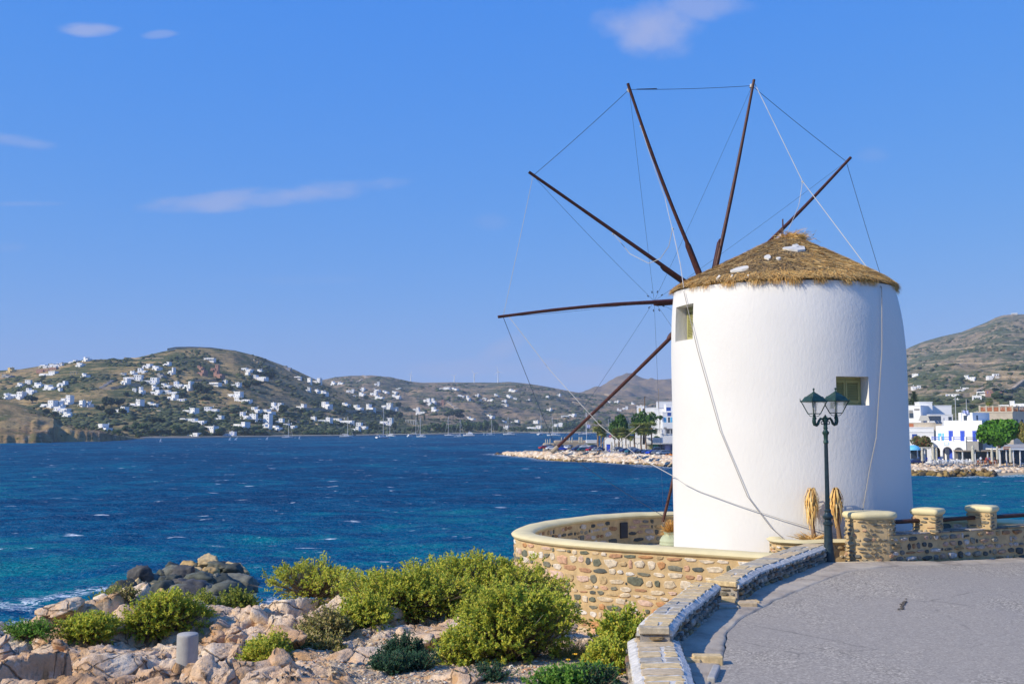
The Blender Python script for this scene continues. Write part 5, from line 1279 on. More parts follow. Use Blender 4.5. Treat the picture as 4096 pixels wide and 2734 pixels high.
# ================================================================ SEA ROCKS, BUSHES
dk = piece_mat("dark_sea_boulder", [(.075, .08, .062), (.11, .115, .085), (.05, .054, .045), (.26, .19, .10), (.14, .14, .11), (.07, .075, .06), (.12, .12, .09), (.09, .085, .08), (.17, .165, .13)], grain=.45, gscale=2.2, bdist=.05, rough=.7, sc3=(1, 1, 1.6))
tanb = piece_mat("tan_sea_boulder", [(.48, .34, .17), (.52, .38, .2), (.44, .29, .12)], grain=.4, gscale=2.5, bdist=.05)
bd = [rock_mesh("boulder", 300 + i, dk, 4, 8, nz=.06) for i in range(8)]; bt = [rock_mesh("boulder", 320 + i, tanb, 4, 9, nz=.04) for i in range(3)]
pile = empty("rock_pile", wline(740, 2470), 0, "pile of big dark and ochre boulders standing in the water offshore", "rock pile"); PO = Vector(pile.location)
PD = 66.0
for (px, py, hw, hh, D, mt, rz) in [
        (500, 2385, 62, 52, 62, 0, .2), (560, 2400, 40, 40, 61, 0, 1), (600, 2375, 50, 45, 62.5, 0, 2), (565, 2318, 42, 40, 64.5, 0, .5), (548, 2335, 20, 22, 64, 1, 0), (620, 2330, 60, 34, 65, 0, 1.3),
        (655, 2395, 55, 48, 61.5, 0, .8), (580, 2360, 22, 14, 63, 1, 0), (608, 2350, 20, 15, 63.2, 1, 1), (650, 2340, 42, 32, 64.2, 0, 2.2), (690, 2345, 40, 34, 64, 0, 1), (660, 2300, 30, 20, 66, 0, .4), (700, 2290, 46, 34, 66.5, 0, 1.7), (740, 2300, 44, 36, 66, 0, .2),
        (695, 2272, 34, 20, 68, 0, 0), (760, 2262, 38, 18, 68, 1, .3), (795, 2265, 22, 16, 67.8, 0, 1), (845, 2245, 44, 26, 67.6, 1, .1), (790, 2292, 40, 26, 66.2, 1, .7), (835, 2300, 36, 34, 65.6, 1, 1.3), (870, 2280, 44, 26, 67, 0, .8), (900, 2262, 30, 16, 68.5, 0, 2),
        (945, 2282, 50, 32, 68, 1, .4), (920, 2302, 48, 34, 67, 0, .2), (960, 2345, 66, 46, 65.8, 0, .1), (1000, 2350, 28, 24, 66, 0, 1), (885, 2330, 60, 30, 64.6, 0, 0), (800, 2335, 66, 34, 64, 0, .1), (740, 2350, 50, 36, 63.2, 0, 2.5), (870, 2322, 20, 20, 64.1, 0, 1),
        (720, 2400, 62, 44, 61.5, 0, .3), (790, 2385, 76, 40, 61.8, 0, .1), (850, 2368, 46, 26, 62, 0, .2), (900, 2375, 66, 38, 61.8, 0, .4), (840, 2415, 70, 30, 60.2, 0, 0), (930, 2395, 40, 46, 62.6, 0, 1.2), (780, 2425, 70, 24, 59.6, 0, 0), (890, 2435, 90, 34, 59, 0, .1), (960, 2440, 56, 30, 59.4, 0, .5),
        (690, 2430, 60, 36, 59.5, 0, .8), (610, 2425, 46, 36, 60, 0, 1), (520, 2430, 50, 34, 60, 0, .2), (640, 2380, 20, 24, 60.9, 1, 1), (820, 2440, 40, 26, 58.5, 0, 1)]:
    D = D + 2; q = AT(px, py, D); s = D / 4000
    o = bpy.data.objects.new("boulder", random.choice(bt if mt else bd)); COL.objects.link(o); o.parent = pile; o.location = q - PO
    o.scale = (hw * s * 1.05, hw * s * random.uniform(.8, 1.1), hh * s * 1.15); o.rotation_euler = (random.uniform(-.25, .25), random.uniform(-.3, .3), rz)
for i in range(40):                          # the core the visible boulders lie on
    a = random.random(); px = 500 + 480 * a; D = random.uniform(62, 70); s = D / 4000; q = wline(px, 2480); m_ = me(px, 2400)[0]
    zt_ = 3.0 * math.exp(-((px - 850) / 180) ** 2) + 1.2
    z = random.uniform(-.3, max(.1, zt_ * .55)); o = bpy.data.objects.new("boulder", random.choice(bd)); COL.objects.link(o); o.parent = pile
    o.location = Vector((m_ * D, D, z)) - PO; r_ = random.uniform(.7, 1.1); o.scale = (r_, r_, r_ * .7); o.rotation_euler = (random.uniform(-.4, .4), random.uniform(-.4, .4), random.uniform(0, 6))

# ---- bushes: stems with small leaves in sprigs
def leaf_mat(name, pal, trans=.42):
    m = piece_mat(name, pal, rough=.6, grain=.2, gscale=2.0, interp='LINEAR', bstr=0)
    nt = m.node_tree; b = nt.nodes["Principled BSDF"]; out = nt.nodes["Material Output"]
    tr = nt.nodes.new("ShaderNodeBsdfTranslucent"); ms_ = nt.nodes.new("ShaderNodeMixShader"); ms_.inputs[0].default_value = trans
    lk = b.inputs["Base Color"].links[0].from_socket; nt.links.new(lk, tr.inputs[0]); nt.links.new(b.outputs[0], ms_.inputs[1]); nt.links.new(tr.outputs[0], ms_.inputs[2]); nt.links.new(ms_.outputs[0], out.inputs[0])
    return m
lm_yel = leaf_mat("yellow_green_leaf", [(.40, .48, .05), (.54, .56, .06), (.70, .60, .07), (.28, .42, .05), (.76, .60, .10), (.46, .52, .06), (.62, .60, .08), (.22, .34, .05)])
lm_grn = leaf_mat("olive_green_leaf", [(.24, .30, .05), (.32, .36, .06), (.16, .24, .04), (.42, .40, .07), (.36, .38, .06)])
lm_drk = leaf_mat("blue_green_leaf", [(.03, .09, .05), (.05, .13, .06), (.02, .07, .045), (.08, .16, .07), (.04, .10, .055)])
lm_lit = leaf_mat("fresh_green_leaf", [(.10, .28, .03), (.16, .34, .05), (.07, .2, .03), (.25, .4, .06)])
lm_dry = leaf_mat("dry_grey_twig", [(.26, .21, .16), (.34, .28, .2), (.2, .16, .12), (.3, .27, .22)], .05)
lm_brn = leaf_mat("ochre_grass_blade", [(.26, .26, .06), (.36, .30, .09), (.2, .22, .05), (.42, .32, .14)], .2)
m_stem = simple("bush_stem", (.17, .12, .075), .9, .3, 8)
def leaves(C, D_, L__, W_, r):               # diamond leaves at C pointing along D_
    n_ = len(C); rndv = r.normal(0, .5, (n_, 3)) + np.array([-.75, -.5, .8]); s = np.cross(D_, rndv); s /= np.maximum(np.linalg.norm(s, axis=1), 1e-6)[:, None]
    s *= (W_ / 2)[:, None]; E_ = C + D_ * L__[:, None]; Mid = C + D_ * (L__ * .5)[:, None]
    V_ = np.stack([C, Mid + s, E_, Mid - s], 1).reshape(-1, 3); return V_, np.arange(len(V_)).reshape(-1, 4)
def bush(label, px, py, D, rx, ry, h, nsp, mat, seed, leaf=(.03, .052), name="bush", cat="bush", spr=.16, twig=0, twmat=None, lobes=5, group=None, per=16, upright=.35, base=None):
    r = np.random.default_rng(seed); m_ = me(px, py)[0]; x0, y0 = m_ * D, D; z0 = gz(x0, y0) - .03 + {4: .08, 5: .15, 6: .14, 7: .22, 61: .14, 62: .1, 63: .0}.get(seed, 0)
    e = empty(name, (x0, y0, z0), 0, label, cat, group or "shrubs on the rocky shore")
    lb = np.stack([r.uniform(-.62, .62, lobes) * rx, r.uniform(-.6, .6, lobes) * ry, r.uniform(.18, .58, lobes) * h], 1); lr = r.uniform(.36, .56, lobes)
    lb = np.vstack([lb, [[0, 0, .45 * h]]]); lr = np.append(lr, .62)
    k = r.choice(len(lb), nsp, p=(lr ** 2) / (lr ** 2).sum()); d = r.normal(size=(nsp, 3)); d /= np.linalg.norm(d, axis=1)[:, None]; d[:, 2] = np.where(r.random(nsp) < .55, np.abs(d[:, 2]), d[:, 2])
    rad = lr[k][:, None] * np.array([rx, ry, h * .95]); q = lb[k] + d * rad * (r.uniform(.25, 1.0, nsp) ** .28)[:, None] 
    q *= (1 + .30 * fbm(q[:, 0] * 2.5 / max(rx, .3), q[:, 1] * 2.5, q[:, 2] * 2.5, 3))[:, None]
    q[:, 2] = np.maximum(q[:, 2], .02)
    ax = d + np.array([0, 0, upright]) + (q - np.array([0, 0, 0])) * .5 / max(rx, h); ax += r.normal(0, .25, (nsp, 3)); ax /= np.linalg.norm(ax, axis=1)[:, None]
    L__ = r.uniform(.5, 1.1, nsp) * spr
    t = r.uniform(0, 1, (nsp, per)); P_ = (q[:, None, :] + ax[:, None, :] * (t * L__[:, None])[..., None]).reshape(-1, 3)
    dd = (ax[:, None, :] * .7 + r.normal(0, .75, (nsp, per, 3))).reshape(-1, 3); dd /= np.linalg.norm(dd, axis=1)[:, None]
    n_ = len(P_); V_, F_ = leaves(P_, dd, r.uniform(leaf[0], leaf[1], n_), r.uniform(leaf[0] * .55, leaf[1] * .6, n_), r)
    o = link("foliage", mesh_np("foliage", V_, F_, False, mat), None, e); tag(o, kind='stuff')
    # stems
    ns = nsp; P0 = np.zeros((ns, 3)); P0[:, :2] = q[:, :2] * .25 + r.normal(0, .03, (ns, 2)); mid = q * .6; mid[:, 2] = q[:, 2] * .45
    up = r.normal(size=(ns, 3)); V1, F1 = blades(P0, mid, np.full(ns, .011), up); V2, F2 = blades(mid, q + ax * L__[:, None] * .9, np.full(ns, .008), up)
    o = link("stems", mesh_np("stems", np.vstack([V1, V2]), np.vstack([F1, F2 + len(V1)]), False, m_stem), None, e); tag(o, kind='stuff')
    if twig:
        a = r.uniform(0, 2 * PI, twig); el = r.uniform(.3, 1.5, twig); rr_ = r.uniform(.6, 1.12, twig)
        E1 = np.stack([np.cos(a) * np.cos(el) * rx * rr_, np.sin(a) * np.cos(el) * ry * rr_, np.sin(el) * h * rr_], 1); S1 = E1 * r.uniform(.55, .85, twig)[:, None]
        V1, F1 = blades(S1, E1 + r.normal(0, .04, (twig, 3)), np.full(twig, .006), r.normal(size=(twig, 3)))
        o = link("dry_twigs", mesh_np("dry_twigs", V1, F1, False, twmat or lm_dry), None, e); tag(o, kind='stuff')
    return e
bush("largest yellow-green bush, bulging in the foreground left of the parapet", 2050, 2600, 13.3, .80, .62, .92, 1300, lm_yel, 1, per=20, twig=60)
bush("low yellow-green lobe hanging on the left flank of the largest bush", 1850, 2590, 13.0, .34, .34, .42, 340, lm_yel, 2, per=18)
bush("tall bush growing up against the round end of the stone wall", 2130, 2500, 17.2, .95, .8, 1.0, 1100, lm_yel, 3, per=16, leaf=(.03, .052), twig=200)
bush("broad yellow-green bush at the middle of the green bank", 1880, 2480, 17.0, 1.3, .8, .64, 1400, lm_yel, 4, per=16, twig=120)
bush("yellow-green bush left of the middle of the bank, above the pale rock", 1620, 2520, 16.0, 1.2, .7, .52, 1250, lm_yel, 5, per=16, twig=100)
bush("bush with bare grey twigs on top, on the left shoulder of the green bank", 1500, 2480, 18.0, 1.1, .6, .52, 700, lm_grn, 6, per=14, twig=1500)
bush("olive bush at the far left end of the green bank against the sea", 1250, 2470, 17.6, 1.0, .6, .52, 800, lm_yel, 7, per=14, twig=350)
bush("low green bush in the hollow below the bank's left end", 1440, 2570, 15.0, .42, .4, .36, 420, lm_yel, 8, per=16)
bush("soft brownish-green shrub with a dry heart, beside the jutting pale rock", 1280, 2570, 14.6, .48, .4, .34, 520, lm_brn, 9, leaf=(.03, .055), per=16, twig=900)
bush("darker feathery shrub just under the brownish one", 1240, 2620, 14.0, .42, .35, .30, 420, lm_brn, 10, leaf=(.03, .055), per=16, twig=250)
bush("small yellowish shrub at the foot of the pale rocks, right of the concrete post", 1075, 2625, 13.2, .34, .3, .30, 420, lm_yel, 11, per=16, twig=160)
bush("big round shrub in front of the offshore boulders", 660, 2555, 15.0, .60, .48, .44, 900, lm_yel, 12, per=18, twig=160)
bush("brown-flanked shrub right behind the big round shrub", 790, 2545, 15.8, .36, .34, .44, 420, lm_grn, 13, per=16, twig=420)
bush("low shrub with grey bare twigs below the boulder pile's right end", 920, 2530, 16.2, .40, .34, .34, 360, lm_grn, 14, per=14, twig=800)
bush("small dense green shrub in the cleft of the left rocks", 350, 2560, 14.2, .36, .32, .24, 560, lm_yel, 15, per=18, twig=60)
bush("pale green shrub with upright dry stalks at the left edge of the boulder pile", 440, 2480, 16.4, .40, .32, .36, 480, lm_grn, 16, per=14, twig=260)
bush("thin reddish-dry shrub between the two left shrubs", 500, 2560, 15.2, .2, .18, .18, 120, lm_brn, 17, per=10, twig=320)
bush("bright green mat of leaves low on the left rock slope", 110, 2585, 13.8, .30, .2, .12, 300, lm_lit, 18, per=16, leaf=(.02, .035))
bush("tiny tuft at the water's edge of the left rocks", 90, 2520, 15.0, .12, .1, .12, 70, lm_grn, 19, per=12)
bush("yellow-flecked shrub climbing the outer side of the parapet", 2510, 2590, 13.0, .46, .34, .58, 760, lm_yel, 20, per=18, twig=60)
bush("shrub at the foot of the rubble wall, upper neighbour of the parapet shrub", 2600, 2480, 14.6, .42, .3, .34, 480, lm_yel, 21, per=16)
bush("lower skirt of the parapet shrub spreading over stones", 2430, 2650, 12.2, .30, .26, .30, 380, lm_yel, 22, per=18)
bush("dark blue-green succulent cushion on the pale rock", 1610, 2640, 12.9, .28, .2, .25, 480, lm_drk, 23, name="succulent", per=16, leaf=(.02, .036), upright=1.0)
bush("dark succulent patch spreading at the foot of the pale rock", 1560, 2690, 12.2, .34, .2, .16, 420, lm_drk, 24, name="succulent", per=14, leaf=(.02, .036), upright=1.0)
bush("small dark succulent right of the larger cushion", 1700, 2675, 12.4, .2, .16, .14, 200, lm_drk, 25, name="succulent", per=14, leaf=(.02, .036), upright=1.0)
bush("dark green succulent clump at the bottom edge under the broken rock", 1960, 2732, 11.3, .22, .15, .08, 160, lm_drk, 26, name="succulent", per=14, leaf=(.02, .034), upright=1.0)
bush("yellow-green filler shrub in the dip left of the bank's middle", 1400, 2500, 17.4, .9, .6, .48, 800, lm_yel, 61, per=16, twig=200)
bush("yellow-green shrub closing the bank between its middle and left shoulder", 1740, 2500, 16.6, 1.05, .7, .56, 1000, lm_yel, 62, per=16, twig=100)
bush("yellow-green shrub bridging the bank and the largest bush", 1990, 2540, 15.6, .95, .7, .66, 1000, lm_yel, 63, per=16, twig=100)
fl = bush("leafy green flowering plants with yellow poppies at the bottom edge by the parapet", 2290, 2745, 10.8, .46, .34, .17, 420, lm_lit, 27, name="flowering_plant", cat="plant", per=12, leaf=(.03, .055), upright=1.0, spr=.15)
bush("low blue-green leaves in front of the flowering plants", 2330, 2740, 10.7, .40, .2, .14, 300, lm_drk, 28, name="succulent", per=14, leaf=(.02, .04), upright=1.0)
m_pop = simple("yellow_petal", (.85, .45, .02), .6, .1)
for (px, py) in [(2272, 2640), (2350, 2648), (2446, 2722), (2484, 2698), (2212, 2696), (2300, 2618)]:
    q = AT(px, py, 11.0) - Vector(fl.location); mb = MB()
    for k in range(4):
        a = k * PI / 2 + px; c_, s_ = math.cos(a), math.sin(a); mb.add([q, q + Vector((c_ * .022 - s_ * .016, s_ * .022 + c_ * .016, .016)), q + Vector((c_ * .034, s_ * .034, .010)), q + Vector((c_ * .022 + s_ * .016, s_ * .022 - c_ * .016, .016))], [(0, 1, 2, 3)])
    mb.build("poppy", m_pop, fl)
# dry grass tuft
def tuft(label, px, D, n_, h, w, mat, seed, cat="grass tuft"):
    r = np.random.default_rng(seed); x = me(px, 2550)[0] * D; z = gz(x, D); P0 = r.normal(0, w * .3, (n_, 3)); P0[:, 2] = -.02
    a = r.uniform(0, 2 * PI, n_); l = r.uniform(.5, 1, n_) * h; P1 = P0 + np.stack([np.cos(a) * l * .7, np.sin(a) * l * .6, l * r.uniform(.3, 1, n_)], 1)
    V_, F_ = blades(P0, P1, np.full(n_, .007), r.normal(size=(n_, 3))); o = link("grass_tuft", mesh_np("grass_tuft", V_, F_, False, mat), None); o.location = (x, D, z); tag(o, label, cat)
tuft("straw-coloured dry grass tuft between the largest bush and the parapet shrub", 2300, 13.6, 700, .34, .5, lm_brn, 1)
tuft("thin dry stalks standing at the rock edge near the left shrubs", 335, 17.0, 200, .42, .4, lm_dry, 2)
# concrete post
q = AT(748, 2650, 12.6); zb_ = gz(q.x, q.y) - .1; zt_ = CZ + me(745, 2532)[1] * q.y
n_ = 40; prof = [(.128, zb_ - zt_), (.128, -.03), (.126, -.008), (.118, .0)]
mb = MB().lathe(prof, n=n_); o = mb.build("concrete_post", m_concrete); o.location = (q.x, q.y, zt_); auto_smooth(o, 50); tag(o, "short round concrete post standing among the pale rocks at lower left", "post")
# ================================================================ THE FAR SHORES: town, quay, boats, houses, trees
ORD = ["first", "second", "third", "fourth", "fifth", "sixth", "seventh", "eighth", "ninth", "tenth", "eleventh", "twelfth", "thirteenth", "fourteenth", "fifteenth", "sixteenth", "seventeenth", "eighteenth", "nineteenth", "twentieth"]
ORD += ["twenty-" + o for o in ORD[:9]] + ["thirtieth"] + ["thirty-" + o for o in ORD[:9]] + ["fortieth"]
WIN = {}
def win_mesh(w, h, mat):
    k = (round(w, 1), round(h, 1), mat.name)
    if k not in WIN:
        m = bpy.data.meshes.new("window"); V = [(x, y, z) for z in (-h / 2, h / 2) for y in (-.03, .12) for x in (-w / 2, w / 2)]
        m.from_pydata(V, [], [(0, 2, 3, 1), (4, 5, 7, 6), (0, 1, 5, 4), (2, 6, 7, 3), (0, 4, 6, 2), (1, 3, 7, 5)]); m.materials.append(mat); m.update(); WIN[k] = m
    return WIN[k]
def small_house(px0, px1, pyt, pyb, sheet, seed, mat, open_=False):
    r = random.Random(seed); px = (px0 + px1) / 2
    p = sheet.hit(px, pyb); s = p.y / 4000; w = (px1 - px0) * s; h = (pyb - pyt) * s * .95
    e = empty("house", p, r.uniform(-.75, -.1))
    d = max(3.5, min(w * .45, 7)); mb = MB(); st = 3.0; fl_ = r.random() < .5
    parts = []
    if open_:
        for k in range(max(2, int(w / 3.5)) + 1):
            x = -w / 2 + k * (w - .3) / max(2, int(w / 3.5)); mb.box(x, x + .4, 0, .4, -3, h); mb.box(x, x + .4, d * .6, d * .6 + .4, -3, h)
        mb.box(-w / 2 - .2, w / 2 + .2, -.2, d * .7, h, h + .35); parts = []
    elif w > 9 and h > 4.2:
        a = r.uniform(.32, .5) * w; x0 = -w / 2; 
        mb.box(x0, x0 + a, 0, d, -3, h); parts.append((x0, x0 + a, h, 0)); h2 = max(2.6, h * r.uniform(.42, .62)); mb.box(x0 + a - .05, w / 2, -.9, d * .9, -3, h2); parts.append((x0 + a, w / 2, h2, -.9))
        mb.box(x0 - .12, x0 + a + .12, -.12, d + .12, h - .02, h + .28); mb.box(x0 + a + .13, w / 2 + .1, -1.0, d * .9 + .1, h2 - .01, h2 + .25)
        mb.box(w * .1, w * .45, -3.2, -1.02, -3, h2 * .55); mb.box(x0 + .3, x0 + a * .8, -2.4, -.13, -3, 1.1)
        if fl_: mb.V = [(-x, y, z) for x, y, z in mb.V]; mb.F = [f[::-1] for f in mb.F]; parts = [(-b_, -a_, hh_, yy_) for a_, b_, hh_, yy_ in parts]
    else:
        mb.box(-w / 2, w / 2, 0, d, -3, h); mb.box(-w / 2 - .12, w / 2 + .12, -.12, d + .12, h - .02, h + .25); parts.append((-w / 2, w / 2, h, 0))
        if w > 7 and r.random() < .6: mb.box(-w / 2 + 1, w / 2 - 1, -2.2, -.13, min(h, 2.7) - .1, min(h, 2.7) + .1); mb.box(-w / 2 + 1, -w / 2 + 1.3, -2.2, -1.9, -3, min(h, 2.7) - .1); mb.box(w / 2 - 1.3, w / 2 - 1, -2.2, -1.9, -3, min(h, 2.7) - .1)
    wl = mb.build("wall", mat, e)
    if not open_ and r.random() < .6:
        x = r.uniform(-w * .35, w * .35); MB().box(x - .3, x + .3, d * .5, d * .5 + .6, h * .9, h + 1.2).build("chimney", mat, wl)
    for (x0, x1, hh_, y) in parts:
        fl = max(1, int(hh_ / 2.7)); n_ = max(1, int((x1 - x0) / 3.0))
        for f_ in range(fl):
            for k in range(n_):
                if r.random() < .12: continue
                big = r.random() < .3
                o = link("door" if (big and f_ == 0) else "window", win_mesh(1.2 if big else .9, 2.0 if big else 1.2, m_blue if r.random() < .12 else m_glassdark), None, e)
                o.location = (x0 + (k + .5) * (x1 - x0) / n_, y - .01, hh_ / fl * (f_ + .5) - (.3 if big else -.1))
    return e, w, h
c1 = lambda l: [(a * .4683, c * .4683, 1300 + b * .4683, 1300 + d * .4683) for a, b, c, d in l]
c2 = lambda l: [(1000 + a * .3831, 1000 + c * .3831, 1400 + b * .3831, 1400 + d * .3831) for a, b, c, d in l]
c3 = lambda l: [(1900 + a * .36185, 1900 + c * .36185, 1400 + b * .36185, 1400 + d * .36185) for a, b, c, d in l]
c4 = lambda l: [(3550 + a * .4781, 3550 + c * .4781, 1200 + b * .4781, 1200 + d * .4781) for a, b, c, d in l]
left = c1([(42,360,128,398),(322,340,400,362),(372,330,460,362),(458,322,530,358),(583,300,655,328),(640,320,718,348),(690,270,775,306),(318,392,490,430),(675,408,762,444),(0,418,110,446),(132,490,205,525),(208,466,262,505),(264,488,380,528),(357,508,480,550),(488,476,566,512),(212,535,300,580),(0,580,100,622),(75,566,205,618),(480,536,524,562),(510,596,610,664),(336,640,470,700),(470,645,550,700),(440,695,590,735),(490,735,545,760),(515,740,630,778),(657,640,720,695),(720,648,790,695),(797,840,950,910),(935,695,1080,742),(1093,632,1212,695),(1250,655,1345,690),(1418,592,1508,628),(1505,628,1580,648),(1025,408,1070,426),(1093,390,1165,420),(1172,365,1250,405),(1203,330,1290,360),(1283,345,1375,376),(1392,314,1455,345),(1432,360,1490,415),(1022,455,1105,500),(1050,422,1210,470),(1205,445,1345,495),(1480,478,1560,530),(1555,478,1643,550),(1275,510,1350,545),(1370,495,1460,530),(1128,538,1160,565),(1172,525,1235,580),(1272,552,1375,588),(1385,553,1520,588),(1735,280,1830,304),(2052,364,2155,392),(2185,375,2250,405),(2082,400,2130,435),(2110,424,2285,462),(1750,490,1880,518),(1890,470,1935,492),(1965,488,2050,525),(1930,566,2065,615),(1990,615,2145,655),(1540,706,1685,750),(1740,694,1860,746),(1822,770,1900,816),(1520,795,1595,822),(1595,795,1755,842),(1718,862,1845,895),(1965,825,2125,872),(2040,738,2130,800),(2125,755,2190,820),(2180,760,2310,840),(2135,697,2230,738),(2230,718,2340,762),(2305,660,2349,710),(1570,918,1695,958),(1870,908,2003,946),(2232,845,2310,890)])
left += c2([(455,275,530,300),(587,288,640,350),(640,290,738,345),(567,388,628,430),(665,408,730,440),(720,420,810,465),(728,535,850,602),(947,545,1040,585),(1070,570,1175,622),(1197,560,1300,640),(1367,550,1480,600),(1460,590,1540,618),(470,560,575,612),(208,548,332,618),(250,710,345,770),(120,770,215,800),(217,786,325,832),(340,765,475,815),(628,692,685,745),(700,700,845,762),(845,710,1080,765),(1053,795,1140,852),(1100,752,1220,825),(1353,704,1483,780)])
left += c3([(245,768,340,795),(390,770,478,808),(282,832,365,868),(572,830,733,872),(640,776,700,795),(870,800,970,830),(850,828,905,856)])
midl = c2([(838,322,900,355),(905,330,985,355),(1297,328,1352,365),(1003,405,1085,437),(1128,388,1195,422),(1130,437,1200,480),(1255,400,1365,425),(1250,420,1325,468),(1368,418,1450,448),(1475,460,1572,497),(1478,425,1540,445),(1520,392,1575,412),(1290,472,1400,512),(1055,470,1120,497),(1693,595,1763,630),(1728,620,1830,670),(1880,590,1962,640),(1945,385,2090,410),(2085,388,2180,412),(1805,500,1880,540),(1825,540,1890,570),(1890,500,1940,552),(2165,465,2240,495),(2250,470,2300,520),(2235,692,2349,725)])
midl += c3([(360,425,465,455),(205,480,262,512),(340,490,405,522),(0,480,42,505),(75,528,125,545),(0,538,65,555),(133,540,200,562),(293,546,347,568),(285,595,360,612),(120,712,210,740),(418,522,465,542),(560,540,607,562),(780,502,815,532),(897,480,945,506),(788,638,845,665),(1018,700,1112,725),(952,722,1035,742),(1628,618,1690,650),(1570,640,1620,670),(1540,553,1590,577),(1725,575,1767,598),(1460,560,1510,577)])
right = c4([(205,615,255,637),(645,627,732,663),(838,615,932,650),(205,712,280,740),(577,730,675,765),(490,785,592,805),(747,765,825,792),(712,795,785,842),(553,828,605,848),(935,875,1012,910),(1030,840,1142,905),(815,888,850,910),(1038,108,1085,120)])
def label_rows(L_, where, bands):
    out = {}
    for (y0, y1, nm) in bands:
        row = sorted([h for h in L_ if y0 <= h[3] < y1], key=lambda h: h[0])
        for i, h in enumerate(row):
            w = h[1] - h[0]; ht_ = h[3] - h[2]
            sz = "wide low" if w > 3.2 * ht_ else "tall" if w < 1.5 * ht_ else "tiny" if w < 26 else "broad" if w > 52 else "small"
            out[h] = "%s white house, %s from left %s %s" % (sz, ORD[i], nm, where)
    return out
bandsL = [(0, 1475, "along the ridge of"), (1475, 1530, "high on"), (1530, 1562, "on the upper part of"), (1562, 1590, "on the middle slope of"), (1590, 1625, "just below the middle of"), (1625, 1665, "on the lower slope of"), (1665, 1700, "near the foot of"), (1700, 1800, "close to the shore under")]
bandsM = [(0, 1560, "near the top of"), (1560, 1585, "on the upper part of"), (1585, 1605, "on the middle slope of"), (1605, 1640, "on the lower slope of"), (1640, 1800, "at the foot of")]
bandsR = [(0, 1400, "on the summit of"), (1400, 1540, "highest on the slope of"), (1540, 1575, "halfway down"), (1575, 1800, "low on")]
for L_, sh, where, bands, grp in ((left, H1, "the left hill", bandsL, "white houses scattered over the left hill"), (midl, H2, "the distant hills", bandsM, "white houses on the distant middle hills"), (right, HR, "the right mountain", bandsR, "white houses on the right mountain slope")):
    lab = label_rows(L_, where, bands)
    for i, h in enumerate(L_):
        mt = m_yellow if (sh is H1 and i == 0) else m_greywall if (sh is H1 and i == 9) else m_whitefar
        e, w, hh_ = small_house(*h, sh, i * 7 + 1, mt)
        l_ = lab[h]
        if mt is m_yellow: l_ = "ochre house alone at the left end of the left hill's ridge"
        if mt is m_greywall: l_ = "long low grey concrete house at the left edge of the left hill"
        tag(e, l_, "house", grp)
for h, mt, l_, op in [(c1([(300, 362, 490, 392)])[0], m_brick, "long unfinished pinkish building under the ridge houses of the left hill", 0), (c1([(595, 395, 655, 425)])[0], m_concrete, "bare concrete frame of a house below the long pinkish building", 1),
        (c1([(1660, 385, 1758, 418)])[0], m_brick, "low brick ruin on the left of the four brick ruins high on the hill", 0), (c1([(1678, 343, 1740, 380)])[0], m_brick, "brick ruin standing above the low left one", 0), (c1([(1798, 336, 1865, 395)])[0], m_brick, "tall brick tower ruin, highest of the four brick ruins", 0), (c1([(1810, 400, 1910, 443)])[0], m_brick, "broad brick ruin below the tall brick tower", 0),
        (c1([(1328, 408, 1410, 450)])[0], m_greywall, "grey blocky house among the white ones in the middle of the left hill", 0), (c2([(350, 160, 430, 205)])[0], m_greywall, "grey concrete house with open top on the right shoulder of the left hill", 0), (c2([(1605, 730, 1740, 768)])[0], m_whitefar, "open pergola house among trees near the shore's right part", 1),
        (c2([(1945, 515, 2025, 572)])[0], m_brick, "pinkish brick house beside a white cluster on the middle hill", 0), (c4([(830, 752, 950, 790)])[0], m_brick, "row of unfinished pink brick walls on the right mountain's foot", 0)]:
    sh = HR if h[0] > 3500 else H2 if l_.startswith("pinkish") else H1
    e, w, hh_ = small_house(*h, sh, int(h[0]), mt, bool(op)); tag(e, l_, "house")

# ---- tracks and field walls on the hills
def strip(name, pts, sheet, w, mat, h=.6, kind='structure', label=None):
    P_ = []
    for a, b_ in zip(pts[:-1], pts[1:]):
        for k in range(8): P_.append(sheet.hit(a[0] + (b_[0] - a[0]) * k / 8, a[1] + (b_[1] - a[1]) * k / 8))
    P_.append(sheet.hit(*pts[-1])); V, F = [], []
    for i, p in enumerate(P_):
        d = (P_[min(i + 1, len(P_) - 1)] - P_[max(i - 1, 0)]); d.z = 0; d = d.normalized() if d.length > 0 else Vector((1, 0, 0)); n_ = Vector((-d.y, d.x, 0)) * w / 2
        V += [p + n_ + Vector((0, 0, -2)), p + n_ + Vector((0, 0, h)), p - n_ + Vector((0, 0, h)), p - n_ + Vector((0, 0, -2))]
    F = [(i * 4 + k, i * 4 + k + 1, i * 4 + 5 + k, i * 4 + 4 + k) for i in range(len(P_) - 1) for k in range(3)]
    m = bpy.data.meshes.new(name); m.from_pydata(V, [], F); m.materials.append(mat); m.update(); o = link(name, m); return tag(o, label, "wall" if label else None, None, None if label else kind)
m_track = simple("dirt_track", (.42, .34, .25), .95, .1, .1); m_tar = simple("hill_road", (.17, .17, .18), .9, .1, .1); m_field = simple("field_wall", (.38, .30, .21), .95, .2, .2)
A1 = lambda l: [(a * .4683, 1300 + b * .4683) for a, b in l]; A2 = lambda l: [(1000 + a * .3831, 1400 + b * .3831) for a, b in l]; A3 = lambda l: [(1900 + a * .36185, 1400 + b * .36185) for a, b in l]; A4 = lambda l: [(3550 + a * .4781, 1200 + b * .4781) for a, b in l]
strip("hill_road", A1([(850, 540), (900, 512), (940, 480), (975, 462)]), H1, 6, m_tar, .5)
strip("dirt_track", A1([(1290, 700), (1330, 722), (1395, 738)]), H1, 5, m_track, .5)
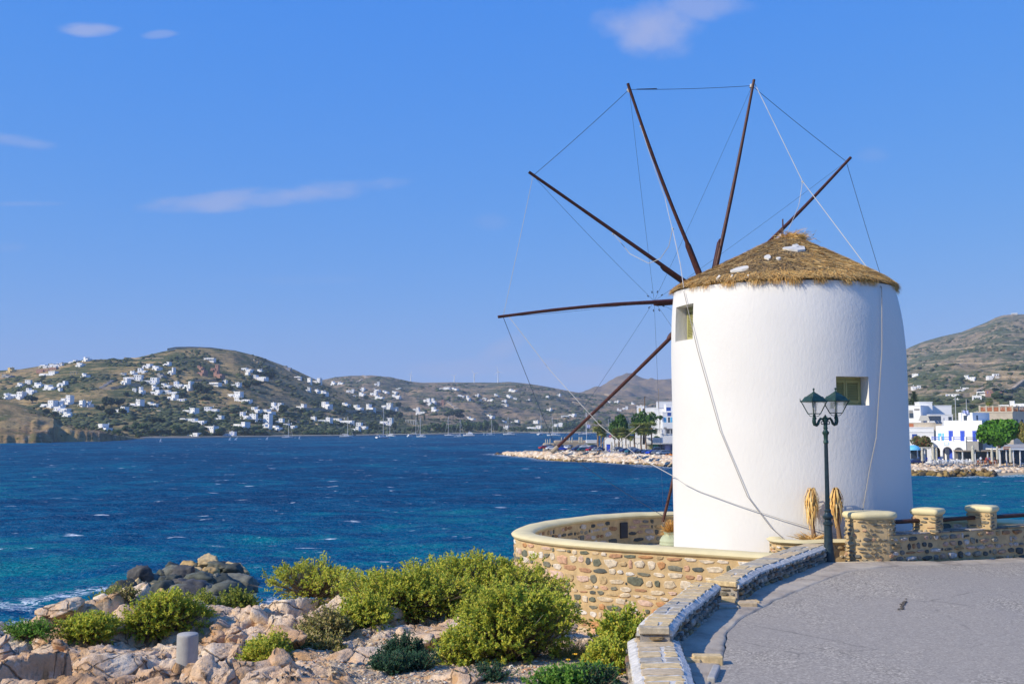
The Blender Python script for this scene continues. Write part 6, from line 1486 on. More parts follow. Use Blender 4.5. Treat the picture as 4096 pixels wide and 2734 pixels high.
strip("dirt_track", A2([(2055, 530), (2110, 570), (2150, 600), (2148, 622)]), H2, 10, m_track, .6)
strip("dirt_track", A2([(1182, 262), (1220, 285), (1150, 310), (1118, 338)]), H2, 8, m_track, .6)
for pts, sh, w, h_, l_ in [(A1([(870, 548), (960, 545), (1100, 522), (1200, 520)]), H1, 1.2, 3.0, "pale retaining wall below the road bend of the left hill"), (A2([(10, 92), (90, 130), (200, 165), (335, 203)]), H1, 1.5, 1.6, "long pale field wall running down the right shoulder of the left hill"),
        (A1([(1430, 205), (1500, 192), (1640, 190), (1800, 196), (2000, 222)]), H1, 1.5, 1.2, "dry stone wall along the bare top of the left hill"), (A1([(1060, 282), (1180, 288), (1400, 284)]), H1, 1.5, 1.4, "field wall under the rocky outcrop of the left hilltop"), (A1([(1630, 475), (1740, 478), (1850, 480)]), H1, 1.2, 2.5, "grey retaining wall right of the middle of the left hill"),
        (A2([(540, 630), (700, 632), (900, 655), (1100, 650), (1380, 655)]), H1, 1.5, 4.0, "long shaded retaining wall above the shore houses"), (A2([(360, 735), (560, 760), (800, 790), (1050, 835)]), H1, 1.2, 1.5, "low pale wall beside the golden field near the shore"), (A1([(1350, 325), (1480, 345), (1600, 312)]), H1, 1.2, 1.5, "dark field wall above the upper white houses"),
        (A1([(2145, 285), (2200, 320), (2349, 350)]), H1, 1.5, 1.4, "curving pale wall on the upper right of the left hill"), (A4([(620, 805), (700, 795), (800, 745)]), HR, 4, 3.0, "dark slanting wall on the foot of the right mountain"), (A4([(960, 770), (1050, 745), (1142, 672)]), HR, 4, 2.0, "pale wall climbing at the right edge of the mountain"),
        (A4([(160, 450), (300, 445), (500, 415), (740, 395)]), HR, 5, .9, "upper terrace wall across the right mountain"), (A4([(300, 540), (560, 525), (800, 528), (1140, 510)]), HR, 5, .9, "middle terrace wall across the right mountain"), (A4([(600, 640), (900, 640), (1142, 640)]), HR, 5, .9, "lower terrace wall behind the two upper white houses"),
        (A4([(950, 350), (1142, 330)]), HR, 4, .9, "short terrace wall high at the right edge"), (A3([(880, 540), (1000, 560), (1200, 600)]), H2, 5, 2.0, "dark field wall on the middle hill behind the sail poles"), (A3([(1330, 480), (1420, 490), (1500, 510)]), H2, 8, 5.0, "pale quarry face at the foot of the far mountain")]:
    strip("field_wall", pts, sh, w, m_field, h_, label=l_)

# ---- trees: crowns of leaf faces, low scrub as one mass
tl = [leaf_mat("hill_tree_leaf", [(.035, .06, .025), (.05, .08, .03), (.025, .045, .02), (.07, .10, .04)], .15), leaf_mat("shore_tree_leaf", [(.06, .11, .035), (.09, .15, .05), (.05, .085, .03), (.12, .17, .06)], .2), leaf_mat("fresh_tree_leaf", [(.12, .30, .02), (.09, .24, .02), (.16, .36, .03), (.06, .17, .02)], .3), leaf_mat("grey_tree_leaf", [(.09, .10, .07), (.12, .13, .09), (.07, .08, .05)], .15)]
def crown_mesh(nm, seed, mat, n_=420, lobes=7, leaf=.16, flat=.85, tall=1.0):
    r = np.random.default_rng(seed); lb = r.normal(0, .34, (lobes, 3)) * np.array([1, 1, .6 * tall]); lr = r.uniform(.38, .6, lobes)
    k = r.integers(0, lobes, n_); d = r.normal(size=(n_, 3)); d /= np.linalg.norm(d, axis=1)[:, None]; P_ = lb[k] + d * lr[k][:, None] * (r.uniform(.4, 1, n_) ** .4)[:, None] * np.array([1, 1, flat * tall])
    a = d + r.normal(0, .6, (n_, 3)); a /= np.linalg.norm(a, axis=1)[:, None]; t = np.cross(a, r.normal(size=(n_, 3))); t /= np.linalg.norm(t, axis=1)[:, None]; b_ = np.cross(a, t); s = r.uniform(.6, 1.4, n_)[:, None] * leaf
    V = np.stack([P_ - t * s - b_ * s * .6, P_ + t * s - b_ * s * .8, P_ + t * s * .7 + b_ * s, P_ - t * s * .9 + b_ * s * .7], 1).reshape(-1, 3); return mesh_np(nm, V, np.arange(len(V)).reshape(-1, 4), False, mat)
CR = {0: [crown_mesh("crown", i, tl[0]) for i in range(5)], 1: [crown_mesh("crown", 20 + i, tl[1]) for i in range(5)], 3: [crown_mesh("crown", 30, tl[3])], 4: [crown_mesh("crown", 40 + i, tl[0], 300, 5, .13, 1, 2.6) for i in range(2)]}
_t = MB().tube([(0, 0, -1.5), (.03, 0, 0), (0, .02, 1)], [.09, .07, .045], 6).build("trunk", m_trunk); trunk_m = _t.data; bpy.data.objects.remove(_t)
def tree(px, pyb, wpx, hpx, sheet, kind, label, group, seed=0, p=None):
    r = random.Random(seed + int(px * 7)); p = p or sheet.hit(px, pyb); s = p.y / 4000; w, h = wpx * s, hpx * s
    e = empty("tree", p, 0, label, "tree", group)
    o = link("trunk", trunk_m, None, e); o.scale = (h * .55, h * .55, h * .45)
    o = link("crown", r.choice(CR[kind]), None, e); z_ = {4: .42}.get(kind, .6); o.location = (0, 0, h * z_); k = {4: 3.2}.get(kind, 1.7); o.scale = (w / 1.75, w / 1.75, h / k * (1.0 if kind != 4 else .95)); o.rotation_euler = (0, 0, r.uniform(0, 6))
    return e
TL = []
def trees(lst, cv, sheet, kind, where, grp):
    row = sorted(lst, key=lambda t: t[0])
    for i, (x, y, w, h) in enumerate(row):
        (px, py), = cv([(x, y)]); k = {A1: .4683, A2: .3831, A3: .36185, A4: .4781}[cv]
        nm = {0: "dark green tree", 1: "mid green tree", 4: "slim dark cypress", 3: "grey-green tree"}[kind]
        tree(px, py, w * k, h * k, sheet, kind, "%s, %s from the left %s" % (nm, ORD[i], where), grp)
trees([(275, 660, 70, 65), (905, 700, 70, 85), (950, 705, 80, 90), (1010, 700, 80, 75), (870, 745, 60, 60), (930, 775, 90, 70), (1040, 760, 70, 55), (1340, 655, 50, 50), (1075, 605, 50, 35), (400, 770, 70, 60), (460, 780, 60, 50), (1300, 840, 80, 60), (1340, 845, 80, 62), (1380, 840, 60, 55)], A1, H1, 0, "across the lower left hill", "dark trees of the left hill")
trees([(1670, 560, 70, 80), (1720, 580, 60, 70), (1770, 575, 50, 60), (1865, 485, 36, 34), (2120, 540, 60, 60), (2300, 450, 70, 60), (2330, 420, 50, 50), (1560, 610, 50, 40), (1960, 560, 50, 40), (2090, 650, 50, 40), (2000, 760, 80, 40), (1750, 640, 70, 40)], A1, H1, 0, "in the groves right of the hill's middle", "dark trees of the left hill")
trees([(1065, 905, 50, 50), (1220, 900, 90, 70), (990, 945, 90, 60), (1195, 960, 100, 45), (1160, 890, 60, 60), (1720, 945, 70, 60), (1850, 945, 110, 60), (1290, 935, 70, 50), (1500, 900, 80, 50), (1640, 900, 90, 45), (2040, 900, 70, 40)], A1, H1, 1, "along the shore under the left hill", "trees along the left shore")
trees([(885, 905, 34, 55), (1235, 615, 16, 40), (2120, 800, 22, 55), (2235, 840, 18, 50), (1650, 520, 14, 44), (1785, 560, 14, 40)], A1, H1, 4, "between the houses of the left hill", "cypresses of the left hill")
trees([(60, 370, 140, 60), (230, 300, 70, 70), (330, 665, 90, 90), (700, 600, 60, 50), (930, 670, 60, 60), (975, 665, 50, 50), (1210, 520, 60, 50), (1280, 600, 80, 60), (1545, 600, 60, 55), (1480, 690, 110, 70), (1560, 720, 90, 80), (1420, 710, 70, 60), (1100, 840, 60, 40), (1500, 830, 60, 70), (1270, 830, 110, 70), (1310, 850, 90, 60), (960, 795, 60, 40), (520, 660, 60, 50), (750, 690, 60, 40)], A2, H1, 0, "behind the moored boats", "dark trees behind the harbour")
trees([(1690, 720, 22, 70), (1745, 735, 26, 75), (1825, 735, 30, 75), (1045, 610, 20, 55)], A2, H1, 4, "behind the moored boats", "cypresses behind the harbour")
trees([(2120, 690, 120, 70), (2060, 700, 80, 60), (2200, 720, 100, 60), (2170, 665, 130, 50)], A2, H1, 0, "in the big grove behind the white motor yacht", "dark grove behind the harbour")
trees([(1660, 855, 60, 55), (1720, 855, 80, 60), (1850, 860, 90, 80), (1790, 850, 70, 60), (1930, 855, 90, 90), (1990, 862, 80, 100), (2060, 862, 90, 95), (2120, 860, 80, 80), (2180, 862, 90, 110), (2240, 862, 90, 120), (2300, 862, 90, 110), (580, 890, 60, 45), (640, 890, 80, 50), (740, 890, 80, 50), (860, 885, 90, 45), (930, 885, 60, 40), (60, 880, 120, 45), (130, 880, 100, 40)], A2, H1, 1, "on the beach behind the moored boats", "beach trees behind the harbour")
trees([(20, 905, 80, 100), (80, 905, 90, 110), (150, 905, 100, 130), (220, 905, 90, 110), (280, 905, 60, 60), (480, 905, 70, 70), (420, 900, 70, 50), (540, 900, 80, 50), (620, 905, 70, 40), (760, 905, 60, 40), (820, 900, 60, 50), (1000, 890, 110, 60), (1080, 880, 100, 60), (1120, 850, 70, 60), (1010, 850, 80, 60), (930, 905, 80, 45), (1190, 895, 80, 70), (1250, 890, 60, 50), (690, 612, 50, 40), (760, 690, 50, 30), (800, 612, 40, 28)], A3, H1, 1, "on the far beach left of the palms", "trees of the far beach")
trees([(190, 800, 30, 22), (380, 690, 26, 18), (900, 760, 60, 26), (265, 580, 40, 24), (190, 650, 50, 30), (930, 830, 80, 40), (710, 905, 60, 34), (1030, 770, 60, 30)], A4, HR, 0, "on the lower right mountain", "trees of the right mountain")
# palms of the far shore are shown by drooping crowns
Vs_, Fs_, nn_ = [], [], 0
Vb, Fb = ICO[1]; r = np.random.default_rng(11)
def scrub(sheet, count, ulo, uhi, tlo, thi, dens, size, zrow):
    global nn_
    nu_, nr_ = sheet.Y.shape
    for _ in range(count):
        i = int(np.clip(np.interp(r.uniform(ulo, uhi), sheet.u, np.arange(nu_)), 0, nu_ - 1)); t = r.uniform(tlo, thi); y = sheet.y0[i] + (sheet.y1[i] - sheet.y0[i]) * t; x = sheet.m[i] * y + r.normal(0, 4)
        if pn(x * .011, y * .011, zrow) + .5 * pn(x * .035, y * .035, zrow) + dens(sheet.u[i], t) < 0: continue
        z = np.interp(y, sheet.Y[i], sheet.Z[i]); s = r.uniform(*size)
        Vs_.append(Vb * (1 + .25 * r.normal(size=(len(Vb), 1))) * np.array([s * r.uniform(1, 2.2), s, s * r.uniform(.5, .9)]) + np.array([x, y, z + s * .15])); Fs_.append(Fb + nn_); nn_ += len(Vb)
scrub(H1, 8000, 0, 2700, .01, .97, lambda u, t: .12 - .35 * t + (.12 if 500 < u < 1500 else 0), (1.2, 3.2), 3)
scrub(H1, 3000, 200, 2700, .0, .22, lambda u, t: .35, (1.4, 3.2), 5)
scrub(H2, 6500, 1200, 2700, .05, .95, lambda u, t: .02 - .3 * t, (2.0, 4.5), 6)
scrub(HR, 3000, 3600, 4150, .1, .9, lambda u, t: .0 - .25 * t, (1.6, 4.0), 7)
scrub(HD, 500, -100, 520, .2, .9, lambda u, t: -.1, (.4, 1.2), 9)
o = link("hill_scrub", mesh_np("hill_scrub", np.vstack(Vs_), np.vstack(Fs_), False, piece_mat("hill_scrub_leaf", [(.05, .07, .03), (.075, .095, .035), (.04, .055, .025), (.10, .11, .05)], grain=.3, gscale=.8, bstr=0))); tag(o, kind='stuff')
# beach strip
def lane(name, pts, w, z, mat): 
    V = []; 
    for p in pts: V += [(p.x, p.y - 1, -1.0), (p.x, p.y, z), (p.x, p.y + w, z + .5), (p.x, p.y + w + 1, -1)]
    m = bpy.data.meshes.new(name); m.from_pydata(V, [], [(i * 4 + k, i * 4 + k + 1, i * 4 + 5 + k, i * 4 + 4 + k) for i in range(len(pts) - 1) for k in range(3)]); m.materials.append(mat); m.update(); return tag(link(name, m), kind='structure')
lane("beach", [wline(x, float(np.interp(x, [p[0] for p in sh1], [p[1] for p in sh1])) + .6) for x in range(560, 2700, 60)], 22, 1.3, simple("beach_sand", (.42, .34, .25), .95, .1, .1))

# ---- wind turbines on the middle hill
for i, (px, pt_, pb_, l_) in enumerate([(1643, 1488, 1523, "leftmost of the four small wind turbines on the skyline"), (1817, 1495, 1528, "second wind turbine from the left on the skyline"), (1897, 1486, 1528, "third wind turbine from the left on the skyline"), (1992, 1477, 1527, "tallest wind turbine, rightmost on the skyline")]):
    b0 = AT(px, pb_ + 3, 3080); t0 = AT(px, pt_ + 8, 3080); h = t0.z - b0.z; e = empty("wind_turbine", b0, 0, l_, "wind turbine", "wind turbines on the skyline")
    MB().tube([(0, 0, -4), (0, 0, h)], [1.6, .9], 8).build("tower", m_whitefar, e); MB().box(-1, 1, -2.4, 2.5, h - .8, h + 1.1).build("nacelle", m_whitefar, e)
    bl = None
    for k in range(3):
        if bl is None: o = MB().add([(-.5, -2.6, 0), (.9, -2.6, 2), (.25, -2.6, h * .5), (-.15, -2.6, h * .5), (-.5, -2.2, 0), (.9, -2.2, 2), (.25, -2.45, h * .5), (-.15, -2.45, h * .5)], [(0, 1, 2, 3), (7, 6, 5, 4), (0, 4, 5, 1), (1, 5, 6, 2), (2, 6, 7, 3), (3, 7, 4, 0)]).build("blade", m_whitefar, e); bl = o.data
        else: o = link("blade", bl, None, e)
        o.location = (0, 0, h); o.rotation_euler = (0, .35 + i * .5 + k * 2 * PI / 3, 0)
# ---- boats
m_hull = simple("white_hull", (.78, .78, .78), .35, .03); m_sail = simple("furled_sail", (.6, .6, .62), .8, .05); m_bluecan = simple("blue_canvas", (.03, .08, .3), .8, .1); m_mast = simple("pale_mast", (.62, .6, .57), .5, .05)
def hull_mesh(L__, B_, H__, mb, mi=0):
    st = np.linspace(-.5, .5, 11); V = []
    for t in st:
        b_ = B_ / 2 * (1 - max(0, (t - .02) / .48) ** 2.0) * (1 - .18 * max(0, -t * 2)); sh_ = H__ * (.86 + .3 * max(t, 0) ** 1.5)
        x = t * L__; V += [(x + .0, -b_, sh_), (x - (.4 if t > .3 else 0), -b_ * .86, H__ * .25), (x - (.8 if t > .3 else 0), 0, -.35), (x - (.4 if t > .3 else 0), b_ * .86, H__ * .25), (x, b_, sh_)]
    mb.add(V, [(i * 5 + k, (i + 1) * 5 + k, (i + 1) * 5 + k + 1, i * 5 + k + 1) for i in range(10) for k in range(4)] + [tuple([i * 5 for i in range(11)] + [i * 5 + 4 for i in range(10, -1, -1)])[::-1], (0, 1, 2, 3, 4)], mi)
def sailboat(px, py, hullpx, mastpx, rz, label, boom=True, second=None, canvas=None):
    p = wline(px, py); s = p.y / 4000; L__ = hullpx * s / max(.35, abs(math.cos(rz + math.atan2(p.x, p.y)))); L__ = min(L__, 17); B_ = L__ * .28; H__ = L__ * .095; mh = mastpx * s
    e = empty("sailboat", p, rz, label, "sailboat", "boats moored in the bay"); mb = MB(); hull_mesh(L__, B_, H__, mb); mb.build("hull", m_hull, e)
    o = MB().box(-L__ * .2, L__ * .17, -B_ * .3, B_ * .3, H__ * .8, H__ * 1.35).build("cabin", m_hull, e); bevel(o, .15, 2)
    MB().box(-L__ * .15, L__ * .12, -B_ * .31, B_ * .31, H__ * 1.0, H__ * 1.15).build("cabin_window", m_glassdark, o)
    MB().tube([(L__ * .08, 0, 0), (L__ * .08, 0, mh)], [.28, .2], 6).build("mast", m_mast, e)
    if boom: MB().tube([(L__ * .06, 0, H__ * 2.2), (-L__ * .32, 0, H__ * 2.3)], [.34, .24], 6).build("furled_mainsail", canvas or m_sail, e)
    MB().tube([(L__ * .08, 0, mh * .97), (L__ * .48, 0, H__ * 1.1)], .10, 4).build("forestay", m_mast, e); MB().tube([(L__ * .08, 0, mh * .99), (-L__ * .49, 0, H__)], .05, 4).build("backstay", m_mast, e)
    MB().box(-L__ * .42, -L__ * .22, -B_ * .3, B_ * .3, H__ * 1.9, H__ * 2.0).build("bimini", canvas or m_sail, e)
    if second: MB().tube([(-L__ * .3, 0, 0), (-L__ * .3, 0, second * s)], [.13, .09], 6).build("mizzen_mast", m_mast, e)
    return e
for a in [(1150, 1750, 44, 73, .05, "sailboat moored farthest left, small dinghy trailing it"), (1386, 1747, 54, 82, .0, "sailboat with a dark hatch row, second from the left in the bay"), (1529, 1751, 46, 124, .9, "sailboat with the tallest mast of all, seen half from its bow"), (1562, 1744, 36, 76, 2.6, "sailboat partly behind the tall-masted one"),
          (1660, 1739, 40, 70, .1, "sailboat farther off behind the motor cruiser"), (1684, 1747, 38, 78, 2.9, "sailboat just right of the motor cruiser"), (1796, 1741, 36, 77, 3.0, "sailboat left of the two close masts before the grove"), (1837, 1747, 42, 70, .1, "sailboat touching the white motor yacht on its left"),
          (1963, 1740, 34, 62, .2, "lone sailboat midway between the yacht and the wheel's lower pole"), (2036, 1738, 48, 72, 3.1, "wide-hulled sailboat with a small dinghy at its stern"), (2162, 1738, 22, 82, 1.1, "sailboat seen bow on under the bird-like flag"), (2214, 1742, 54, 76, 3.1, "two-masted white sailboat left of the brown pole"), (2340, 1738, 50, 90, .1, "sailboat right behind the end of the brown pole, blue sail cover")]:
    sailboat(*a, second=74 if a[0] == 2214 else None, canvas=m_bluecan if a[0] in (1796, 2340) else None)
def motorboat(px, py, L_px, rz, label, big):
    p = wline(px, py); s = p.y / 4000; L__ = L_px * s; B_ = L__ * .3; H__ = L__ * .13; e = empty("motorboat", p, rz, label, "motorboat"); mb = MB(); hull_mesh(L__, B_, H__, mb); mb.build("hull", m_hull, e)
    o = MB().box(-L__ * .35, L__ * .2, -B_ * .38, B_ * .38, H__ * .85, H__ * 1.9).build("cabin", m_hull, e); bevel(o, .2, 2); MB().box(-L__ * .3, L__ * .17, -B_ * .385, B_ * .385, H__ * 1.3, H__ * 1.65).build("window_band", m_glassdark, o)
    if big:
        o = MB().box(-L__ * .28, L__ * .05, -B_ * .3, B_ * .3, H__ * 1.9, H__ * 2.5).build("flybridge", m_hull, e); bevel(o, .2, 2); MB().tube([(-L__ * .1, 0, H__ * 2.4), (-L__ * .02, 0, H__ * 3.8)], .12, 5).build("radar_arch", m_hull, e)
    return e
motorboat(1641, 1745, 32, .9, "white motor cruiser among the masts, seen half from its bow", False); motorboat(1875, 1743, 46, 3.1, "large white motor yacht with a flybridge moored in front of the trees", True)
def dinghy(px, py, L_px, label, sail=0, lean=.1):
    p = wline(px, py); s = p.y / 4000; L__ = max(2.6, L_px * s); e = empty("dinghy", p, .3, label, "dinghy"); mb = MB(); hull_mesh(L__, L__ * .4, L__ * .16, mb); mb.build("hull", m_hull, e)
    if sail:
        h = sail * s; MB().tube([(.2, 0, 0), (.2 + lean * h, 0, h)], .06, 5).build("mast", m_mast, e); MB().add([(.15, -.02, .5), (.15 + lean * h, -.02, h * .97), (-L__ * .42, -.02, .8), (.15, .02, .5), (.15 + lean * h, .02, h * .97), (-L__ * .42, .02, .8)], [(0, 1, 2), (5, 4, 3), (0, 3, 4, 1), (1, 4, 5, 2), (2, 5, 3, 0)]).build("sail", m_hull, e)
for a in [(1182, 1750, 9, "little dinghy trailing behind the leftmost sailboat"), (1557, 1750, 9, "small dinghy beside the tallest mast's hull"), (2069, 1738, 10, "small dinghy at the stern of the wide-hulled sailboat"), (643, 1767, 9, "tiny sailing dinghy alone left, white sail upright", 16, 0), (919, 1761, 9, "leaning sailing dinghy left of its pair", 16, .2), (943, 1760, 9, "leaning sailing dinghy on the right of the pair", 15, .45), (1068, 1758, 9, "small sailing dinghy between pair and first sailboat", 14, .3), (1198, 1755, 9, "small sailing dinghy right of the leftmost sailboat", 14, .1), (1936, 1740, 7, "tiny sailing dinghy off the far beach", 12, 0), (1040, 1756, 12, "low motor dinghy with a dark figure before the shore"), (1002, 1747, 16, "white rowing boat close under the left shore"), (964, 1743, 18, "small fishing boat with a mast at the left shore", 40, .02)]:
    dinghy(a[0], a[1], a[2], a[3], *(a[4:] or ()))
# ================================================================ THE HARBOUR FRONT
def atz(px, py, z): return G(px, py, z)
plat_m, nt, b = nmat("quay_paving"); n1 = noise(nt, .15, 5); nt.links.new(ramp(nt, n1, [(.35, (.30, .27, .23)), (.65, (.42, .38, .32))]), b.inputs["Base Color"]); b.inputs["Roughness"].default_value = .9
shx = [q[0] for q in quay_shore_px]
def shoreY(px): return float(np.interp(px, shx, [p.y for p in quay_shore]))
pxs = list(range(2060, 4620, 20)); V = []
for px in pxs:
    m_ = me(px, 1850)[0]; y = shoreY(px) + 6; g = 2.35
    for k, (dy, z) in enumerate([(0, -1), (4, g - .4), (10, g), (40, g + .1), (150, g + 1.5), (330, g + 6), (520, -2)]):
        f = float(np.interp(px, [2060, 2300, 2450, 2650, 2750], [.3, .5, 1, 1, 1])); q_ = float(np.interp(px, [2060, 2300, 2450, 2640, 2760], [.06, .12, .2, .24, 1]))
        if k > 3: dy *= q_; z = z if q_ == 1 or z < 0 else g + .2
        V.append((m_ * (y + dy * f), y + dy * f, z if px > 2080 else min(z, 1.2)))
m = bpy.data.meshes.new("quay_ground"); m.from_pydata(V, [], grid_faces(len(pxs), 7).tolist()); m.materials.append(plat_m); m.update(); tag(link("quay_ground", m), kind='structure')
# armour stones
cr_m = piece_mat("breakwater_stone", [(.66, .50, .34), (.72, .60, .45), (.58, .42, .27), (.74, .66, .54), (.62, .46, .33), (.5, .38, .26)], grain=.3, gscale=.8, bdist=.05)
wet_m = piece_mat("wet_lower_stone", [(.16, .10, .04), (.26, .17, .05), (.10, .075, .04), (.34, .23, .08), (.07, .055, .04)], grain=.4, gscale=.8, bdist=.05, rough=.6)
lowrock = [rock_mesh("stone", 500 + i, cr_m, 2, 9, nz=.03) for i in range(5)]
def rk_np(m_): V = np.empty(len(m_.vertices) * 3); m_.vertices.foreach_get("co", V); F = np.array([tuple(p.vertices) for p in m_.polygons]); return V.reshape(-1, 3), F
RN = [rk_np(m_) for m_ in lowrock]
def heap(name, n_, lo, hi, fz, size, mat, seed, dens=None):
    r = np.random.default_rng(seed); Vs, Fs, c = [], [], 0
    for _ in range(n_):
        px = r.uniform(lo, hi); t = r.uniform(0, 1); m_ = me(px, 1850)[0]; y = shoreY(px) + fz(px, t)[0]; z = fz(px, t)[1]; s = r.uniform(*size)
        V_, F_ = RN[r.integers(0, 5)]; a = r.uniform(0, 6.28); c_, s_ = math.cos(a), math.sin(a); R_ = np.array([[c_, -s_, 0], [s_, c_, 0], [0, 0, 1]])
        Vs.append((V_ * np.array([s * r.uniform(.9, 1.5), s, s * r.uniform(.55, .9)])) @ R_.T + np.array([m_ * y, y, z])); Fs.append(F_ + c); c += len(V_)
    o = link(name, mesh_np(name, np.vstack(Vs), np.vstack(Fs), False, mat)); return o
bw = heap("breakwater", 2600, 2020, 2720, lambda px, t: (0.5 + 11 * t * (.4 if px < 2100 else 1), .15 + 2.5 * t ** .8 * float(np.interp(px, [2020, 2100, 2250], [.25, .6, 1]))), (.5, 1.15), cr_m, 1); tag(bw, kind='stuff')
o = heap("breakwater_foot", 620, 1985, 2720, lambda px, t: (-1 + 2.6 * t, -.1 + .45 * t), (.4, .95), wet_m, 2); tag(o, kind='stuff')
o = heap("breakwater", 2300, 2740, 4130, lambda px, t: (2.0 + 7 * t, .9 + 1.5 * t), (.35, .8), cr_m, 3); tag(o, kind='stuff')
bp = empty("shore_boulders", wline(3800, 1903), 0, "row of big dark brown and ochre boulders at the waterline right of the windmill", "boulders"); BO = Vector(bp.location)
wetv = [rock_mesh("boulder", 520 + i, wet_m, 3, 10, nz=.03) for i in range(4)]
r = random.Random(6)
for i in range(60):
    px = 3640 + i * 5.7 + r.uniform(-5, 5); m_ = me(px, 1900)[0]; y = shoreY(px) + r.uniform(-.5, 2.4); o = bpy.data.objects.new("boulder", r.choice(wetv)); COL.objects.link(o); o.parent = bp; s = r.uniform(.55, 1.1)
    o.location = Vector((m_ * y, y, .2 + (y - shoreY(px)) * .35)) - BO; o.scale = (s * 1.2, s, s * .8); o.rotation_euler = (r.uniform(-.4, .4), r.uniform(-.4, .4), r.uniform(0, 6))
q0, q1 = atz(3985, 1902, 0), atz(4130, 1902, 0)
o = MB().add([(q0.x, q0.y, -1), (q1.x + 8, q1.y, -1), (q1.x + 8, q1.y + 9, -1), (q0.x, q0.y + 9, -1), (q0.x + .5, q0.y + .5, .7), (q1.x + 8, q1.y + .5, .9), (q1.x + 8, q1.y + 9, 1.3), (q0.x + .5, q0.y + 9, 1.3)], [(3, 2, 1, 0), (4, 5, 6, 7), (0, 1, 5, 4), (1, 2, 6, 5), (2, 3, 7, 6), (3, 0, 4, 7)]).build("slipway", simple("slipway_concrete", (.42, .34, .25), .9, .15, .5)); tag(o, "tan concrete slipway at the waterline below the right-hand tavern tables", "slipway")

def block_building(label, corner, rz, boxes, opens, name="building", cat="building", kinds=None):
    """boxes: (x0, x1, y0, y1, z0, z1, mat) in metres round the corner; opens: (x, y, z, w, h, mat, face, name)"""
    e = empty(name, corner, rz, label, cat); groups = {}
    for (x0, x1, y0, y1, z0, z1, mt) in boxes: groups.setdefault(mt.name, (MB(), mt))[0].box(x0, x1, y0, y1, z0, z1)
    for mb, mt in groups.values(): mb.build("wall", mt, e)
    for (x, y, z, w, h, mt, face, nm) in opens:
        o = link(nm, win_mesh(w, h, mt), None, e); o.location = (x, y, z); o.rotation_euler = (0, 0, 0 if face == 'f' else PI / 2)
    return e
# --- white house with three arches and blue doors
CU = .2551; X8 = lambda a: 3600 + a * CU; Y8 = lambda b_: 1550 + b_ * CU
D0 = 276; cor = AT(X8(1232), Y8(1150), D0); kf = D0 / 4000 * CU; psi = math.radians(30); fx = kf / math.cos(psi); hz_ = kf * 1.0
ab = empty("arcade_house", cor, -math.radians(54), "white two-storey house with three ground-floor arches, blue doors and blue balcony rails", "building")
def fxx(a): return (a - 1232) * fx
def fz(b_): return (1150 - b_) * hz_
UB = .0
mb = MB().box(fxx(675), 0, 2.5, 12.5, -1.5, fz(522)); mb.box(fxx(672), .05, 2.45, 12.55, fz(522) + .002, fz(516))
mb.box(fxx(530), fxx(674), 3.3, 9, -1.5, fz(604))
mb.box(fxx(828), fxx(1032), 5.0, 14, fz(516) + .003, fz(390))
mb.build("wall", m_whitefar, ab)
# arcade with real arched openings
arch = [(625, 56, 940), (790, 72, 935), (955, 72, 940)]; base_z = fz(1150); topz = fz(842)
cur = fxx(530); V, F = [], []; prof_pts = []
mbA = MB(); yA, tA = 0.0, .45
def slab(x0, x1, z0, z1): mbA.box(x0, x1, yA, yA + tA, z0, z1)
for (c_, hw, tp) in arch:
    xc, rw = fxx(c_), hw * fx; zs_ = fz(tp) - rw
    slab(cur, xc - rw, -1.5, topz); n_ = 12
    for k in range(n_):                      # spandrel built of narrow steps following the arch
        t0, t1 = math.pi * k / n_, math.pi * (k + 1) / n_; xa, xb = xc - rw * math.cos(t0), xc - rw * math.cos(t1); za, zb2 = zs_ + rw * math.sin(t0), zs_ + rw * math.sin(t1)
        mbA.add([(xa, yA, za), (xb, yA, zb2), (xb, yA, topz), (xa, yA, topz), (xa, yA + tA, za), (xb, yA + tA, zb2), (xb, yA + tA, topz), (xa, yA + tA, topz)], [(0, 1, 2, 3), (7, 6, 5, 4), (0, 4, 5, 1), (3, 2, 6, 7)])
    cur = xc + rw
slab(cur, fxx(1063), -1.5, topz); mbA.box(fxx(1063) - .45, fxx(1063), yA + tA, 2.5, -1.5, topz); mbA.box(fxx(530), fxx(1063), yA + .01, 2.5, topz - .25, topz + .001)
mbA.box(fxx(530), fxx(530) + .3, yA + tA, 3.3, -1.5, topz)
mbA.build("arcade", m_whitefar, ab)
for c_ in (545, 695, 872, 1055): MB().box(fxx(c_) - .25, fxx(c_) + .25, -.02, .45, topz, fz(772)).build("balcony_post", m_whitefar, ab)
for (a, b2, mt) in ((545, 672, m_blue), (703, 855, m_blue), (885, 1035, m_blue), (1075, 1225, m_dark)):
    for zz_ in (785, 812): MB().box(fxx(a), fxx(b2), .1, .25, fz(zz_) - .09, fz(zz_) + .09).build("balcony_rail", mt, ab)
MB().box(fxx(1063), 0.0, .3, 2.5, -1.5, topz - .05).build("shade_grey_side_wall", m_greywall, ab)  # white house side in shade: the shade is put into its grey colour
for c_ in (777, 948, 1124): 
    f = MB().box(fxx(c_) - .62, fxx(c_) - .03, 2.38, 2.5, topz, fz(680)).box(fxx(c_) + .03, fxx(c_) + .62, 2.38, 2.5, topz, fz(680)).build("blue_door", m_blue, ab)
for c_, mt in ((588, m_ltblue), (652, m_ltblue)): MB().box(fxx(c_) - .5, fxx(c_) + .5, 3.2, 3.3, topz, fz(722)).build("light_blue_door", mt, ab)
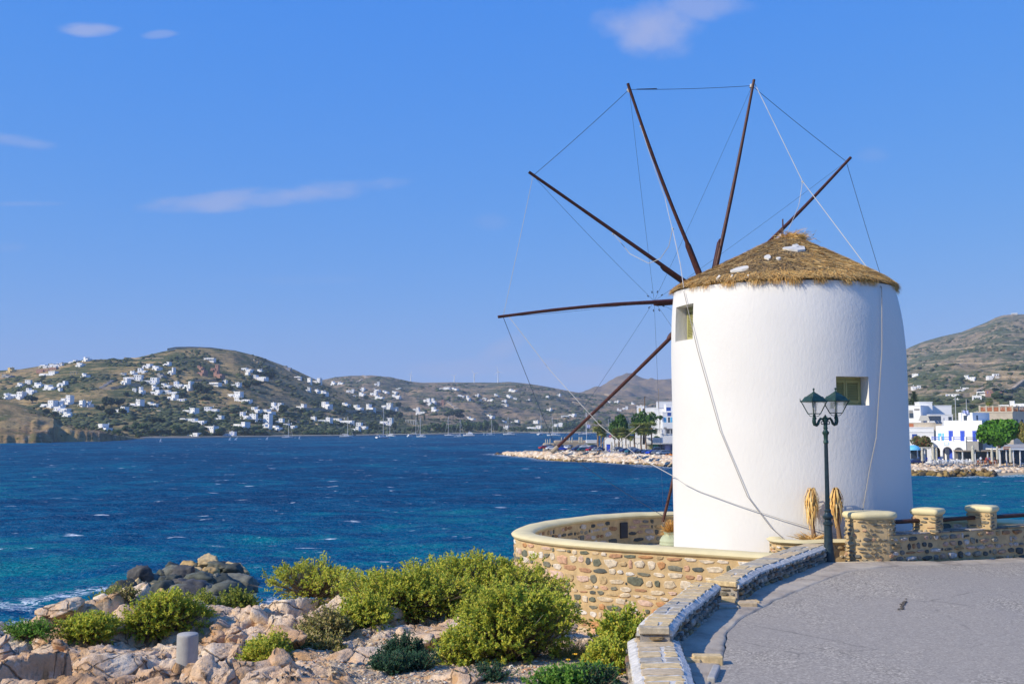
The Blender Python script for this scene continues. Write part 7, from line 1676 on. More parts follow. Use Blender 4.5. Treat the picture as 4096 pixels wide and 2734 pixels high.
MB().box(fxx(790) - .8, fxx(790) + .8, 2.3, 2.5, -.2, fz(980)).build("blue_door", m_blue, ab); MB().box(fxx(955) - .1, fxx(955) + .9, 2.3, 2.5, -.2, fz(1060)).build("blue_door", m_blue, ab); MB().box(fxx(625) - 1, fxx(625) + .9, 2.3, 2.5, .4, fz(960)).build("wooden_window", m_trunk, ab)
MB().box(fxx(745), fxx(818), -.06, -.004, fz(907), fz(868)).build("plaque", m_ltblue, ab); MB().box(fxx(751), fxx(812), -.075, -.061, fz(902), fz(873)).build("plaque_panel", m_white, ab)
MB().box(fxx(928) - .5, fxx(928) + .5, 4.9, 4.99, fz(514), fz(435)).build("window", m_glassdark, ab); MB().box(.0, .06, 7, 7.8, fz(514), fz(435)).build("window", m_glassdark, ab).location = (fxx(1032), 0, 0)
# neighbours: rectangles given by their picture corners, at a real distance and depth, turned like the house above
def front(label, a0, a1, b0, b1, D, dep, mt, rz=-.62, side_mat=None, opens=(), conv=(X8, Y8), par=.25, name="building", extra=()):
    c = AT(conv[0](a0), conv[1](b1), D); c2_ = AT(conv[0](a1), conv[1](b1), D); w = (c2_.x - c.x) / (math.cos(rz) + abs(math.sin(rz)) * abs(c.x / c.y) * (1 if rz < 0 else -1) * -1 if False else 1) ; w = abs(w)
    # width so that the far end is seen at a1
    dx, dy = math.cos(rz), math.sin(rz); m1 = me(conv[0](a1), conv[1](b1))[0]; w = (m1 * c.y - c.x) / (dx - m1 * dy); h = (b1 - b0) * (conv[1](1) - conv[1](0)) * D / 4000 * 1.0
    bx = [(0, w, 0, dep, -4, h, mt), (-.1, w + .1, -.1, dep + .1, h + .001, h + par, mt)]
    for (f0, f1, d0, d1, z0, z1, m2) in extra: bx.append((f0 * w, f1 * w, d0, d1, z0 * h, z1 * h, m2 or mt))
    op = [(fx_ * w, -.02, fz_ * h, ww, hh_, m2, 'f', nm) for (fx_, fz_, ww, hh_, m2, nm) in opens]
    return block_building(label, c, rz, bx, op, name)
front("large flat white building with a shaded side wall, left behind the arcade house", 135, 330, 290, 560, 320, 12, m_whitefar, opens=[(.22, .68, 1.2, 1.0, m_greywall, "air_conditioner"), (.24, .46, 1.3, 1.6, m_glassdark, "window"), (.7, .8, 1.6, .6, m_greywall, "vent")])
front("long blank white-grey upper block behind the large flat building", 328, 812, 288, 432, 330, 10, m_whitefar, rz=-.15)
front("small white stair box on top of the flat building", 303, 507, 232, 290, 326, 6, m_whitefar, rz=-.15)
front("cream walled terrace storey with a rust door, left of the arcade house", 150, 655, 558, 640, 306, 8, m_cream, rz=-.2, opens=[(.05, .4, 1.4, 1.8, m_terracotta, "door")])
front("low wide white house with a moulding line, left of the arcade house", 150, 540, 632, 960, 298, 9, m_whitefar, rz=-.3, opens=[(.22, .55, 1.4, 2.0, m_bluecan, "window")], extra=[(0, 1, -.15, 0, .80, .83, None)])
front("small white annex with a lamp, beside the flowering shrub", 340, 520, 862, 1150, 286, 6, m_whitefar, rz=-.35)
front("white wall piece with awning posts behind the solar panel", 470, 830, 430, 540, 315, 6, m_whitefar, rz=-.2, opens=[(.15, .55, 4.5, 1.5, m_glassdark, "window"), (.88, .5, 1.0, 1.2, m_glassdark, "window")])
bal = front("cream building crowned with a terracotta balustrade, at the right edge", 1265, 1775, 395, 700, 345, 14, m_cream, rz=-.30, opens=[], par=.5)
sR = front("shaded right wing of the balustrade building at the frame edge", 1775, 2100, 395, 700, 346, 14, m_cream, rz=.55, opens=[(.2, .55, 1.2, 1.6, m_glassdark, "window"), (.45, .55, 1.2, 1.6, m_glassdark, "window")], par=.5)
for e_, n_, w_ in ((bal, 5, None), (sR, 3, None)):
    wb = max(v.co.x for v in e_.children[0].data.vertices); hb = max(v.co.z for v in e_.children[0].data.vertices)
    for k in range(n_ * 6):
        o = MB().lathe([(.10, 0), (.2, .25), (.12, .6), (.16, .85), (.1, 1.0)], n=6).build("baluster", m_terracotta, e_) if k == 0 else link("baluster", bm_, None, e_); bm_ = o.data
        o.location = ((k + .5) * wb / (n_ * 6), .3, hb); o.scale.z = 1.5
    for k in range(n_ + 1): MB().box(k * wb / n_ - .25, k * wb / n_ + .25, .1, .6, hb, hb + 2.0).build("balustrade_post", m_cream, e_)
    MB().box(-.2, wb + .2, .12, .5, hb + 1.5, hb + 1.75).build("balustrade_rail", m_cream, e_)
# awning, solar heater
p = AT(X8(290), Y8(512), 300); e = empty("awning", p, -.2, "beige sloping awning on the roof terrace left of the arcade house", "awning"); s8 = 300 / 4000 * CU
MB().add([(0, 0, 0), (165 * s8, 0, 0), (165 * s8, 2.4, 78 * s8), (55 * s8, 2.4, 78 * s8), (0, 0, -.1), (165 * s8, 0, -.1), (165 * s8, 2.4, 78 * s8 - .1), (55 * s8, 2.4, 78 * s8 - .1)], [(0, 1, 2, 3), (7, 6, 5, 4), (0, 4, 5, 1), (1, 5, 6, 2), (3, 2, 6, 7), (0, 3, 7, 4)]).build("canvas", m_canvas, e)
p = AT(X8(568), Y8(560), 292); e = empty("solar_heater", p, -.3, "rooftop solar water heater with dark panels beside the arcade house", "solar heater"); s8 = 292 / 4000 * CU
for k in range(2): MB().add([(k * 48 * s8, 0, 0), (k * 48 * s8 + 42 * s8, 0, 0), (k * 48 * s8 + 20 * s8, 1.6, 55 * s8), (k * 48 * s8 - 20 * s8, 1.6, 55 * s8), (k * 48 * s8, 0, -.12), (k * 48 * s8 + 42 * s8, 0, -.12), (k * 48 * s8 + 20 * s8, 1.6, 55 * s8 - .12), (k * 48 * s8 - 20 * s8, 1.6, 55 * s8 - .12)], [(0, 1, 2, 3), (7, 6, 5, 4), (0, 4, 5, 1), (1, 5, 6, 2), (2, 6, 7, 3), (3, 7, 4, 0)]).build("panel", m_glassdark, e)
MB().tube([(105 * s8, .5, 0), (105 * s8, .5, 90 * s8)], .35, 10).build("tank", m_steel, e)
# canopies over the taverns
def canopy(label, a0, a1, b_top, b_base, D, dep, mt, posts, walls=True, rz=0.0):
    p = AT(X8(a0), Y8(b_base), D); s = D / 4000 * CU; w = (a1 - a0) * s; h = (b_base - b_top) * s; e = empty("canopy", p, rz, label, "canopy")
    MB().box(-.3, w + .3, -.4, dep, h - .28, h).build("roof", mt, e)
    for k in range(posts): x = k * w / (posts - 1); MB().box(x - .12, x + .12, -.1, .14, -1, h - .28).build("post", m_whitefar, e)
    if walls: MB().box(0, w, dep - .3, dep, -1, h - .29).build("back_wall", m_greywall, e); MB().box(.15, w - .15, dep * .6, dep * .6 + .08, 0, h - .5).build("glazing", m_glassdark, e)
    return e
canopy("pale flat tavern canopy left, beside the small blue dome", 165, 505, 935, 1165, 272, 5, m_canvas, 4)
canopy("thin white pergola in front of the arcade house's shaded side", 985, 1570, 985, 1170, 268, 5, m_woodlight, 4, True)
canopy("long white-roofed tavern at the right edge under the bright tree", 1565, 2100, 958, 1185, 266, 7, m_whitefar, 6, True)
o = MB().lathe([(1.9, 0), (1.75, .5), (1.3, .95), (.6, 1.25), (.05, 1.35)], n=20).build("dome", m_ltblue); o.location = AT(X8(210), Y8(975), 270); auto_smooth(o, 80); tag(o, "small light blue dome on the tavern canopy beside the windmill edge", "dome")
sgn = empty("tavern_sign", AT(X8(1680), Y8(965), 265.5), 0, "red-brown sign board standing on the white tavern roof", "sign"); MB().box(-.9, .9, 0, .12, 0, .68).build("board", m_terracotta, sgn); MB().box(-.75, .75, -.012, -.002, .22, .46).build("lettering_band", m_canvas, sgn)
# trees of the right shore
def big_tree(label, a, b_base, b_top, hw, D, mat, seed, n_=5200, leaf=.062, tall=1.0, cat="tree", name="tree", flat=.8):
    p = AT(X8(a), Y8(b_base), D); s = D / 4000 * CU; h = (b_base - b_top) * s; w = hw * 2 * s; e = empty(name, p, 0, label, cat)
    MB().tube([(0, 0, -1.5), (.1, 0, h * .2), (-.1, .1, h * .5)], [w * .05, w * .04, w * .025], 8).build("trunk", m_trunk, e)
    for k in range(3): MB().tube([(0, 0, h * .2), (w * .18 * math.cos(k * 2.1), w * .18 * math.sin(k * 2.1), h * .55)], [w * .03, w * .012], 6).build("limb", m_trunk, e)
    cm = crown_mesh("crown", seed, mat, n_, 13, leaf, flat, tall); o = link("crown", cm, None, e)
    V = np.empty(len(cm.vertices) * 3); cm.vertices.foreach_get("co", V); V = V.reshape(-1, 3); ex_ = V.max(0) - V.min(0); o.scale = (w / ex_[0], w / ex_[1], h * .86 / ex_[2]); c_ = (V.max(0) + V.min(0)) / 2; o.location = (-c_[0] * o.scale[0], -c_[1] * o.scale[1], h * .57 - c_[2] * o.scale[2]); return e
big_tree("big round bright green tree right of the arcade house", 1555, 1010, 480, 320, 272, tl[2], 71)
big_tree("yellowish-green tree cut by the right frame edge", 1960, 960, 515, 130, 268, leaf_mat("yellow_tree_leaf", [(.24, .24, .05), (.32, .28, .07), (.16, .2, .04), (.38, .30, .1)]), 72, 2600)
big_tree("flowering oleander shrub between the small dome and the annex", 335, 1000, 745, 165, 280, leaf_mat("oleander_leaf", [(.12, .17, .05), (.2, .24, .08), (.4, .14, .08), (.16, .2, .06)]), 73, 2200, cat="shrub", name="shrub")
p = AT(X8(225), Y8(300), 420); e = empty("norfolk_pine", p, 0, "tiered dark conifer rising behind the flat building, beside the windmill", "conifer"); s8 = 420 / 4000 * CU; hN = 235 * s8
MB().tube([(0, 0, -6), (0, 0, hN)], [.35, .06], 6).build("trunk", m_trunk, e); rr = np.random.default_rng(5); P0, P1 = [], []
for t in range(9):
    z = hN * (.12 + .8 * t / 8); L__ = (1 - t / 9.5) * 85 * s8
    for k in range(9):
        a = k * .7 + t; 
        for j in range(26): f = rr.random(); q = np.array([math.cos(a) * L__ * f, math.sin(a) * L__ * f, z + f * .3]); P0.append(q); P1.append(q + np.array([rr.normal(0, .3), rr.normal(0, .3), rr.uniform(.1, .55)]))
P0, P1 = np.array(P0), np.array(P1); V_, F_ = blades(P0, P1, np.full(len(P0), .22), rr.normal(size=(len(P0), 3))); o = link("branches", mesh_np("branches", V_, F_, False, tl[0]), None, e)
# palms
pm = leaf_mat("palm_leaf", [(.26, .34, .08), (.36, .42, .10), (.2, .27, .06), (.42, .38, .13)], .2)
def palm_crown(seed, nfr=80):
    r = np.random.default_rng(seed); V_, F_ = [], []
    for i in range(nfr):
        a = r.uniform(0, 2 * PI); el = r.uniform(-1.0, 1.25); L__ = r.uniform(.75, 1.05); d = np.array([math.cos(a) * math.cos(el), math.sin(a) * math.cos(el), math.sin(el)]); base = d * L__ * .45
        for j in range(9):                   # fan of blades at the frond's end
            b_ = (j - 4) * .22; s_ = np.array([-math.sin(a), math.cos(a), 0]); dd = d * math.cos(b_) + s_ * math.sin(b_); e_ = base + dd * L__ * .55; e_[2] -= .12 * L__ ; n_ = np.cross(dd, [0, 0, 1.]); n_ /= max(np.linalg.norm(n_), .1); k0 = len(V_)
            V_ += [base - n_ * .01, base + n_ * .01, (base + e_) / 2 + n_ * .04, e_, (base + e_) / 2 - n_ * .04]; F_ += [(k0, k0 + 1, k0 + 2, k0 + 4), (k0 + 4, k0 + 2, k0 + 3, k0 + 3)]
    V_ = np.array(V_); F4 = [f for f in F_ if f[2] != f[3]]; F3 = [f[:3] for f in F_ if f[2] == f[3]]; m = bpy.data.meshes.new("crown"); m.from_pydata(V_.tolist(), [], F4 + F3); m.materials.append(pm); m.update(); return m
PC = [palm_crown(i) for i in range(3)]
ptm = MB().tube([(0, 0, -.1), (.02, 0, .0), (0, 0, .3), (.01, 0, .7), (0, 0, 1)], [.05, .042, .034, .033, .044], 8).build("trunk", m_palmtrunk).data; bpy.data.objects.remove([o for o in bpy.data.objects if o.data == ptm][0])
def palm(px, pyb, pyt, cw, D, label, seed=0):
    p = AT(px, pyb, D); s = D / 4000; h = (pyb - pyt) * s; R_ = cw / 2 * s * 1.35; th_ = h - R_ * .9; e = empty("palm_tree", p, 0, label, "palm tree", "palm trees of the waterfront")
    o = link("trunk", ptm, None, e); o.scale = (h * .8, h * .8, th_); o = link("crown", PC[seed % 3], None, e); o.scale = (R_,) * 3; o.location = (0, 0, th_); o.rotation_euler = (0, 0, seed * 1.3)
    return e
X3 = lambda a: 1900 + a * .36185; Y3 = lambda b_: 1400 + b_ * .36185
for i, (a, b0, b1, w, l_) in enumerate([(1358, 1105, 760, 130, "tallest of the three clumped palms at the left end of the palm row"), (1395, 1105, 830, 110, "middle palm of the clump at the left end of the palm row"), (1425, 1095, 850, 100, "shortest, right palm of the left clump"), (1545, 1060, 850, 100, "slim palm between the clump and the green tree"), (1622, 1105, 830, 125, "palm in front of the big green tree"),
        (1668, 1080, 860, 100, "shorter palm right of the one before the green tree"), (1715, 1085, 880, 105, "lowest-crowned palm in the middle of the row"), (1762, 1090, 780, 130, "palm standing where the two green trees meet"), (1835, 1110, 790, 130, "leaning-trunked palm, third from the right end"), (1888, 1065, 785, 130, "palm second from the right end of the row"), (1952, 1025, 765, 150, "last palm on the right, broad crown near the white wall")]):
    palm(X3(a), Y3(b0), Y3(b1), w * .36185, 400 if a < 1900 else 404, l_, i)
palm(X8(1405), Y8(345), Y8(145), 120 * CU, 430, "palm poking up behind the balustrade building", 2)
def tree3(label, a, b0, b1, hw, D, mat, seed): 
    global X8, Y8, CU
    sx_, sy_, cu = X8, Y8, CU; X8, Y8, CU = X3, Y3, .36185; e = big_tree(label, a, b0, b1, hw, D, mat, seed, 2200, .075); X8, Y8, CU = sx_, sy_, cu; return e
wm = leaf_mat("waterfront_tree_leaf", [(.05, .12, .025), (.07, .16, .03), (.04, .09, .02), (.10, .20, .04)], .25)
tree3("broad dark green tree behind the middle palms", 1590, 1040, 700, 115, 412, wm, 81); tree3("green tree behind the right palms, against the white houses", 1865, 1000, 665, 150, 418, wm, 82); tree3("small spiky green tree by the white house front", 2045, 780, 715, 32, 440, wm, 83); tree3("low green shrubs on the slope under the white balcony house", 2010, 990, 945, 45, 432, wm, 84); tree3("low dark hedge at the left end of the parking lot", 715, 1085, 1060, 25, 395, wm, 85); tree3("clipped hedge beside the low pavilion", 1285, 1060, 1032, 45, 408, wm, 86)
# retaining walls and the houses stacked behind them
f3 = lambda *a, **k: front(*a, conv=(X3, Y3), **k)
f3("long high white retaining wall behind the palm trunks", 1430, 2070, 968, 1112, 428, 3, m_whitefar, rz=-.25, par=.1, name="retaining_wall")
f3("upper white retaining wall above the long one", 1770, 2070, 878, 985, 436, 3, m_whitefar, rz=-.25, par=.1, name="retaining_wall")
f3("small white tower house with a yellow window on the hill crest", 1790, 1882, 622, 800, 470, 8, m_whitefar, rz=-.2, opens=[(.35, .78, 1.0, 1.8, m_yellow, "window"), (.8, .78, .8, 1.4, m_glassdark, "window")], extra=[(0, .2, 0, 1, 1, 1.06, None), (.38, .6, 0, 1, 1, 1.08, None), (.8, 1, 0, 1, 1, 1.06, None)])
f3("long low white house on the crest right of the tower house", 1882, 2085, 640, 900, 468, 8, m_whitefar, rz=-.15, opens=[(.4, .8, 5, .8, m_canvas, "window"), (.65, .86, 2, 1.0, m_glassdark, "window")])
f3("white house with vines on its upper terrace beside the windmill edge", 2015, 2200, 572, 700, 462, 8, m_whitefar, rz=-.1, opens=[(.3, .4, 3, .9, m_bluecan, "window"), (.8, .55, 1.6, 1.8, m_glassdark, "window")])
f3("big blank white house wall above the spiky tree", 1985, 2120, 650, 880, 450, 8, m_whitefar, rz=-.15)
f3("tall white house with blue-grey shuttered windows at the windmill edge", 2078, 2210, 690, 1000, 440, 9, m_whitefar, rz=-.05, opens=[(.2, .74, .9, 2.2, m_ltblue, "window"), (.52, .74, .8, 2.2, m_glassdark, "window"), (.72, .74, .9, 2.2, m_ltblue, "window"), (.55, .94, 1.6, 1.5, m_bluecan, "window"), (.2, .45, 1.2, .8, m_greywall, "air_conditioner")])
f3("upper white cube with small blue windows at the windmill edge", 2110, 2210, 600, 700, 446, 8, m_whitefar, rz=-.05, opens=[(.2, .5, 1.2, 1.6, m_bluecan, "window"), (.4, .5, 1.2, 1.6, m_bluecan, "window")])
bal2 = f3("white balcony house with pergola above the shops", 2055, 2210, 930, 1110, 428, 6, m_whitefar, rz=-.04, opens=[(.3, .35, 1.2, 1.4, m_glassdark, "window")])
p = AT(X3(2058), Y3(930), 427.6); e = empty("pergola", p, 0, "white columned pergola on the balcony at the windmill edge", "pergola"); s3 = 427 / 4000 * .36185
MB().box(-.3, 160 * s3, -.4, 5, 62 * s3, 66 * s3).build("roof", m_woodlight, e); [MB().box(x * s3 - .12, x * s3 + .12, -.1, .15, 0, 62 * s3).build("post", m_whitefar, e) for x in (2, 52, 100, 150)]; MB().box(0, 160 * s3, -.15, -.05, 8 * s3, 11 * s3).build("rail", m_steel, e); MB().box(2, 150 * s3, 2.5, 2.6, 0, 60 * s3).build("dark_back", m_greywall, e)
shp = f3("row of low shops with green shutters and a flat roof behind the parked cars", 1905, 2210, 1035, 1112, 412, 5, m_canvas, rz=-.03, opens=[(.14, .45, 1.4, 2.2, m_shutter, "door"), (.28, .48, 4.0, 2.4, simple("teal_shutter", (.03, .22, .17), .5, .1), "shutter"), (.47, .48, 1.6, 2.4, m_dark, "door"), (.6, .48, 1.2, 2.4, m_glassdark, "door"), (.74, .48, 3.2, 2.4, simple("lilac_wall", (.35, .35, .55), .7, .1), "door"), (.92, .45, 2.4, 2.0, m_dark, "door")], extra=[(-.05, 1, -2.2, 0, .97, 1.02, m_steel)])
f3("low grey-roofed pavilion left of the clumped palms", 1235, 1345, 1000, 1052, 412, 5, m_whitefar, rz=0, opens=[(.5, .35, 6, 1.0, m_greywall, "window")])
# stone moles at the left
for (a0, a1, b0, b1, D, l_) in [(752, 900, 1026, 1058, 430, "low rounded tan stone mole end, lower left of the umbrellas"), (872, 1345, 996, 1030, 440, "longer tan stone mole behind the closed umbrellas")]:
    p = AT(X3(a0), Y3(b1), D); s = D / 4000 * .36185; o = MB().box(0, (a1 - a0) * s, 0, 6, -4, (b1 - b0) * s).build("stone_mole", m_field); o.location = p; bevel(o, .8, 3); tag(o, l_, "mole")
# closed parasols: one mesh, copied
pmb = MB().tube([(0, 0, -.1), (0, 0, 1)], .022, 6).build("pole", m_woodlight); cmb = MB().lathe([(.02, .16), (.10, .18), (.085, .35), (.095, .6), (.07, .82), (.10, .84), (.02, 1.0)], n=9).build("furled_cloth", m_canvas)
pole_d, cloth_d = pmb.data, cmb.data; bpy.data.objects.remove(pmb); bpy.data.objects.remove(cmb)
def parasol(px, pyb, pyt, D, label, wide=1.0, mat=None):
    p = AT(px, pyb, D); h = (pyb - pyt) * D / 4000; e = empty("closed_parasol", p, 0, label, "parasol", "closed parasols on the waterfront"); o = link("pole", pole_d, None, e); o.scale = (h, h, h); o = link("furled_cloth", cloth_d, None, e); o.scale = (h * .9 * wide, h * .9 * wide, h)
for i, (a, b0, b1, l_) in enumerate([(355, 1195, 930, "closed parasol farthest left of the tavern front, near the dark car"), (525, 1175, 885, "tallest closed parasol of the left pair before the arches"), (577, 1185, 935, "shorter closed parasol right in front of the left arch"), (1150, 1215, 900, "closed parasol before the shaded corner of the arcade house"), (1448, 1205, 940, "closed parasol right of the small group of people"), (1532, 1165, 915, "farther closed parasol under the big bright tree"), (1740, 1215, 940, "closed parasol nearest the right edge")]): parasol(X8(a), Y8(b0), Y8(b1), 264, l_, .95)
for i, (a, b0, b1, l_) in enumerate([(782, 1050, 982, "first of three closed parasols on the low stone mole"), (804, 1050, 982, "second of three closed parasols on the low stone mole"), (831, 1050, 978, "third of three closed parasols on the low stone mole"), (958, 1035, 960, "closed parasol left of the brown pole on the long mole"), (990, 1035, 960, "closed parasol right beside the brown pole on the long mole"), (1045, 1035, 962, "closed parasol midway along the long mole"), (1074, 1032, 960, "closed parasol left of the widest gap on the long mole"), (1152, 1035, 956, "left of three close parasols at the mole's right part"), (1163, 1035, 960, "middle of three close parasols at the mole's right part"), (1182, 1035, 958, "right of three close parasols at the mole's right part"),
        (1403, 1125, 1060, "small white parasol in front of the left palm clump"), (1433, 1125, 1062, "small white parasol right of the first one by the palms"), (1452, 1125, 1062, "small white parasol left of the blue bin"), (1510, 1125, 1010, "large beige parasol right of the blue bin"), (1563, 1125, 1020, "large beige parasol second from the blue bin"), (1626, 1130, 1000, "large beige parasol before the tree's palm trunk"), (1692, 1130, 1030, "last beige parasol before the line of dark cars")]): parasol(X3(a), Y3(b0), Y3(b1), 372 if a > 1300 else 425, l_, 1.15)
# cars: one of each colour with its parts, the rest copies
def car_mesh():
    L__, W, H__ = 4.1, 1.7, 1.45; prof = [(-2.05, .35), (-2.0, .85), (-1.55, .95), (-.95, 1.42), (.55, 1.45), (1.25, .98), (1.95, .84), (2.05, .45), (2.0, .3), (-2.0, .3)]; mb = MB(); n_ = len(prof)
    V = [(x, y * (1 - .12 * (z > 1.1)), z) for y in (-W / 2, W / 2) for x, z in prof]; mb.add(V, [tuple(range(n_))[::-1], tuple(range(n_, 2 * n_))] + [(i, (i + 1) % n_, n_ + (i + 1) % n_, n_ + i) for i in range(n_)]); return mb
CM = {}
def car(px, py, D, rz, col, label, group="parked cars"):
    if col not in CM:
        mt = simple(col.replace(" ", "_") + "_car_paint", {"dark blue": (.015, .03, .12), "bright blue": (.01, .05, .45), "silver": (.38, .4, .42), "white": (.7, .7, .7), "red": (.35, .02, .02), "grey": (.12, .13, .15), "black": (.015, .017, .02), "teal": (.02, .12, .16)}[col], .25, .03, spec=.6)
        b = car_mesh().build("body", mt); md = bevel(b, .08, 2); dg = bpy.context.evaluated_depsgraph_get(); nm = bpy.data.meshes.new_from_object(b.evaluated_get(dg)); bpy.data.objects.remove(b); nm.shade_smooth()
        g = MB(); [g.add([(-1.4, s_ * .80, 1.0), (-.9, s_ * .765, 1.36), (.5, s_ * .765, 1.38), (1.1, s_ * .80, 1.02), (-1.4, s_ * .86, 1.0), (-.9, s_ * .80, 1.36), (.5, s_ * .80, 1.38), (1.1, s_ * .86, 1.02)], [(4, 5, 6, 7), (3, 2, 1, 0), (0, 1, 5, 4), (1, 2, 6, 5), (2, 3, 7, 6), (3, 0, 4, 7)]) for s_ in (-1, 1)]
        g.add([(-1.62, -.66, .97), (-1.62, .66, .97), (-1.02, .62, 1.40), (-1.02, -.62, 1.40)], [(0, 1, 2, 3)]); g.add([(1.3, -.66, 1.0), (1.3, .66, 1.0), (.62, .62, 1.46), (.62, -.62, 1.46)], [(3, 2, 1, 0)])
        go = g.build("windows", m_glassdark); gm_ = go.data; bpy.data.objects.remove(go); wo = MB().tube([(0, -.1, 0), (0, .1, 0)], .31, 12).build("wheel", m_dark); wm_ = wo.data; bpy.data.objects.remove(wo); CM[col] = (nm, gm_, wm_)
    nm, gm_, wm_ = CM[col]; p = AT(px, py, D); e = empty("parked_car", p, rz, label, "car", group); link("body", nm, None, e); link("windows", gm_, None, e)
    for x in (-1.3, 1.3):
        for y in (-.78, .78): o = link("wheel", wm_, None, e); o.location = (x, y, .31)
for (a, b0, rz, col, l_) in [(760, 1092, .5, "red", "red car at the far left end of the parking lot"), (795, 1085, .3, "silver", "silver car behind the red one at the left end"), (842, 1100, .25, "white", "white car left of the brown sail pole"), (820, 1076, .2, "grey", "grey estate car behind the white one"), (955, 1108, .15, "bright blue", "bright blue hatchback right beside the brown sail pole"), (950, 1082, .2, "dark blue", "dark car parked behind the bright blue hatchback"),
        (1020, 1088, 1.2, "white", "white car seen from its front behind the bright blue one"), (1055, 1084, 1.2, "black", "dark car right of the white front-facing one"), (1125, 1112, .6, "dark blue", "leftmost dark car of the front parking row"), (1165, 1085, .2, "grey", "grey car in the back row under the pavilion"), (1205, 1085, .15, "white", "white van-like car in the back row"), (1180, 1112, .6, "teal", "teal-dark car second in the front row"), (1235, 1110, .6, "black", "black car third in the front row"),
        (1285, 1116, .6, "red", "red car in the front row before the palm clump"), (1320, 1085, .2, "dark blue", "dark car in the back row beside the palm clump"), (1335, 1116, .6, "silver", "pale car right of the red one in the front row"), (1375, 1112, .5, "dark blue", "dark blue car under the palm clump"), (1590, 1110, .4, "grey", "greyish car between the beige parasols"), (1655, 1128, .6, "dark blue", "first dark car of the right-hand line"), (1745, 1110, .3, "silver", "silver pick-up behind the right-hand line of cars"),
        (1720, 1136, .6, "teal", "second car of the right-hand line, greenish"), (1790, 1138, .65, "dark blue", "third car of the right-hand line"), (1850, 1142, .65, "black", "fourth car of the right-hand line, black"), (1905, 1144, .65, "dark blue", "fifth car of the right-hand line"), (1955, 1150, .65, "bright blue", "sixth car of the right-hand line, brightest blue"), (2015, 1152, .65, "grey", "seventh car of the right-hand line, grey"), (2075, 1156, .5, "silver", "silver off-road car near the windmill edge"), (2140, 1150, .2, "grey", "grey van half hidden by the windmill edge"), (2020, 1110, .2, "black", "black car in front of the shop doors")]:
    Dc = 372 + (1108 - b0) * 1.3; car(X3(a), Y3(b0), Dc, rz, col, l_)
car(X8(210), Y8(1145), 278, .2, "dark blue", "dark car behind, beside the windmill's right edge", "cars at the tavern"); car(X8(258), Y8(1192), 268, .15, "dark blue", "nearer dark blue car touching the windmill's right edge", "cars at the tavern")
# flags, poles, signs
def pole(px, pyb, pyt, D, rad, mat, label, cat="pole"):
    b0, t0 = AT(px, pyb, D), AT(px, pyt, D); o = MB().tube([(0, 0, -.5), (0, 0, t0.z - b0.z)], rad, 8).build("pole", mat); o.location = b0; tag(o, label, cat); return o
m_fb = simple("flag_blue", (.04, .12, .55), .8, .02); m_fw = simple("flag_white", (.8, .8, .8), .8, .02)
def flag(px0, py_t, wpx, hpx, D, label, pole_px, pb, pt_):
    s = D / 4000; w, h = wpx * s, hpx * s; e = empty("flagpole", AT(pole_px, pb, D), 0, label, "flag"); off = AT(px0, py_t, D) - Vector(e.location)
    MB().tube([(0, 0, -.5), (0, 0, (pb - pt_) * s)], .07, 6).build("pole", m_whitefar, e)
    nx, nz = 27, 9; V = [(off.x + w * i / nx, .5 * math.sin(i * .45) * (i / nx), off.z - h * k / nz + .15 * math.sin(i * .3)) for i in range(nx + 1) for k in range(nz + 1)]; F, mi = [], []
    for i in range(nx):
        for k in range(nz):
            F.append((i * 10 + k, i * 10 + k + 1, i * 10 + 11 + k, i * 10 + 10 + k)); mi.append((0 if not (k == 2 or 4 <= i <= 5) else 1) if (i < 10 and k < 5) else k % 2)
    mb = MB(); mb.V, mb.F, mb.mi = V, F, mi; mb.build("flag", [m_fb, m_fw], e)
flag(X8(982), Y8(357), 84 * CU, 52 * CU, 283, "blue and white striped flag with a cross, flying on the arcade house roof", X8(980), Y8(520), Y8(350))
flag(X3(1237), Y3(825), 36 * .36185, 36 * .36185, 395, "white flagpole with a blue and white flag at the tip of the quay", X3(1234), Y3(990), Y3(690))
pole(X8(878), Y8(520), Y8(140), 284, .10, m_steel, "tall thin mast on the roof of the arcade house"); pole(X8(1050), Y8(520), Y8(175), 285, .08, m_steel, "thinner mast right of the flag on the arcade roof"); pole(X8(1215), Y8(520), Y8(355), 284, .06, m_steel, "short thin mast at the right of the arcade roof")
pole(X3(1877), Y3(700), Y3(508), 455, .22, m_trunk, "brown wooden utility pole above the green trees"); pole(X3(2031), Y3(660), Y3(420), 455, .2, m_woodlight, "tallest pale wooden utility pole near the windmill edge"); pole(X3(1476), Y3(870), Y3(765), 440, .08, m_steel, "thin grey pole between the clumped palms and the green tree")
o = MB().tube([AT(X3(1877), Y3(512), 455), AT(X3(1955), Y3(548), 455) , AT(X3(2031), Y3(578), 455)], .05, 4).build("power_line", m_dark); tag(o, "sagging power line between the two wooden utility poles", "cable"); o = MB().tube([AT(X3(1877), Y3(512), 455), AT(X3(1800), Y3(620), 440), AT(X3(1715), Y3(710), 430)], .05, 4).build("power_line", m_dark); tag(o, "power line dropping left from the brown utility pole", "cable")
s_ = empty("no_entry_sign", AT(X3(1495), Y3(1110), 380), 0, "round red no-entry sign with a white bar beside the parasols", "sign"); MB().tube([(0, 0, -.3), (0, 0, 5.2)], .05, 6).build("pole", m_steel, s_); MB().tube([(0, -.1, 5.4), (0, -.04, 5.4)], .55, 18).build("disc", m_red, s_); MB().box(-.38, .38, -.13, -.105, 5.3, 5.5).build("bar", m_fw, s_)
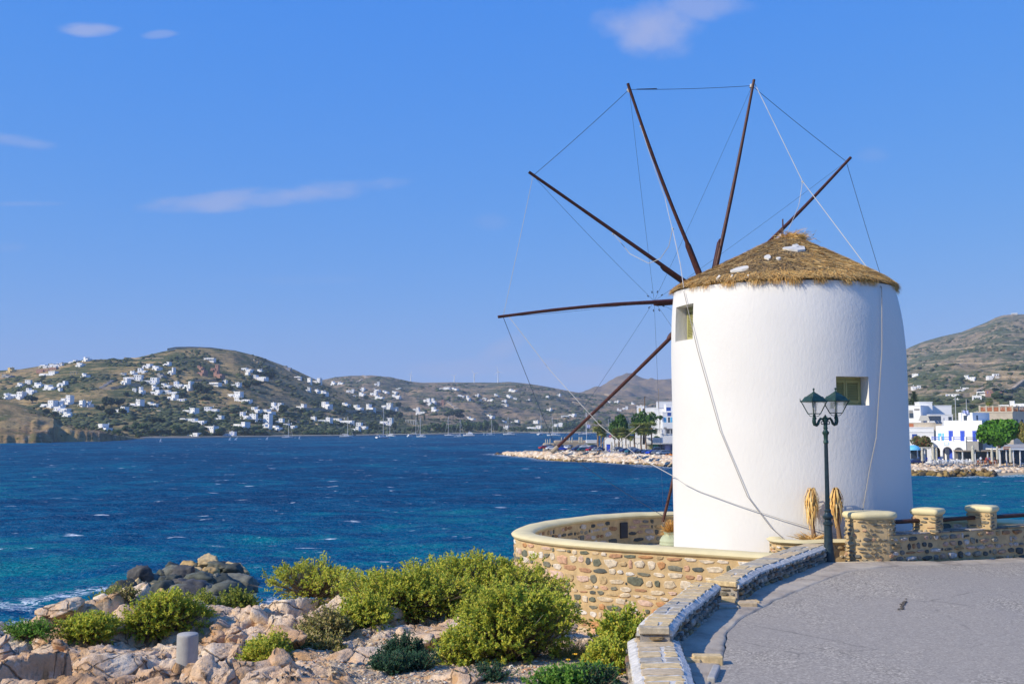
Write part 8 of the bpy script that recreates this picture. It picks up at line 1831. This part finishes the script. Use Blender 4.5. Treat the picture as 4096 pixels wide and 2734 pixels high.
def small_lamp(px, pyb, pyt, D, label, k=2):
    p = AT(px, pyb, D); h = (pyb - pyt) * D / 4000; e = empty("street_lamp", p, 0, label, "street lamp"); MB().tube([(0, 0, -.5), (0, 0, h * .9)], [.10, .06], 6).build("pole", m_pole, e); MB().tube([(-.6, 0, h * .88), (0, 0, h * .84), (.6, 0, h * .88)], .05, 5).build("arms", m_pole, e)
    for s_ in (-1, 1): MB().lathe([(.1, h * .88), (.28, h * .96), (.3, h * .97), (.05, h * 1.03)], (s_ * .6, 0), 8).build("lantern", m_pole, e)
small_lamp(X3(1797), Y3(1108), Y3(1025), 395, "small double lamp before the retaining wall"); small_lamp(X8(1228), Y8(1200), Y8(975), 266, "dark double-headed lamp on the tavern terrace")
bn = empty("bin", AT(X3(1475), Y3(1120), 375), 0, "blue wheeled bin beside the white parasols", "bin"); o = MB().box(-.7, .7, -.5, .5, 0, 2.6).build("tub", m_blue, bn); bevel(o, .1); MB().box(-.75, .75, -.55, .55, 2.6, 2.75).build("lid", m_bluecan, bn)
kb = MB(); hull_mesh(4.6, 1.4, .9, kb); o = kb.build("upturned_boat", simple("orange_hull", (.65, .22, .03), .5, .05)); o.location = AT(X3(2165), Y3(1152), 352); o.rotation_euler = (PI, 0, 0); tag(o, "small upturned orange boat at the windmill's left edge", "boat")
# tables and chairs of the taverns
tb = empty("tavern_table", (0, 0, 0)); MB().box(-.45, .45, -.4, .4, .72, .76).build("top", m_white, tb); [MB().box(x - .03, x + .03, y - .03, y + .03, 0, .72).build("leg", m_white, tb) for x in (-.36, .36) for y in (-.32, .32)]
chs = []
for mt in (m_whitefar, m_terracotta, m_blue):
    c_ = empty("tavern_chair", (0, 0, 0)); MB().box(-.24, .24, -.24, .24, .43, .48).build("seat", mt, c_); MB().box(-.24, .24, .2, .26, .6, 1.0).build("backrest", mt, c_); [MB().box(x - .025, x + .025, y - .025, y + .025, 0, .43 if y < 0 else .6).build("leg", mt, c_) for x in (-.2, .2) for y in (-.2, .22)]; chs.append(c_)
r = random.Random(12); first = {0: True, 1: True, 2: True, 't': True}
def put(src, key, p, rz, label, cat, group):
    if first[key]: e = src; first[key] = False
    else: e = copy_tree(src)
    e.location = p; e.rotation_euler = (0, 0, rz); tag(e, label, cat, group)
for i in range(16):
    a = 540 + i * 62 + r.uniform(-14, 14); D = 264 + (i % 3) * 2.2; p = AT(X8(a), Y8(1195 - (i % 3) * 12), D); k = 1 if a > 1230 else 0
    put(tb, 't', p, r.uniform(-.3, .3), "white tavern table on the waterfront terrace", "table", "white tables of the waterfront taverns")
    for j in range(3):
        kk = k; an = r.uniform(0, 6.28) if j else 0; put(chs[kk], kk, p + Vector(((j - 1) * .85, -.1 + r.uniform(-.3, .3), 0)), an, ("white" if kk == 0 else "brown-red") + " chair at a waterfront tavern table", "chair", ("white" if kk == 0 else "brown-red") + " tavern chairs")
for i in range(3): put(chs[2], 2, AT(X8([425, 615, 640][i]), Y8(1150 - i * 4), 270), .5 * i, "blue chair in front of the arcade", "chair", "blue tavern chairs")
# people
m_skin = simple("skin", (.42, .26, .18), .6, .05); m_hair = simple("dark_hair", (.03, .02, .015), .6, .1)
def person(px, pyb, hpx, D, rz, top, bottom, label, sitting=False):
    p = AT(px, pyb, D); H__ = hpx * D / 4000; e = empty("person", p, rz, label, "person")
    J = {"pel": (0, 0, .53), "ch": (0, 0, .70), "nk": (0, 0, .82), "hd": (0, 0, .90), "tp": (0, 0, .985), "lh": (-.055, 0, .50), "lk": (-.06, -.03, .28), "la": (-.06, .03, .04), "lf": (-.065, -.08, .02), "rh": (.055, 0, .50), "rk": (.06, -.01, .28), "ra": (.065, .05, .04), "rf": (.07, -.05, .02), "ls": (-.11, 0, .79), "le": (-.15, .02, .62), "lw": (-.14, -.06, .48), "rs": (.11, 0, .79), "re": (.15, .02, .62), "rw": (.15, -.04, .48)}
    R_ = {"pel": .085, "ch": .10, "nk": .035, "hd": .06, "tp": .045, "lh": .06, "lk": .04, "la": .028, "lf": .022, "rh": .06, "rk": .04, "ra": .028, "rf": .022, "ls": .045, "le": .03, "lw": .02, "rs": .045, "re": .03, "rw": .02}
    E_ = [("pel", "ch"), ("ch", "nk"), ("nk", "hd"), ("hd", "tp"), ("pel", "lh"), ("lh", "lk"), ("lk", "la"), ("la", "lf"), ("pel", "rh"), ("rh", "rk"), ("rk", "ra"), ("ra", "rf"), ("nk", "ls"), ("ls", "le"), ("le", "lw"), ("nk", "rs"), ("rs", "re"), ("re", "rw")]
    ks = list(J); m = bpy.data.meshes.new("body"); m.from_pydata([Vector(J[k]) * H__ for k in ks], [(ks.index(a), ks.index(b_)) for a, b_ in E_], []); o = link("body", m, None, e)
    sk = o.modifiers.new("skin", 'SKIN'); 
    for k, sv in zip(ks, m.skin_vertices[0].data): sv.radius = (R_[k] * H__,) * 2
    m.skin_vertices[0].data[0].use_root = True; o.modifiers.new("sub", 'SUBSURF').levels = 1; bpy.context.view_layer.update(); dg = bpy.context.evaluated_depsgraph_get(); nm = bpy.data.meshes.new_from_object(o.evaluated_get(dg)); o.modifiers.clear(); o.data = nm; nm.materials.clear()
    for mt in (m_skin, top, bottom): nm.materials.append(mt)
    for pl_ in nm.polygons:
        z = pl_.center.z / H__; x = abs(pl_.center.x) / H__; pl_.material_index = 2 if (z < .53 and x < .12 and z > .05) else 1 if (z < .84 and z > .5 and (x < .13 or z > .66)) else 0; pl_.use_smooth = True
    ho_ = MB().lathe([(.03 * H__, .90 * H__), (.062 * H__, .93 * H__), (.055 * H__, .98 * H__), (.01 * H__, 1.005 * H__)], (0, .012 * H__), 10).build("hair", m_hair, e); auto_smooth(ho_, 80)
c_ = lambda n_, c: simple(n_, c, .8, .05)
cw, cb, cr_, cbl, cd = c_("white_shirt", (.65, .65, .7)), c_("black_cloth", (.02, .02, .025)), c_("red_shirt", (.4, .05, .08)), c_("blue_shirt", (.04, .06, .4)), c_("dark_trousers", (.03, .035, .06))
person(X8(1268), Y8(1190), 30, 266, 2.8, cw, cd, "person in a white shirt and dark trousers, left of the terrace group"); person(X8(1318), Y8(1185), 25, 267, .6, cb, c_("khaki_cloth", (.3, .2, .1)), "person in a black top beside the one in white"); person(X8(1360), Y8(1185), 27, 268, -.5, cr_, cd, "person in a red top in the middle of the terrace group")
person(X8(1416), Y8(1188), 28, 267, .3, cbl, cd, "person in a blue top right of the one in red"); person(X8(1482), Y8(1190), 27, 268, 1.2, cb, cd, "dark-clad person with light hair right of the closed parasol"); person(X8(292), Y8(1165), 26, 272, 0, c_("pale_blue_shirt", (.3, .45, .65)), cd, "person in pale blue by the cars at the windmill's right edge"); person(X8(1800), Y8(1190), 25, 267, .5, cb, cb, "dark-clad person under the right-hand canopy")
